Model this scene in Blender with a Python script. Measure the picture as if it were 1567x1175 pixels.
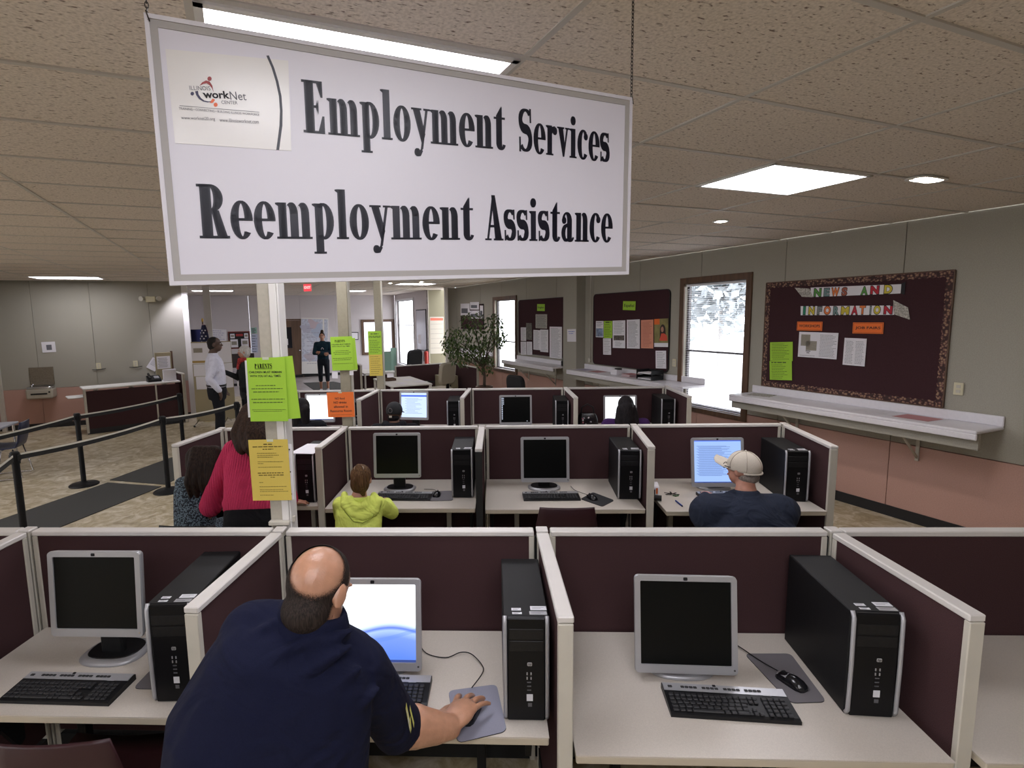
import bpy, bmesh, math, random
from mathutils import Vector, Matrix, Euler, Quaternion
random.seed(7)
PI = math.pi
R = math.radians
scn = bpy.context.scene
COL = scn.collection
for o in list(bpy.data.objects):
    bpy.data.objects.remove(o)

# ---------------------------------------------------------------- camera, world, exposure
CAM_H = 2.115
FPX, CX, CY = 837.0, 718.0, 587.5
PITCH, ROLL, YAWC = R(7.1), R(1.0), R(-2.6)
def _cam_rows():
    c, s = math.cos(PITCH), math.sin(PITCH)
    fwd = Vector((0, c, -s)); right = Vector((1, 0, 0)); down = Vector((0, -s, -c))
    cr, sr = math.cos(ROLL), math.sin(ROLL)
    r2 = cr*right + sr*down; d2 = -sr*right + cr*down
    rz = Matrix.Rotation(-YAWC, 3, 'Z')
    return [rz @ v for v in (r2, d2, fwd)]
CR, CD, CF = _cam_rows()
CPOS = Vector((0, 0, CAM_H))
cam_d = bpy.data.cameras.new('camera')
cam = bpy.data.objects.new('camera', cam_d)
COL.objects.link(cam)
cam_d.sensor_fit = 'HORIZONTAL'; cam_d.sensor_width = 36
cam_d.lens = FPX/1567*36
cam_d.shift_x = (783.5-CX)/1567
cam_d.clip_start = 0.02; cam_d.clip_end = 200
m3 = Matrix((CR, -CD, -CF)).transposed()
cam.matrix_world = Matrix.Translation(CPOS) @ m3.to_4x4()
scn.camera = cam
vs = scn.view_settings
vs.view_transform = 'Standard'; vs.look = 'None'; vs.gamma = 1; vs.use_curve_mapping = False
vs.exposure = 0.55

world = bpy.data.worlds.new('overcast_sky'); scn.world = world
world.use_nodes = True
wn = world.node_tree
wbg = wn.nodes['Background']
wbg.inputs[0].default_value = (0.93, 0.95, 1.0, 1)
wbg.inputs[1].default_value = 4.6
TROFFER = 9.0          # radiance of the fluorescent diffusers

# ---------------------------------------------------------------- pixel / plane helpers
BA = R(25.2)             # the building is turned against the cubicle rows
XB = Vector((math.cos(BA), math.sin(BA), 0)); YB = Vector((-math.sin(BA), math.cos(BA), 0)); ZZ = Vector((0, 0, 1))
CEIL = 2.95
def ray(x, y): return CR*((x-CX)/FPX) + CD*((y-CY)/FPX) + CF
def atz(x, y, z):
    d = ray(x, y); return CPOS + d*((z-CAM_H)/d.z)
def aty(x, y, Y):
    d = ray(x, y); return CPOS + d*(Y/d.y)
def atplane(x, y, n, off):
    d = ray(x, y); return CPOS + d*((off-CPOS.dot(n))/d.dot(n))
def atd(x, y, dist):
    return CPOS + ray(x, y)*dist
def bw(xb, yb, z): return XB*xb + YB*yb + ZZ*z      # building coordinates -> world
def tob(p): return (p.dot(XB), p.dot(YB), p.z)

# ---------------------------------------------------------------- materials
MATS = {}
def mat(name, color, rough=0.6, metal=0.0, noise=0.0, nscale=30.0, bump=0.0, bscale=200.0, emit=None, estr=1.0, spec=0.5, stretch=None, alpha=None, coord='Object', sub=0.0, trans=0.0, coat=0.0):
    if name in MATS: return MATS[name]
    m = bpy.data.materials.new(name); m.use_nodes = True
    nt = m.node_tree; b = nt.nodes['Principled BSDF']
    c = tuple(color)+(1,)
    b.inputs['Base Color'].default_value = c
    b.inputs['Roughness'].default_value = rough
    b.inputs['Metallic'].default_value = metal
    b.inputs['Specular IOR Level'].default_value = spec
    if coat: b.inputs['Coat Weight'].default_value = coat
    if sub:
        b.inputs['Subsurface Weight'].default_value = sub
        b.inputs['Subsurface Radius'].default_value = (.02, .008, .004)
    if noise or bump:
        tc = nt.nodes.new('ShaderNodeTexCoord')
        src = tc.outputs[coord]
        if stretch:
            mp = nt.nodes.new('ShaderNodeMapping'); mp.inputs['Scale'].default_value = stretch
            nt.links.new(src, mp.inputs['Vector']); src = mp.outputs[0]
        if noise:
            n = nt.nodes.new('ShaderNodeTexNoise'); n.inputs['Scale'].default_value = nscale; n.inputs['Detail'].default_value = 4
            nt.links.new(src, n.inputs['Vector'])
            r = nt.nodes.new('ShaderNodeValToRGB')
            r.color_ramp.elements[0].position = .3; r.color_ramp.elements[1].position = .7
            r.color_ramp.elements[0].color = tuple(v*(1-noise) for v in color)+(1,)
            r.color_ramp.elements[1].color = tuple(min(1, v*(1+noise)) for v in color)+(1,)
            nt.links.new(n.outputs['Fac'], r.inputs[0]); nt.links.new(r.outputs[0], b.inputs['Base Color'])
        if bump:
            n2 = nt.nodes.new('ShaderNodeTexNoise'); n2.inputs['Scale'].default_value = bscale; n2.inputs['Detail'].default_value = 3
            nt.links.new(src, n2.inputs['Vector'])
            bp = nt.nodes.new('ShaderNodeBump'); bp.inputs['Strength'].default_value = bump; bp.inputs['Distance'].default_value = .01
            nt.links.new(n2.outputs['Fac'], bp.inputs['Height']); nt.links.new(bp.outputs[0], b.inputs['Normal'])
    if emit is not None:
        b.inputs['Emission Color'].default_value = tuple(emit)+(1,)
        b.inputs['Emission Strength'].default_value = estr
    if trans: b.inputs['Transmission Weight'].default_value = trans
    MATS[name] = m
    return m
def glass_mat(name, tint=(1, 1, 1), refl=.08):
    m = bpy.data.materials.new(name); m.use_nodes = True; nt = m.node_tree
    nt.nodes.remove(nt.nodes['Principled BSDF'])
    t = nt.nodes.new('ShaderNodeBsdfTransparent'); t.inputs[0].default_value = tuple(tint)+(1,)
    g = nt.nodes.new('ShaderNodeBsdfGlossy'); g.inputs['Roughness'].default_value = .03
    mx = nt.nodes.new('ShaderNodeMixShader'); mx.inputs[0].default_value = refl
    nt.links.new(t.outputs[0], mx.inputs[1]); nt.links.new(g.outputs[0], mx.inputs[2])
    nt.links.new(mx.outputs[0], nt.nodes['Material Output'].inputs[0])
    return m

# ---------------------------------------------------------------- mesh builder
class MB:
    def __init__(s): s.v = []; s.f = []; s.sm = []; s.M = None
    def add(s, vs, fs, smooth=False):
        n = len(s.v)
        if s.M is not None: vs = [s.M @ Vector(v) for v in vs]
        s.v += [tuple(v) for v in vs]
        s.f += [tuple(i+n for i in f) for f in fs]
        s.sm += [smooth]*len(fs)
        return s
    def box(s, c, d, rz=0.0, rot=None, ch=0.0):
        x, y, z = d[0]/2, d[1]/2, d[2]/2
        rm = (rot if rot is not None else Matrix.Rotation(rz, 3, 'Z'))
        c = Vector(c)
        if ch <= 0:
            vs = [Vector((a*x, b*y, e*z)) for e in (-1, 1) for b in (-1, 1) for a in (-1, 1)]
            fs = [(0, 2, 3, 1), (4, 5, 7, 6), (0, 1, 5, 4), (2, 6, 7, 3), (0, 4, 6, 2), (1, 3, 7, 5)]
        else:
            ch = min(ch, x*.98, y*.98, z*.98)
            vs = []; idx = {}
            for e in (-1, 1):
                for b in (-1, 1):
                    for a in (-1, 1):
                        for k in range(3):
                            p = [a*(x-ch), b*(y-ch), e*(z-ch)]
                            p[k] = (a*x, b*y, e*z)[k]
                            idx[(a, b, e, k)] = len(vs); vs.append(Vector(p))
            fs = []
            for k in range(3):
                i, j = [(1, 2), (2, 0), (0, 1)][k]
                for sgn in (-1, 1):
                    q = []
                    for (u, w) in ((-1, -1), (1, -1), (1, 1), (-1, 1)):
                        t = [0, 0, 0]; t[k] = sgn; t[i] = u; t[j] = w
                        q.append(idx[(t[0], t[1], t[2], k)])
                    fs.append(tuple(q if sgn > 0 else q[::-1]))
            for k in range(3):           # edges along axis k
                i, j = [(1, 2), (2, 0), (0, 1)][k]
                for u in (-1, 1):
                    for w in (-1, 1):
                        def g(kk, sg):
                            t = [0, 0, 0]; t[k] = sg; t[i] = u; t[j] = w
                            return idx[(t[0], t[1], t[2], kk)]
                        q = (g(i, -1), g(i, 1), g(j, 1), g(j, -1))
                        fs.append(q if u*w < 0 else q[::-1])
            for e in (-1, 1):
                for b in (-1, 1):
                    for a in (-1, 1):
                        q = (idx[(a, b, e, 0)], idx[(a, b, e, 1)], idx[(a, b, e, 2)])
                        fs.append(q if a*b*e > 0 else q[::-1])
        return s.add([rm @ v + c for v in vs], fs)
    def cone(s, p0, p1, r0, r1=None, n=12, caps=True, smooth=True):
        r1 = r0 if r1 is None else r1
        p0 = Vector(p0); p1 = Vector(p1); d = (p1-p0)
        if d.length < 1e-9: return s
        q = d.normalized().to_track_quat('Z', 'Y')
        vs = []
        for p, r in ((p0, r0), (p1, r1)):
            for k in range(n):
                a = 2*PI*k/n
                vs.append(p + q @ Vector((r*math.cos(a), r*math.sin(a), 0)))
        fs = [(k, (k+1) % n, n+(k+1) % n, n+k) for k in range(n)]
        s.add(vs, fs, smooth)
        if caps:
            s.add(vs[:n], [tuple(range(n))[::-1]]); s.add(vs[n:], [tuple(range(n))])
        return s
    def tube(s, pts, r, n=8, closed=False):
        pts = [Vector(p) for p in pts]; m = len(pts); vs = []; fs = []
        up = None
        for i, p in enumerate(pts):
            a = pts[i-1] if (i > 0 or closed) else p
            b = pts[(i+1) % m] if (i < m-1 or closed) else p
            t = (b-a).normalized()
            if up is None:
                up = t.orthogonal().normalized()
            up = (up - t*up.dot(t))
            up = up.normalized() if up.length > 1e-6 else t.orthogonal().normalized()
            w = t.cross(up)
            rr = r[i] if isinstance(r, (list, tuple)) else r
            for k in range(n):
                an = 2*PI*k/n
                vs.append(p + (up*math.cos(an)+w*math.sin(an))*rr)
        for i in range(m if closed else m-1):
            j = (i+1) % m
            for k in range(n):
                fs.append((i*n+k, i*n+(k+1) % n, j*n+(k+1) % n, j*n+k))
        if not closed:
            fs.append(tuple(range(n))[::-1]); fs.append(tuple((m-1)*n+k for k in range(n)))
        return s.add(vs, fs, True)
    def ell(s, c, r, q=None, nu=16, nv=10, zmin=-1.0, zmax=1.0):
        c = Vector(c); vs = []; fs = []
        t0 = math.asin(max(-1, zmin)); t1 = math.asin(min(1, zmax))
        for j in range(nv+1):
            t = t0+(t1-t0)*j/nv
            for i in range(nu):
                a = 2*PI*i/nu
                p = Vector((r[0]*math.cos(t)*math.cos(a), r[1]*math.cos(t)*math.sin(a), r[2]*math.sin(t)))
                if q is not None: p = q @ p
                vs.append(c+p)
        for j in range(nv):
            for i in range(nu):
                fs.append((j*nu+i, j*nu+(i+1) % nu, (j+1)*nu+(i+1) % nu, (j+1)*nu+i))
        fs.append(tuple(range(nu))[::-1]); fs.append(tuple(nv*nu+k for k in range(nu)))
        return s.add(vs, fs, True)
    def loft(s, rings, closed_ends=True, smooth=True):
        n = len(rings[0]); vs = [v for r in rings for v in r]; fs = []
        for j in range(len(rings)-1):
            for k in range(n):
                fs.append((j*n+k, j*n+(k+1) % n, (j+1)*n+(k+1) % n, (j+1)*n+k))
        s.add(vs, fs, smooth)
        if closed_ends:
            s.add(rings[0], [tuple(range(n))[::-1]]); s.add(rings[-1], [tuple(range(n))])
        return s
    def prism(s, poly, z0, z1, smooth=False):
        n = len(poly)
        vs = [(p[0], p[1], z0) for p in poly]+[(p[0], p[1], z1) for p in poly]
        fs = [tuple(range(n))[::-1], tuple(n+k for k in range(n))]
        fs += [(k, (k+1) % n, n+(k+1) % n, n+k) for k in range(n)]
        return s.add(vs, fs, smooth)
    def quad(s, a, b, c, d): return s.add([a, b, c, d], [(0, 1, 2, 3)])
    def mesh(s, name):
        me = bpy.data.meshes.new(name)
        me.from_pydata(s.v, [], s.f)
        me.polygons.foreach_set('use_smooth', s.sm)
        me.update()
        return me
    def build(s, name, m, parent=None, label=None):
        return part(name, s.mesh(name), m, parent, label)
def part(name, me, m, parent=None, label=None):
    o = bpy.data.objects.new(name, me)
    if m is not None and not me.materials: me.materials.append(m)
    COL.objects.link(o)
    if parent is not None: o.parent = parent
    if label: o['label'] = label
    return o
def tag(o, label, cat, group=None):
    o['label'] = label; o['category'] = cat
    if group: o['group'] = group
    return o
def thing(name, label, cat, loc=(0, 0, 0), rz=0.0, group=None, rot=None):
    o = bpy.data.objects.new(name, None); COL.objects.link(o)
    o.empty_display_size = .1
    o.location = loc
    if rot is not None: o.rotation_euler = rot
    else: o.rotation_euler = (0, 0, rz)
    return tag(o, label, cat, group)
def struct(name, mb, m, rz=0.0, parent=None, loc=(0, 0, 0)):
    o = mb.build(name, m, parent)
    o.location = loc
    o.rotation_euler = (0, 0, rz)
    if parent is None: o['kind'] = 'structure'
    return o
def dup(root, loc, rz, label, group=None):
    r = root.copy(); COL.objects.link(r); r.location = loc; r.rotation_euler = (0, 0, rz); r['label'] = label
    if group: r['group'] = group
    for ch in list(root.children):
        c = ch.copy(); COL.objects.link(c); c.parent = r
        for g in list(ch.children):
            d = g.copy(); COL.objects.link(d); d.parent = c
    return r
def rrect(w, h, r, n=5):
    pts = []
    for cx, cy, a0 in ((w/2-r, h/2-r, 0), (-w/2+r, h/2-r, PI/2), (-w/2+r, -h/2+r, PI), (w/2-r, -h/2+r, 1.5*PI)):
        for k in range(n+1):
            a = a0+PI/2*k/n
            pts.append((cx+r*math.cos(a), cy+r*math.sin(a)))
    return pts
_TXT = {}
def text_mesh(txt, size=1.0, align='CENTER', bold=0.0, shear=0.0, ext=0.0004):
    key = (txt, size, align, bold, shear, ext)
    if key in _TXT: return _TXT[key]
    cu = bpy.data.curves.new('t', 'FONT'); cu.body = txt; cu.size = size; cu.align_x = align; cu.align_y = 'CENTER'
    cu.offset = bold; cu.shear = shear; cu.extrude = ext; cu.resolution_u = 3
    ob = bpy.data.objects.new('t', cu); COL.objects.link(ob)
    dg = bpy.context.evaluated_depsgraph_get()
    me = bpy.data.meshes.new_from_object(ob.evaluated_get(dg))
    bpy.data.objects.remove(ob)
    _TXT[key] = me
    return me
def text_part(name, txt, size, m, parent, loc, rot=None, align='CENTER', bold=0.0, sx=1.0, sy=1.0, shear=0.0):
    """flat print; local frame: x right, y up, z towards the reader"""
    me = text_mesh(txt, size, align, bold, shear).copy()
    me.materials.clear(); me.materials.append(m)
    o = bpy.data.objects.new(name, me); COL.objects.link(o); o.parent = parent
    o.location = loc; o.scale = (sx, sy, 1)
    if rot is not None: o.rotation_euler = rot
    return o
# ---------------------------------------------------------------- shared materials
M_fabric = mat('burgundy_panel_fabric', (.062, .032, .034), .95, noise=.35, nscale=420, bump=.25, bscale=900, spec=.1)
M_trim = mat('putty_trim', (.53, .50, .43), .45, noise=.04, nscale=8)
M_trimtop = mat('putty_top_cap', (.62, .59, .56), .38, noise=.04, nscale=8)
M_black = mat('black_gap', (.01, .01, .01), .8)
M_desk = mat('speckled_laminate', (.56, .51, .45), .38, noise=.06, nscale=260)
M_deskedge = mat('laminate_edge', (.50, .44, .34), .5)
M_blackpl = mat('black_plastic', (.009, .009, .010), .42, noise=.2, nscale=60, spec=.3)
M_blackgl = mat('gloss_black_plastic', (.008, .008, .01), .18)
M_blackmet = mat('black_painted_steel', (.008, .008, .009), .5, bump=.08, bscale=500, spec=.22)
M_silver = mat('silver_plastic', (.42, .42, .44), .35, metal=.35)
M_chrome = mat('chrome', (.6, .6, .62), .2, metal=1)
M_screen = mat('dark_screen', (.004, .0045, .0045), .28, spec=.16)
M_white = mat('white_paint', (.75, .73, .70), .5)
M_paper = mat('white_paper', (.78, .76, .80), .8)
M_ink = mat('black_ink', (.012, .012, .016), .7)
M_greyink = mat('grey_ink', (.13, .13, .15), .8)
M_green = mat('lime_paper', (.36, .62, .045), .75)
M_yellow = mat('yellow_paper', (.68, .52, .10), .8)
M_orange = mat('orange_paper', (.85, .18, .03), .75)
M_wall = mat('putty_vinyl_wall', (.36, .34, .285), .75, noise=.10, nscale=140, bump=.05, bscale=400)
M_wallfar = mat('pale_painted_wall', (.60, .56, .57), .8, noise=.05, nscale=60)
M_pink = mat('dusty_pink_wall', (.50, .30, .245), .75, noise=.08, nscale=120)
M_bbase = mat('black_rubber_base', (.012, .012, .014), .5)
M_wood = mat('brown_wood_frame', (.105, .055, .03), .5, noise=.3, nscale=20, stretch=(1, 1, .1))
M_ledge = mat('white_laminate_ledge', (.76, .74, .78), .3, noise=.03, nscale=40)
M_cork = mat('maroon_tack_fabric', (.055, .026, .030), .95, noise=.3, nscale=300, spec=.1)
M_diff = mat('fluorescent_diffuser', (.9, .9, .9), .5, emit=(.94, .93, 1.0), estr=TROFFER)
M_tfr = mat('troffer_frame', (.75, .74, .72), .5)
M_grid = mat('ceiling_grid', (.55, .52, .48), .55)

def tile_mat():
    m = bpy.data.materials.new('fissured_ceiling_tile'); m.use_nodes = True; nt = m.node_tree; b = nt.nodes['Principled BSDF']
    b.inputs['Roughness'].default_value = .95; b.inputs['Specular IOR Level'].default_value = .1
    tc = nt.nodes.new('ShaderNodeTexCoord'); oi = nt.nodes.new('ShaderNodeObjectInfo')
    ad = nt.nodes.new('ShaderNodeVectorMath'); ad.operation = 'ADD'
    ml = nt.nodes.new('ShaderNodeVectorMath'); ml.operation = 'SCALE'; ml.inputs['Scale'].default_value = 37.0
    cb = nt.nodes.new('ShaderNodeCombineXYZ')
    nt.links.new(oi.outputs['Random'], cb.inputs[0]); nt.links.new(oi.outputs['Random'], cb.inputs[1])
    nt.links.new(cb.outputs[0], ml.inputs[0])
    nt.links.new(tc.outputs['Object'], ad.inputs[0]); nt.links.new(ml.outputs[0], ad.inputs[1])
    mp = nt.nodes.new('ShaderNodeMapping'); mp.inputs['Rotation'].default_value = (0, 0, R(20)); mp.inputs['Scale'].default_value = (34, 92, 1)
    nt.links.new(ad.outputs[0], mp.inputs[0])
    n = nt.nodes.new('ShaderNodeTexNoise'); n.inputs['Scale'].default_value = 1.0; n.inputs['Detail'].default_value = 2.5
    nt.links.new(mp.outputs[0], n.inputs[0])
    r = nt.nodes.new('ShaderNodeValToRGB'); r.color_ramp.elements[0].position = .30; r.color_ramp.elements[1].position = .40
    r.color_ramp.elements[0].color = (.26, .20, .165, 1); r.color_ramp.elements[1].color = (.80, .72, .64, 1)
    nt.links.new(n.outputs['Fac'], r.inputs[0])
    n2 = nt.nodes.new('ShaderNodeTexNoise'); n2.inputs['Scale'].default_value = 90; n2.inputs['Detail'].default_value = 4
    nt.links.new(ad.outputs[0], n2.inputs[0])
    mx = nt.nodes.new('ShaderNodeMixRGB'); mx.blend_type = 'MULTIPLY'; mx.inputs[0].default_value = .5
    r2 = nt.nodes.new('ShaderNodeValToRGB'); r2.color_ramp.elements[0].position = .35; r2.color_ramp.elements[1].position = .6
    r2.color_ramp.elements[0].color = (.6, .58, .56, 1)
    nt.links.new(n2.outputs['Fac'], r2.inputs[0])
    nt.links.new(r.outputs[0], mx.inputs[1]); nt.links.new(r2.outputs[0], mx.inputs[2])
    nt.links.new(mx.outputs[0], b.inputs['Base Color'])
    bp = nt.nodes.new('ShaderNodeBump'); bp.inputs['Strength'].default_value = .5; bp.inputs['Distance'].default_value = .004
    nt.links.new(r.outputs[0], bp.inputs['Height']); nt.links.new(bp.outputs[0], b.inputs['Normal'])
    return m
M_tile = tile_mat()
def floor_mat():
    m = bpy.data.materials.new('mottled_sheet_vinyl'); m.use_nodes = True; nt = m.node_tree; b = nt.nodes['Principled BSDF']
    b.inputs['Roughness'].default_value = .42
    tc = nt.nodes.new('ShaderNodeTexCoord')
    n = nt.nodes.new('ShaderNodeTexNoise'); n.inputs['Scale'].default_value = 5.5; n.inputs['Detail'].default_value = 8; n.inputs['Roughness'].default_value = .65; n.inputs['Distortion'].default_value = 1.2
    nt.links.new(tc.outputs['Object'], n.inputs[0])
    r = nt.nodes.new('ShaderNodeValToRGB'); e = r.color_ramp.elements
    e[0].position = .3; e[0].color = (.24, .18, .095, 1); e[1].position = .68; e[1].color = (.66, .60, .49, 1)
    k = e.new(.48); k.color = (.42, .35, .22, 1)
    nt.links.new(n.outputs['Fac'], r.inputs[0]); nt.links.new(r.outputs[0], b.inputs['Base Color'])
    return m
M_floor = floor_mat()
M_floorfar = mat('grey_vinyl_floor', (.34, .31, .31), .35, noise=.2, nscale=6)

# ---------------------------------------------------------------- room shell (building coordinates, turned by BA)
XW, YA, YF = 6.042, 13.45, 20.7
mb = MB(); mb.box((-2.5, 5.5, -.05), (20, 22, .1)); floor = struct('floor', mb, M_floor, BA)
mb = MB(); mb.box((2.5, 18.6, -.049), (9, 4.4, .1)); o = mb.build('vestibule_floor', M_floorfar, floor)
def wallpanel(parent, c, d, m, name): 
    return MB().box(c, d, ch=.004).build(name, m, parent)
# right wall: panels between seams, openings for the windows
W1 = (5.17, 6.25, .75, 2.53)      # yb0, yb1, z0, z1
W2 = (11.58, 12.73, .78, 2.50)
wr = struct('wall_right', MB().box((XW+.11, 6.35, CEIL+.06), (.2, 18.2, .12)), M_wall, BA)
PZ = .775
seams = [-2.95, -1.68, -.42, .85, 2.11, 3.385, 4.655, 5.95, 7.231, 8.5, 9.78, 11.05, 12.33, 13.6, 15.4]
def wall_run(parent, a, b, z0, z1, m, name, axis='y', pos=XW, th=.1, holes=()):
    """one sheet from a to b, cut around the window holes"""
    segs = [(a, b, z0, z1)]
    for (h0, h1, hz0, hz1) in holes:
        out = []
        for (p, q, u, w) in segs:
            lo, hi = max(p, h0), min(q, h1)
            if hi <= lo or min(w, hz1) <= max(u, hz0): out.append((p, q, u, w)); continue
            if lo > p: out.append((p, lo, u, w))
            if hi < q: out.append((hi, q, u, w))
            if hz1 < w: out.append((lo, hi, hz1, w))
            if hz0 > u: out.append((lo, hi, u, hz0))
        segs = out
    mb = MB()
    for (p, q, u, w) in segs:
        if axis == 'y': mb.box((pos+th/2, (p+q)/2, (u+w)/2), (th, q-p, w-u))
        else: mb.box(((p+q)/2, pos+th/2, (u+w)/2), (q-p, th, w-u))
    return mb.build(name, m, parent)
g = .004
for i in range(len(seams)-1):
    a, b = seams[i]+g, seams[i+1]-g
    wall_run(wr, a, b, PZ+.004, CEIL, M_wall, 'wall_panel', holes=(W1, W2))
    wall_run(wr, a, b, 0, PZ-.004, M_pink, 'wainscot_panel', holes=(W1, W2))
M_seam = mat('wall_seam', (.05, .045, .04), .8)
o = wall_run(wr, -2.95, 15.4, 0, CEIL, M_seam, 'wall_backing', pos=XW+.1, th=.03, holes=(W1, W2))
struct('baseboard_right', MB().box((XW-.004, 6.1, .055), (.008, 18.2, .11)), M_bbase, BA)
# outdoors beyond the right wall
M_lot = mat('pale_parking_lot', (.55, .55, .56), .9, noise=.1, nscale=2)
struct('ground_outside', MB().box((27, 6, -.25), (40, 60, .1)), M_lot, BA)
# left wall (behind the service counter)
wa = struct('wall_left', MB().box((-4.2, YA+.1, CEIL+.06), (6.6, .2, .12)), M_wall, BA)
sa = [-6.4, -5.05, -3.77, -2.79, -1.743, -1.10]
for i in range(len(sa)-1):
    a, b = sa[i]+.003, sa[i+1]-.003
    wall_run(wa, a, b, PZ+.035, CEIL, M_wall, 'wall_panel', 'x', YA)
    wall_run(wa, a, b, 0, PZ+.03, M_pink, 'wainscot_panel', 'x', YA)
wall_run(wa, -6.4, -1.10, 0, CEIL, M_seam, 'wall_backing', 'x', YA+.1, .03)
MB().box((-1.05, YA+.07, CEIL/2), (.11, .16, CEIL)).build('end_trim', M_white, wa)
struct('baseboard_left', MB().box((-3.7, YA-.004, .05), (5.4, .008, .1)), M_bbase, BA)
# left side return with the corner the fountain stands beside
ws = struct('wall_side', MB().box((-4.47, 11.2, CEIL+.06), (.1, 4.5, .12)), M_wall, BA)
for (a, b) in ((11.9, 13.44), (9.0, 11.89)):
    wall_run(ws, a, b, PZ+.035, CEIL, M_wall, 'wall_panel', 'y', -4.5, -.1)
    wall_run(ws, a, b, 0, PZ+.03, M_pink, 'wainscot_panel', 'y', -4.5, -.1)
struct('trim_1', MB().box((-4.41, 13.40, CEIL/2), (.07, .07, CEIL)), M_trim, BA)
# vestibule: far wall, its left wall, right side with whiteboard and window
wf = struct('wall_far', MB().box((2.3, YF+.1, CEIL+.06), (8, .2, .12)), M_wallfar, BA)
WF = (4.33, 5.42, .80, 1.95)
for a, b in ((-1.9, .35), (.35, 1.40), (1.40, 2.06), (2.06, 3.3), (3.3, 5.57)):
    wall_run(wf, a+.002, b-.002, 0, CEIL, M_wallfar, 'wall_panel', 'x', YF, .1, holes=(WF, (1.40, 2.05, 0, 2.06)))
struct('baseboard_far', MB().box((1.9, YF-.005, .05), (7, .01, .1)), M_bbase, BA)
wv = struct('wall_vestibule', MB().box((-1.75, 17.1, CEIL/2), (.1, 7.2, CEIL)), M_wallfar, BA)
struct('trim_2', MB().box((-.70, 15.2, CEIL/2), (.16, .16, CEIL)), M_white, BA)
XV = 5.57
W3 = (18.25, 20.45, .35, 2.72)
wv2 = struct('wall_whiteboard', MB().box((XV+.06, 18.7, CEIL+.06), (.12, 4, .12)), M_wallfar, BA)
for a, b in ((16.7, 18.2), (18.2, 20.7)):
    wall_run(wv2, a+.002, b-.002, 0, CEIL, M_wallfar, 'wall_panel', 'y', XV, .1, holes=(W3,))
wy = struct('wall_return', MB().box((5.95, 16.76, CEIL+.06), (.9, .1, .12)), M_wall, BA)
M_cream = mat('cream_wall', (.21, .19, .125), .75, noise=.05, nscale=60)
wall_run(wy, 5.57, 6.3, 0, CEIL, M_cream, 'wall_panel', 'x', 16.7, .1)
MB().box((5.583, 16.69, CEIL/2), (.02, .018, CEIL)).build('corner_bead', M_trim, wy)
MB().box((5.93, 15.45, CEIL/2), (.36, .1, CEIL)).build('return_panel', M_wall, wy)
struct('trim_3', MB().box((5.655, 15.25, CEIL/2), (.085, .085, CEIL)), M_white, BA)
# pilaster on the right wall with a conduit beside it
pil = struct('trim_4', MB().box((XW-.10, 8.98, CEIL/2), (.20, .46, CEIL), ch=.006), M_wall, BA)
cnd = MB(); cnd.tube([(XW-.012, 8.57, CEIL), (XW-.012, 8.57, 1.28)], .011, 8); cnd.box((XW-.02, 8.57, 1.25), (.04, .06, .08), ch=.006)
o = cnd.build('conduit', M_trim); o.rotation_euler = (0, 0, BA)
tag(o, 'thin beige conduit running down the right wall beside the pilaster to a small box', 'conduit')
# back and left closing walls out of view keep the room a room; left openings are added for fill light
struct('wall_back', MB().box((-2.5, -3.0, CEIL/2), (18, .1, CEIL)), M_wall, BA)
wws = struct('wall_fill_openings', MB().box((-9.4, 3.5, CEIL-.16), (.1, 13.2, .32)), M_wall, BA)  # unseen wall, openings added so sky light reaches the ceiling
MB().box((-9.4, 3.5, .4), (.1, 13.2, .8)).build('wainscot_panel', M_pink, wws)
for yy in (-2.7, .3, 3.3, 6.3, 9.5): MB().box((-9.4, yy, 1.7), (.1, 1.2, 1.9)).build('wall_panel', M_wall, wws)
struct('ground_fill_bounce', MB().box((-30, 4, -.25), (40, 60, .1)), M_lot, BA)  # added pale ground out of view, bounces sky light up onto the ceiling
struct('wall_alcove', MB().box((-7.5, 9.05, CEIL/2), (6, .1, CEIL)), M_wall, BA)

# ---------------------------------------------------------------- ceiling: slab, tiles, grid runners
XL = [-9.3, -8.1, -6.95, -5.75, -4.57, -3.45, -2.34, -1.18, -.07, .92, 1.90, 2.86, 3.75, 4.75, XW]
YL = [-2.95]+[.445-.62*k for k in (4, 3, 2, 1)]+[.445, 1.065]
YL += [1.685+.615*k for k in range(0, 33)]
YL = [y for y in sorted(YL) if y < 20.7]+[20.7]
ceil = struct('ceiling', MB().box((-1.9, 8.9, CEIL+.16), (15.6, 24, .1)), M_seam, BA)
LIGHTS = {}
def cell(x, y):
    i = max(k for k in range(len(XL)) if XL[k] <= x); j = max(k for k in range(len(YL)) if YL[k] <= y)
    return i, j
for (x, y, kind) in ((.4, 1.9, 'main'), (3.3, 2.6, 'right'), (-2.9, 12.4, 'left'), (-.6, 17.6, 'hall'), (4.2, 13.6, 'far'),
                     (-6.3, 4.4, 'out'), (-4.0, .7, 'out'), (.4, -1.2, 'out'), (-6.3, 7.6, 'out'), (3.3, 17.6, 'out'), (-8.6, 2.4, 'out'), (-6.3, 1.2, 'out'), (-1.7, -2.0, 'out'), (.4, .1, 'out'), (-.9, -.4, 'out'), (-4.0, 5.6, 'out'), (-5.2, 8.7, 'out'), (.4, 4.4, 'mid'), (2.4, 5.0, 'mid'), (.4, 7.0, 'mid'), (2.4, 7.0, 'mid'), (1.4, 9.5, 'mid')):  # out and mid entries are added fill lights, most out of view
    LIGHTS[cell(x, y)] = kind
tiles = {}
def in_hall(x, y): return not (y > YA+.1 and x < -1.8) and not (x > XV+.3 and y > 16.8)
rest = MB(); cells = []
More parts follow.
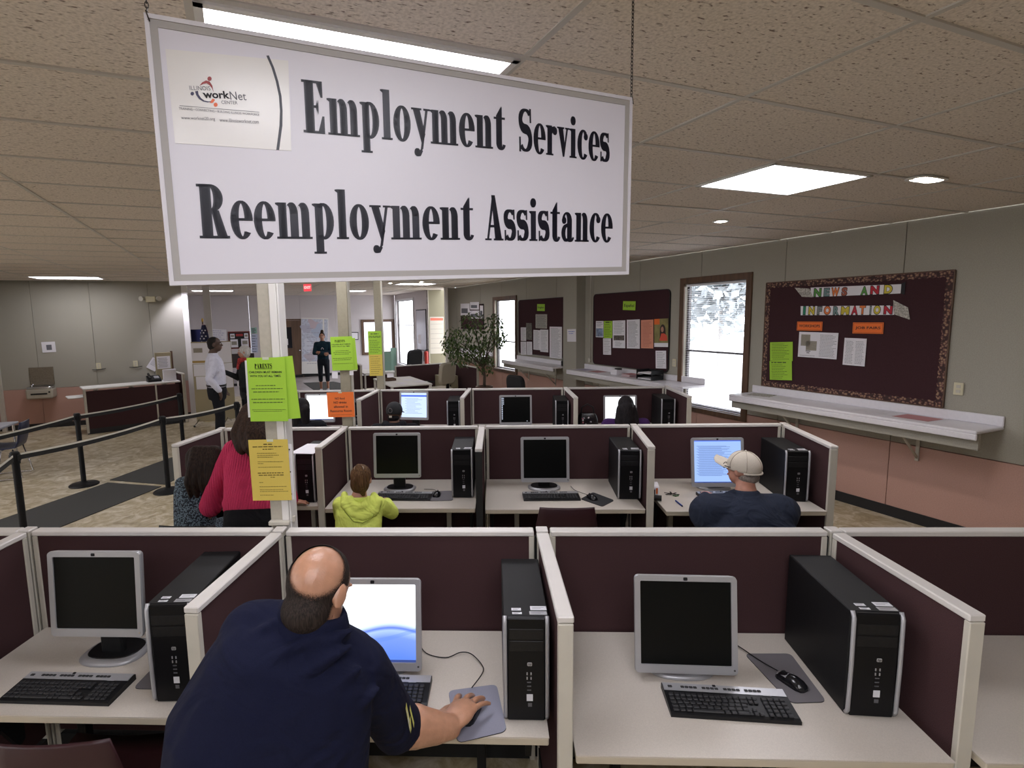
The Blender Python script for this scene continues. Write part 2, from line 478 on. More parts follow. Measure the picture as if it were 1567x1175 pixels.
for i in range(len(XL)-1):
    for j in range(len(YL)-1):
        xc, yc = (XL[i]+XL[i+1])/2, (YL[j]+YL[j+1])/2
        if not in_hall(xc, yc) or (i, j) in LIGHTS: continue
        p = bw(xc, yc, CEIL)
        d = (p-CPOS); dz = d.dot(CF)
        vis = dz > .2 and -760 < d.dot(CR)/dz*FPX < 900 and d.dot(CD)/dz*FPX > -720
        cells.append((0 if vis else 1, d.length, i, j))
cells.sort()
tm = {}
for k, (v, dl, i, j) in enumerate(cells):
    w, h = XL[i+1]-XL[i]-.012, YL[j+1]-YL[j]-.012
    xc, yc = (XL[i]+XL[i+1])/2, (YL[j]+YL[j+1])/2
    if k < 290:
        key = (round(w, 3), round(h, 3))
        if key not in tm:
            b = MB(); b.box((0, 0, .008), (w, h, .016)); tm[key] = b.mesh('ceiling_tile'); tm[key].materials.append(M_tile)
        o = bpy.data.objects.new('ceiling_tile', tm[key]); COL.objects.link(o); o.parent = ceil
        o.location = (xc, yc, CEIL+random.uniform(.002, .008))
    else: rest.box((xc, yc, CEIL+.012), (w, h, .016))
o = rest.build('ceiling_tile', M_tile, ceil); o['kind'] = 'stuff'
for x in XL[1:-1]:
    MB().box((x, 8.85, CEIL+.004), (.022, 23.6, .008)).build('grid_runner', M_grid, ceil)
for y in YL[1:-1]:
    MB().box((-1.65, y, CEIL+.0035), (15.4, .022, .008)).build('grid_runner', M_grid, ceil)
LBL = {'main': 'long glowing ceiling light directly behind the hanging sign', 'right': 'glowing ceiling light at upper right, above the windows',
       'left': 'glowing ceiling light at far left near the wall with the drinking fountain', 'hall': 'glowing ceiling light over the vestibule behind the standing man',
       'far': 'glowing ceiling light beyond the posts, above the office desks'}
def troffer(i, j, kind):
    x0, x1, y0, y1 = XL[i]+.011, XL[i+1]-.011, YL[j]+.011, YL[j+1]-.011
    if kind == 'mid':
        lab = 'added fill light hidden behind the hanging sign'; grp = 'added fill lights hidden behind the sign'
    elif kind == 'out':
        lab = 'added fill light built like the other ceiling lights'; grp = 'added fill lights, most out of view'
    else: lab = LBL[kind]; grp = 'recessed fluorescent ceiling lights'
    t = thing('ceiling_light', lab, 'ceiling light', bw((x0+x1)/2, (y0+y1)/2, CEIL), BA, grp)
    w, h = x1-x0, y1-y0
    f = MB()
    for sx in (-1, 1): f.box((sx*(w/2-.012), 0, .002), (.024, h, .02))
    for sy in (-1, 1): f.box((0, sy*(h/2-.012), .002), (w, .024, .02))
    f.box((0, 0, .07), (w, h, .02))
    f.build('frame', M_tfr, t)
    d = MB(); d.box((0, 0, .012), (w-.05, h-.05, .006)); d.build('diffuser', M_diff, t)
for (i, j), kind in LIGHTS.items(): troffer(i, j, kind)
def downlight(px, py, label, heads, on):
    p = atz(px, py, CEIL)
    t = thing('downlight', label, 'downlight', p, BA, 'small round ceiling downlights')
    ring = MB()
    n = 20
    L = .045*heads
    pts = [(L*(1 if math.cos(2*PI*k/n) > 0 else -1)*(heads > 1)+.07*math.cos(2*PI*k/n), .07*math.sin(2*PI*k/n)) for k in range(n)]
    inn = [(x*.8, y*.75) for x, y in pts]
    ring.loft([[(x, y, 0) for x, y in pts], [(x, y, -.008) for x, y in pts], [(x, y, -.008) for x, y in inn], [(x, y, .03) for x, y in inn]], False, False)
    ring.build('trim_ring', M_tfr, t)
    for h in range(heads):
        xx = 0 if heads == 1 else (-.055 if h == 0 else .055)
        MB().ell((xx, 0, .004), (.042, .042, .018)).build('lamp', mat('halogen_lamp', (.9, .9, .9), .4, emit=(1, .93, .82), estr=on), t)
downlight(1103, 338, 'small bright round downlight in front of the large right ceiling light', 1, 45)
downlight(1418, 274, 'twin downlight at the far right of the ceiling', 2, 45)
downlight(597, 433, 'small lit downlight over the office desks, left of the two', 1, 45)
downlight(645, 431, 'small lit downlight over the office desks, right of the two', 1, 45)
def spot(px, py, z, energy, size, tgt=None):
    l = bpy.data.lights.new('downlight_beam', 'SPOT'); l.energy = energy; l.color = (1, .9, .85); l.spot_size = R(size); l.spot_blend = .5; l.shadow_soft_size = .04
    o = bpy.data.objects.new('downlight_beam', l); COL.objects.link(o); p = atz(px, py, z); o.location = (p.x, p.y, z-.03)
    return o
spot(1103, 338, CEIL, 25, 100); spot(1418, 274, CEIL, 12, 100)
# wall washer over the end of the left wall (its pool of light shows on the panels)
l = bpy.data.lights.new('wall_washer_beam', 'SPOT'); l.energy = 60; l.color = (.86, .84, 1); l.spot_size = R(80); l.spot_blend = .6; l.shadow_soft_size = .05
o = bpy.data.objects.new('wall_washer_beam', l); COL.objects.link(o); o.location = bw(-1.05, YA-.45, CEIL-.04); o.rotation_euler = (R(25), 0, BA)
# ---------------------------------------------------------------- cubicle system
PH, DT = 1.143, .663
Y1, Y2, Y3 = 2.381, 4.752, 7.272
PT = .05
def panel(p0, p1, label, h=PH, group='burgundy cubicle panels'):
    """fabric screen between two plan points"""
    a, b = Vector(p0), Vector(p1); d = b-a; L = d.length
    t = thing('cubicle_partition', label, 'partition', ((a.x+b.x)/2, (a.y+b.y)/2, 0), math.atan2(d.y, d.x), group)
    MB().box((0, 0, (h+.10)/2), (L-.04, PT-.012, h-.14)).build('fabric', M_fabric, t)
    MB().box((0, 0, h-.012), (L-.004, PT+.004, .024), ch=.004).build('top_cap', M_trimtop, t)
    for s in (-1, 1):
        MB().box((s*(L/2-.012), 0, (h-.024)/2), (.024, PT, h-.026), ch=.003).build('end_trim', M_trim, t)
    MB().box((0, 0, .055), (L-.05, PT-.004, .09)).build('base_rail', M_black, t)  # rail coloured black to stand for the shade under the worktops
    return t
def post(x, y, label, h=PH):
    t = thing('cubicle_post', label, 'post', (x, y, 0), 0, 'putty posts joining the cubicle panels')
    MB().box((0, 0, h/2), (.046, .046, h-.004), ch=.004).build('column', M_trim, t)
    MB().box((0, 0, h-.002), (.052, .056, .012), ch=.003).build('cap', M_trimtop, t)
    MB().box((0, 0, h/2-.01), (.066, .02, h-.04)).build('connector', M_black, t)
    MB().box((0, 0, h/2-.01), (.02, .066, h-.04)).build('connector', M_black, t)
def desk(x0, x1, yb, yf, label, leg=True, lm=None):
    t = thing('cubicle_desk', label, 'desk', ((x0+x1)/2, yb, 0), 0, 'putty laminate cubicle worktops')
    w, d = x1-x0, yb-yf
    MB().box((0, -d/2, DT-.002), (w, d, .004)).build('laminate_top', M_desk, t)
    MB().box((0, -d/2, DT-.019), (w-.002, d-.002, .030), ch=.004).build('core', M_deskedge, t)
    for s in (-1, 1):
        b = MB(); b.prism([(0, 0), (0, -.34), (-.03, -.36), (-.20, -.05), (-.22, 0)], -.012, .012)
        m = b.mesh('bracket'); o = part('bracket', m, M_blackmet, t)
        o.rotation_euler = (R(90), 0, R(90)); o.location = (s*(w/2-.05), -.24, DT-.038)
    if leg:
        for s in (-1, 1): MB().box((s*w*.28, -.12, (DT-.034)/2), (.04, .05, DT-.036), ch=.004).build('leg', lm or M_trim, t)
    return t
HP = PT/2
ORD = ['first', 'second', 'third', 'fourth', 'fifth', 'sixth']
NM = {1: 'front', 2: 'middle', 3: 'back'}
ROWS = {1: dict(y=Y1+HP, xs=[-3.4, -2.225, -1.006, .211, 1.503, 2.75], fr=[-3.4, -2.20, -1.045, .224, 1.53, 2.8], yf=[1.70, 1.70, 1.715, 1.672, 1.70, 1.7]),
        2: dict(y=Y2+HP, xs=[-2.475, -1.345, -.110, 1.223, 2.51], fr=[-2.540, -1.345, -.118, 1.15, 2.437], yf=[4.14, 4.022, 3.93, 3.973, 3.945]),
        3: dict(y=Y3+HP, xs=[-2.70, -1.575, -.331, .958, 2.285], fr=[-2.75, -1.63, -.385, .965, 2.283], yf=[6.45, 6.44, 6.50, 6.425, 6.42])}
PLACE = {1: ['far left', 'left', 'middle', 'right', 'far right'], 2: ['first', 'second', 'third', 'fourth'], 3: ['first', 'second', 'third', 'fourth']}
for r, q in ROWS.items():
    xs = q['xs']; n = len(xs); nm = NM[r]
    for i in range(n-1):
        panel((xs[i]+.036, q['y']), (xs[i+1]-.036, q['y']), 'burgundy fabric back panel of the %s cubicle from the left in the %s row' % (['first', 'second', 'third', 'fourth', 'fifth'][i], nm))
    for i in range(n):
        post(xs[i], q['y'], '%s putty corner post from the left joining the %s row partitions' % (ORD[i], nm))
        a = Vector((xs[i], q['y']-.036)); b = Vector((q['fr'][i], q['yf'][i]))
        pp = panel(b, a, '%s burgundy side divider from the left, reaching forward in the %s row' % (ORD[i], nm))
        if r == 2 and i == 2:
            e = [c for c in pp.children if c.name.startswith('end_trim')]
            e = min(e, key=lambda c: sum(v.co.x for v in c.data.vertices)); e.data.materials.clear(); e.data.materials.append(M_black); e['label'] = 'black uncapped front end'
DESKS = {1: (1.745, True), 2: (4.02, True), 3: (6.52, True)}
for r, q in ROWS.items():
    xs, fr = q['xs'], q['fr']
    for i in range(len(xs)-1):
        x0 = max(xs[i], fr[i])+.034; x1 = min(xs[i+1], fr[i+1])-.034
        yf = {1: [1.80, 1.80, 1.735, 1.66, 1.66], 2: [4.06, 4.0, 3.975, 3.93], 3: [6.52]*4}[r][i]
        desk(x0, x1, q['y']-HP-.004, yf, 'speckled putty worktop of the %s cubicle from the left in the %s row' % (['first', 'second', 'third', 'fourth', 'fifth'][i], NM[r]), True, M_blackmet if r == 1 else None)  # front row legs blackened to stand for under-desk shade
# ---------------------------------------------------------------- computers
M_key = mat('black_keycaps', (.02, .02, .022), .5)
def emis(name, col, s):
    return mat(name, (.02, .02, .02), .3, emit=col, estr=s)
E_white = emis('screen_glow_white', (.92, .96, 1), 1.25)
E_pale = emis('screen_glow_pale_blue', (.60, .74, 1.0), .85)
E_doc = emis('screen_glow_document', (.36, .54, 1.0), .75)
E_bar = emis('screen_glow_blue_bar', (.06, .14, .75), .8)
E_line = emis('screen_glow_grey_text', (.13, .22, .52), .6)
E_task = emis('screen_glow_taskbar', (.05, .10, .40), .5)
def wallpaper_mat():
    """desktop picture on a lit screen: white above, blue below, with soft waves"""
    m = bpy.data.materials.new('screen_desktop_waves'); m.use_nodes = True; nt = m.node_tree; b = nt.nodes['Principled BSDF']
    b.inputs['Base Color'].default_value = (.02, .02, .02, 1); b.inputs['Roughness'].default_value = .3
    tc = nt.nodes.new('ShaderNodeTexCoord'); sp = nt.nodes.new('ShaderNodeSeparateXYZ'); nt.links.new(tc.outputs['Object'], sp.inputs[0])
    def M(op, a, bb, c=None):
        n = nt.nodes.new('ShaderNodeMath'); n.operation = op
        for i, v in enumerate((a, bb, c)):
            if v is None: continue
            if isinstance(v, (int, float)): n.inputs[i].default_value = v
            else: nt.links.new(v, n.inputs[i])
        return n.outputs[0]
    x, y = sp.outputs[0], sp.outputs[1]
    w1 = M('MULTIPLY', M('SINE', M('MULTIPLY_ADD', x, 13.0, .6), 0), .022)
    t = M('SUBTRACT', y, w1)
    r = nt.nodes.new('ShaderNodeValToRGB'); e = r.color_ramp.elements
    e[0].position = 0.0; e[0].color = (.09, .20, .72, 1); e[1].position = .60; e[1].color = (.95, .98, 1, 1)
    for p, c in ((.26, (.16, .27, .82, 1)), (.35, (.36, .50, .94, 1)), (.385, (.09, .17, .74, 1)), (.44, (.62, .76, 1, 1)), (.50, (.84, .91, 1, 1))):
        k = e.new(p); k.color = c
    nt.links.new(M('MULTIPLY_ADD', t, 3.3, .5), r.inputs[0])
    w2 = M('MULTIPLY', M('SINE', M('MULTIPLY_ADD', x, 9.0, -1.2), 0), .034)
    d = M('ABSOLUTE', M('SUBTRACT', M('SUBTRACT', y, w2), -.035), 0)
    f = M('MULTIPLY', M('LESS_THAN', d, .008), .35)
    mx = nt.nodes.new('ShaderNodeMixRGB'); nt.links.new(f, mx.inputs[0]); nt.links.new(r.outputs[0], mx.inputs[1]); mx.inputs[2].default_value = (.08, .2, .8, 1)
    nt.links.new(mx.outputs[0], b.inputs['Emission Color']); b.inputs['Emission Strength'].default_value = 1.0
    return m
E_wave = wallpaper_mat()
E_icon = emis('screen_glow_icons', (.7, .78, .95), .7)
def flat(parent, name, rects, m, z):
    """flat print: rectangles (x0,y0,x1,y1) in the local xy plane"""
    b = MB()
    for (x0, y0, x1, y1) in rects: b.quad((x0, y0, z), (x1, y0, z), (x1, y1, z), (x0, y1, z))
    return b.build(name, m, parent)
def badge(parent, size, loc, rot, m=None):
    """rounded maker's badge with the letters hp"""
    b = MB(); b.prism(rrect(size, size*.8, size*.2, 3), 0, .0012)
    o = b.build('badge', m or M_silver, parent); o.location = loc; o.rotation_euler = rot
    text_part('badge_letters', 'hp', size*.72, M_black, o, (0, size*.03, .0014), shear=.25)
    return o
BADGE_W, MW, MHH = .0, .388, .375
def monitor(label, cx, y, bot, kind='off', base=True, yaw=0.0, tilt=9.0, w=MW, h=MHH, bx=None, by=None):
    t = thing('computer_monitor', label, 'monitor', (cx, y, DT), yaw, 'silver flat computer monitors')
    hd = bot-DT
    fr = bpy.data.objects.new('display', None)
    # the display head is one part; its pieces hang from it
    b = MB()
    o_, i_ = rrect(w, h, .016), rrect(w-.046, h-.056, .004)
    i_ = [(x, yy+.006) for x, yy in i_]
    b.loft([[(x, yy, -.006) for x, yy in o_], [(x*.995, yy*.995, .004) for x, yy in o_], [(x, yy, .004) for x, yy in i_], [(x, yy, -.002) for x, yy in i_]], False, False)
    b.loft([[(x, yy, -.006) for x, yy in o_], [(x*.97, yy*.97, -.03) for x, yy in o_], [(x*.6, yy*.6, -.055) for x, yy in o_]], True, True)
    bz = b.build('bezel', M_silver, t)
    rx = R(90-tilt)
    bz.rotation_euler = (rx, 0, 0)
    bz.location = (0, 0, hd+h/2*math.cos(R(tilt)))
    sw, sh = w-.046, h-.056
    scr = {'off': M_screen, 'wave': E_wave, 'white': E_white, 'pale': E_pale, 'doc': E_doc, 'icons': M_screen}[kind]
    b = MB(); b.box((0, .006, -.003), (sw, sh, .002)); s = b.build('screen', scr, bz)
    z = -.0016
    if kind == 'wave':
        flat(s, 'taskbar', [(-sw/2, -sh/2+.006, sw/2, -sh/2+.016)], E_task, z)
        flat(s, 'desktop_icons', [(-sw/2+.008, yy, -sw/2+.017, yy+.009) for yy in (-.09, -.065, -.04, -.015, .05, .09)], E_icon, z)
    if kind == 'doc':
        flat(s, 'text_lines', [(-sw/2+.02+.01*(k % 3), .13-k*.0075, -sw/2+.02+.24+.04*math.sin(k*2.3), .13-k*.0075+.003) for k in range(33)], E_line, z)
        flat(s, 'title_bar', [(-sw/2, sh/2-.002, sw/2, sh/2+.006)], E_bar, z)
        flat(s, 'taskbar', [(-sw/2, -sh/2+.006, sw/2, -sh/2+.014)], E_task, z)
    if kind == 'pale':
        flat(s, 'title_bar', [(-sw/2, .115, sw/2, .137)], E_bar, z)
        flat(s, 'text_lines', [(-.12+.02*(k % 2), .09-k*.016, .06+.05*math.sin(k*1.7), .09-k*.016+.003) for k in range(13)], E_line, z)
    if kind == 'white':
        flat(s, 'taskbar', [(-sw/2, -sh/2+.006, sw/2, -sh/2+.016)], E_task, z)
    if kind == 'icons':
        flat(s, 'desktop_icons', [(-sw/2+.008, .145-k*.024, -sw/2+.02, .145-k*.024+.014) for k in range(12)]+[(-sw/2+.026, .145-k*.024, -sw/2+.036, .157-k*.024) for k in range(4)]+[(.14, -.145, .152, -.138)], E_icon, z)
    badge(bz, .016, (0, h/2-.012, .0042), (0, 0, 0), M_blackpl)
    MB().cone((w/2-.014, -h/2+.02, .003), (w/2-.014, -h/2+.02, .006), .004, n=8).build('power_button', M_chrome, bz)
    # neck and foot
    b = MB(); b.box((0, .075, (hd+.11)/2+.012), (.10, .035, hd+.11), ch=.008); b.box((0, .052, hd+.14), (.09, .05, .09), ch=.01)
    b.build('neck', M_blackpl, t)
    el = lambda sx, sy, z, oy=.085: [(sx*math.cos(2*PI*k/28)*(abs(math.cos(2*PI*k/28))**-.25 if abs(math.cos(2*PI*k/28)) > .05 else 1), oy+sy*math.sin(2*PI*k/28)*(abs(math.sin(2*PI*k/28))**-.25 if abs(math.sin(2*PI*k/28)) > .05 else 1), z) for k in range(28)]
    b = MB(); b.loft([el(.135, .105, .001), el(.137, .107, .006), el(.122, .092, .017), el(.10, .075, .018)]); b.build('foot', M_silver, t)
    b = MB(); b.loft([el(.112, .080, .0175, .092), el(.108, .077, .021, .092)]); b.build('foot_pad', M_blackpl, t)
    return t
KB = {}
def keyboard(label, x, y, yaw, z=DT):
    t = thing('keyboard', label, 'keyboard', (x, y, z+.001), yaw, 'black and silver keyboards')
    W, D = .445, .158
    if not KB:
        b = MB(); prof = [(-D/2, 0), (-D/2, .012), (-D/2+.012, .016), (D/2-.01, .026), (D/2, .022), (D/2, 0)]
        def sec(x, k=1): return [(x, p[0]*k, p[1]) for p in prof]
        b.loft([sec(-W/2), sec(W/2)], True, False); KB['case'] = b.mesh('case')
        b = MB(); b.add([(-W/2+.002, D/2-.045, .0250), (W/2-.002, D/2-.045, .0250), (W/2-.002, D/2-.007, .0282), (-W/2+.002, D/2-.007, .0282),
                         (-W/2+.002, D/2-.043, .0205), (W/2-.002, D/2-.043, .0205), (W/2-.002, D/2-.009, .0245), (-W/2+.002, D/2-.009, .0245)],
                        [(0, 1, 2, 3), (4, 7, 6, 5), (0, 4, 5, 1), (1, 5, 6, 2), (2, 6, 7, 3), (3, 7, 4, 0)]); KB['strip'] = b.mesh('media_strip')
        b = MB()
        rows = [13, 13, 12, 11, 7]
        for r_ in range(5):
            yy = -D/2+.016+.0185*(4-r_)+.0
            zz = .0165+(yy+D/2)*.065
            n = rows[r_]; x0 = -W/2+.010; tot = .272
            for k in range(n):
                kw = tot/n
                if r_ == 4: kws = [.024, .022, .022, .112, .022, .022, .048]; xa = x0+sum(kws[:k]); kw = kws[k]
                else: xa = x0+kw*k
                b.box((xa+kw/2, yy, zz+.003), (kw-.0035, .0155, .007), ch=.0022)
            for k in range(3):
                if r_ in (0, 1, 4) or (r_ == 3 and k == 1): b.box((.058+.0185*k, yy, zz+.003), (.015, .0155, .007), ch=.0022)
            for k in range(4): b.box((.128+.0215*k, yy, zz+.003), (.0175, .0155, .007), ch=.0022)
        KB['keys'] = b.mesh('keys')
        b = MB()
        for g0 in (-.150, -.072, .006, .082):
            for k in range(4):
                b.box((g0+.0155*k, D/2-.027, .0282), (.0135, .011, .004), ch=.0018)
        b.box((-.196, D/2-.027, .0282), (.016, .012, .004), ch=.0018)
        KB['fkeys'] = b.mesh('function_keys')
    part('case', KB['case'], M_blackpl, t)
    o = part('media_strip', KB['strip'], M_silver, t)
    o = part('keys', KB['keys'], M_key, t); o['kind'] = 'stuff'
    o = part('function_keys', KB['fkeys'], M_key, t); o['kind'] = 'stuff'
    badge(t, .012, (-.03, D/2-.012, .0282), (R(7), 0, 0), M_blackpl)
    flat(t, 'indicator_label', [(.135, .0305, .165, .0355)], M_silver, .0255)
    return t
def cord(parent, pts, r=.0022, name='cable', m=None):
    """smooth cable through world points, made a part of its thing"""
    pts = [Vector(p) for p in pts]; out = []
    for i in range(len(pts)-1):
        p0 = pts[max(i-1, 0)]; p1 = pts[i]; p2 = pts[i+1]; p3 = pts[min(i+2, len(pts)-1)]
        for k in range(6):
            u = k/6
            out.append(.5*((2*p1)+(p2-p0)*u+(2*p0-5*p1+4*p2-p3)*u*u+(3*p1-p0-3*p2+p3)*u**3))
    out.append(pts[-1])
    inv = (Matrix.Translation(parent.location) @ parent.rotation_euler.to_matrix().to_4x4()).inverted()
    b = MB(); b.tube([inv @ p for p in out], r, 6)
    return b.build(name, m or M_blackpl, parent)
def mouse(label, x, y, yaw, z=DT+.004, cab=None):
    t = thing('computer_mouse', label, 'mouse', (x, y, z), yaw, 'black computer mice')
    b = MB()
    def ring(yy, w, h, n=14):
        return [(w*math.cos(PI*k/(n-1)), yy, max(0.0, h*math.sin(PI*k/(n-1)))**1.0) for k in range(n)]
    S = [(-.058, .012, .012), (-.052, .024, .022), (-.035, .031, .032), (-.01, .031, .037), (.02, .029, .032), (.045, .027, .022), (.056, .02, .014), (.06, .008, .008)]
    b.loft([ring(a, w_, h_) for a, w_, h_ in S]); b.build('shell', M_blackgl, t)
    b = MB()
    for s in (-1, 1):
        b.loft([[(s*.002, .012, .0345), (s*.022, .012, .027), (s*.022, .012, .02), (s*.002, .012, .02)], [(s*.002, .056, .0165), (s*.015, .056, .013), (s*.015, .056, .006), (s*.002, .056, .006)]])
    b.build('buttons', M_silver if 'silver' in label else M_blackpl, t)
    MB().cone((-.004, .034, .024), (.004, .034, .024), .009, n=12).build('wheel', M_blackpl, t)
    if cab: cord(t, cab)
    return t
def pad(label, corners, m, z=DT):
    """mouse mat from four plan corners"""
    c = [Vector((p[0], p[1])) for p in corners]; cc = sum(c, Vector((0, 0)))/4
    t = thing('mouse_pad', label, 'mouse mat', (cc.x, cc.y, z+.001), 0, 'mouse mats')
    pts = []
    for i in range(4):
        p, a, b_ = c[i], c[i-1], c[(i+1) % 4]
        u = (a-p).normalized()*.025; w = (b_-p).normalized()*.025
        for k in range(5):
            s = k/4; q = p+u*(1-s)**2+w*s**2
            pts.append(((q-cc).x, (q-cc).y))
    ar = sum(pts[i-1][0]*pts[i][1]-pts[i][0]*pts[i-1][1] for i in range(len(pts)))
    if ar < 0: pts.reverse()
    MB().prism(pts, 0, .002).build('rubber_base', M_black, t)
    MB().prism([(x*.997, y*.997) for x, y in pts], .002, .0035).build('cloth_top', m, t)
    return t
M_sticker = mat('white_sticker', (.66, .66, .70), .5)
TWH, TWW, TWD = .396, .178, .47
def tower(label, x, yfront, yaw=0.0, w=TWW, stickers=True, z=DT):
    """upright computer case, front face towards the camera; (x, yfront) is the middle of its front edge"""
    t = thing('computer_tower', label, 'computer tower', (x, yfront, z), yaw, 'black computer towers')
    MB().box((0, TWD/2+.004, TWH/2), (w-.004, TWD-.008, TWH), ch=.004).build('case', M_blackmet, t)
    MB().box((0, .004, TWH/2), (w-.03, .016, TWH-.004), ch=.004).build('front_panel', M_blackgl2, t)
    for s in (-1, 1):
        b = MB(); b.tube([(s*(w/2-.008), .006, .010), (s*(w/2-.008), -.004, .025), (s*(w/2-.008), -.007, TWH*.5), (s*(w/2-.008), -.004, TWH-.02), (s*(w/2-.008), .008, TWH+.001)], .0075, 8)
        b.build('edge_strip', M_silver, t)
    for k, zz in enumerate((.335, .29)):
        MB().box((0, -.0045, zz), (w-.045, .002, .038), ch=.001).build('drive_bay', M_blackpl, t)
    o = badge(t, .017, (.012, -.005, .222), (R(90), 0, 0))
    for k, zz in enumerate((.185, .168, .152, .137, .122)):
        b = MB()
        if k < 2:
            for s in (-1, 1): b.box((.010+s*.007, -.0048, zz), (.004, .002, .010))
        else: b.box((.010, -.0048, zz), (.014, .002, .004))
        b.build('port', M_silver if k < 2 else mat('dull_port', (.10, .10, .11), .4), t)
    flat2 = MB(); flat2.box((.012, -.0048, .093), (.022, .001, .026)); flat2.build('chip_sticker', M_sticker, t)
    flat2 = MB(); flat2.box((.013, -.0048, .065), (.014, .001, .014)); flat2.build('power_button', mat('dull_port', (.10, .10, .11), .4), t)
    if stickers:
        for i, (sx, sy, sw, sd, m) in enumerate(((-.032, .052, .034, .016, M_sticker), (-.030, .026, .034, .012, M_sticker), (.048, .06, .058, .026, M_sticker), (.045, .028, .062, .022, M_silver))):
            q = MB(); q.box((sx, sy, TWH+.0006), (sw, sd, .0012)); s = q.build('sticker', m, t)
            flat(s, 'sticker_print', [(sx-sw*.4, sy-.001+d, sx+sw*(.35-.2*k), sy+.001+d) for k, d in enumerate((.004, -.003))], M_greyink, TWH+.0015)
    return t
M_blackgl2 = mat('satin_black_front', (.006, .006, .007), .35, spec=.2)
M_padgrey = mat('grey_mat_cloth', (.24, .24, .30), .9, noise=.05, nscale=300)
M_padgrey2 = mat('dim_grey_mat_cloth', (.15, .14, .15), .9)
M_padblack = mat('black_mat_cloth', (.02, .02, .022), .9)
# front row
monitor('silver monitor with a dark screen in the front left cubicle', -1.682, 2.10, .80, w=.40, h=.365, tilt=4)
keyboard('black keyboard on the front left worktop below the dark monitor', -1.70, 1.935, R(-1))
pad('grey mouse mat half hidden behind the front left tower', [(-1.45, 2.17), (-1.23, 2.17), (-1.23, 1.95), (-1.45, 1.95)], M_padgrey2)
tower('black tower in the front left cubicle, beside the panel left of the bald man', -1.235, 1.885, R(3), w=.172)
monitor('silver monitor glowing with a blue and white wave desktop before the bald man', -.500, 2.055, .70, 'wave', w=.395, h=.37, tilt=8)
keyboard('black keyboard partly hidden under the arm of the bald man', -.485, 1.948, R(-1))
pad('light grey mouse mat under the hand of the bald man', [(-.192, 1.962), (-.003, 2.003), (.032, 1.758), (-.139, 1.700)], M_padgrey)
MOUSE2 = atz(719, 1088, DT+.02)
mouse('black mouse held by the bald man on the light grey mat', MOUSE2.x, MOUSE2.y, R(-22), DT+.0046,
      [atz(722, 1052, DT+.02), atz(738, 1030, DT+.012), atz(738, 1018, DT+.012), atz(722, 1001, DT+.012), atz(705, 998, DT+.012), atz(682, 1006, DT+.006), atz(652, 999, DT+.008), (-.36, 2.28, DT+.02)])
tower('black tower standing right of the glowing wave desktop in the front row', .103, 1.815, 0, w=.165)
monitor('silver monitor with a dark screen in the front right cubicle', .745, 2.06, .70, w=.395, h=.385, tilt=8, yaw=R(-2))
keyboard('black keyboard standing askew in the front right cubicle', .853, 1.905, R(-4))
pad('grey mouse mat under the free mouse in the front right cubicle', [(1.053, 2.219), (1.247, 2.223), (1.224, 1.929), (1.088, 1.920)], M_padgrey2)
mouse('black and silver mouse lying free on the grey mat in the front right cubicle', 1.150, 2.030, R(28), DT+.0046,
      [(1.122, 2.085, DT+.02), (1.09, 2.16, DT+.012), (1.05, 2.25, DT+.012), (1.02, 2.30, DT+.012), (.95, 2.33, DT+.012)])
tower('large black tower against the right panel of the front right cubicle', 1.335, 1.86, R(-3.5), w=.176)
# middle row
tower('black tower with a white sheet on top, right of the woman in pink', -1.50, 4.14, 0, w=.16, stickers=False)
monitor('silver monitor with a dark screen in front of the girl in the lime hoodie', -.809, 4.40, .79, w=.395, h=.375, tilt=5)
keyboard('black keyboard beside the girl in the lime hoodie', -.735, 4.255, R(-2))
pad('grey mouse mat beside the tower, right of the girl in the lime hoodie', [(-.548, 4.40), (-.352, 4.42), (-.335, 4.18), (-.527, 4.166)], M_padgrey2)
mouse('small black mouse on the grey mat right of the girl in the lime hoodie', -.473, 4.30, R(-5), DT+.0046, [(-.476, 4.37, DT+.01), (-.52, 4.44, DT+.008), (-.60, 4.45, DT+.008)])
tower('black tower right of the girl in the lime hoodie', -.262, 4.25, R(0), w=.175)
monitor('silver monitor with a dark screen in the empty middle row cubicle', .414, 4.42, .742, w=.398, h=.375, tilt=6)
keyboard('black keyboard in front of the dark monitor of the empty middle row cubicle', .445, 4.245, R(1))
pad('black mouse mat lying askew in the empty middle row cubicle', [(.671, 4.204), (.80, 4.37), (.930, 4.172), (.809, 4.03)], M_padblack)
mouse('black mouse on the askew black mat in the empty middle row cubicle', .762, 4.215, R(20), DT+.0046, [(.745, 4.28, DT+.01), (.69, 4.36, DT+.008), (.655, 4.42, DT+.008), (.64, 4.52, DT+.008)])
tower('black tower beside the divider of the empty middle row cubicle', 1.05, 4.20, R(-3), w=.18)
monitor('silver monitor showing a pale blue document before the man in the white cap', 1.811, 4.42, .70, 'doc', w=.42, h=.40, tilt=8)
keyboard('black keyboard mostly hidden by the man in the white cap', 1.83, 4.24, R(2))
tower('black tower at the right end of the middle row by the capped man', 2.29, 4.14, R(-5), w=.18)
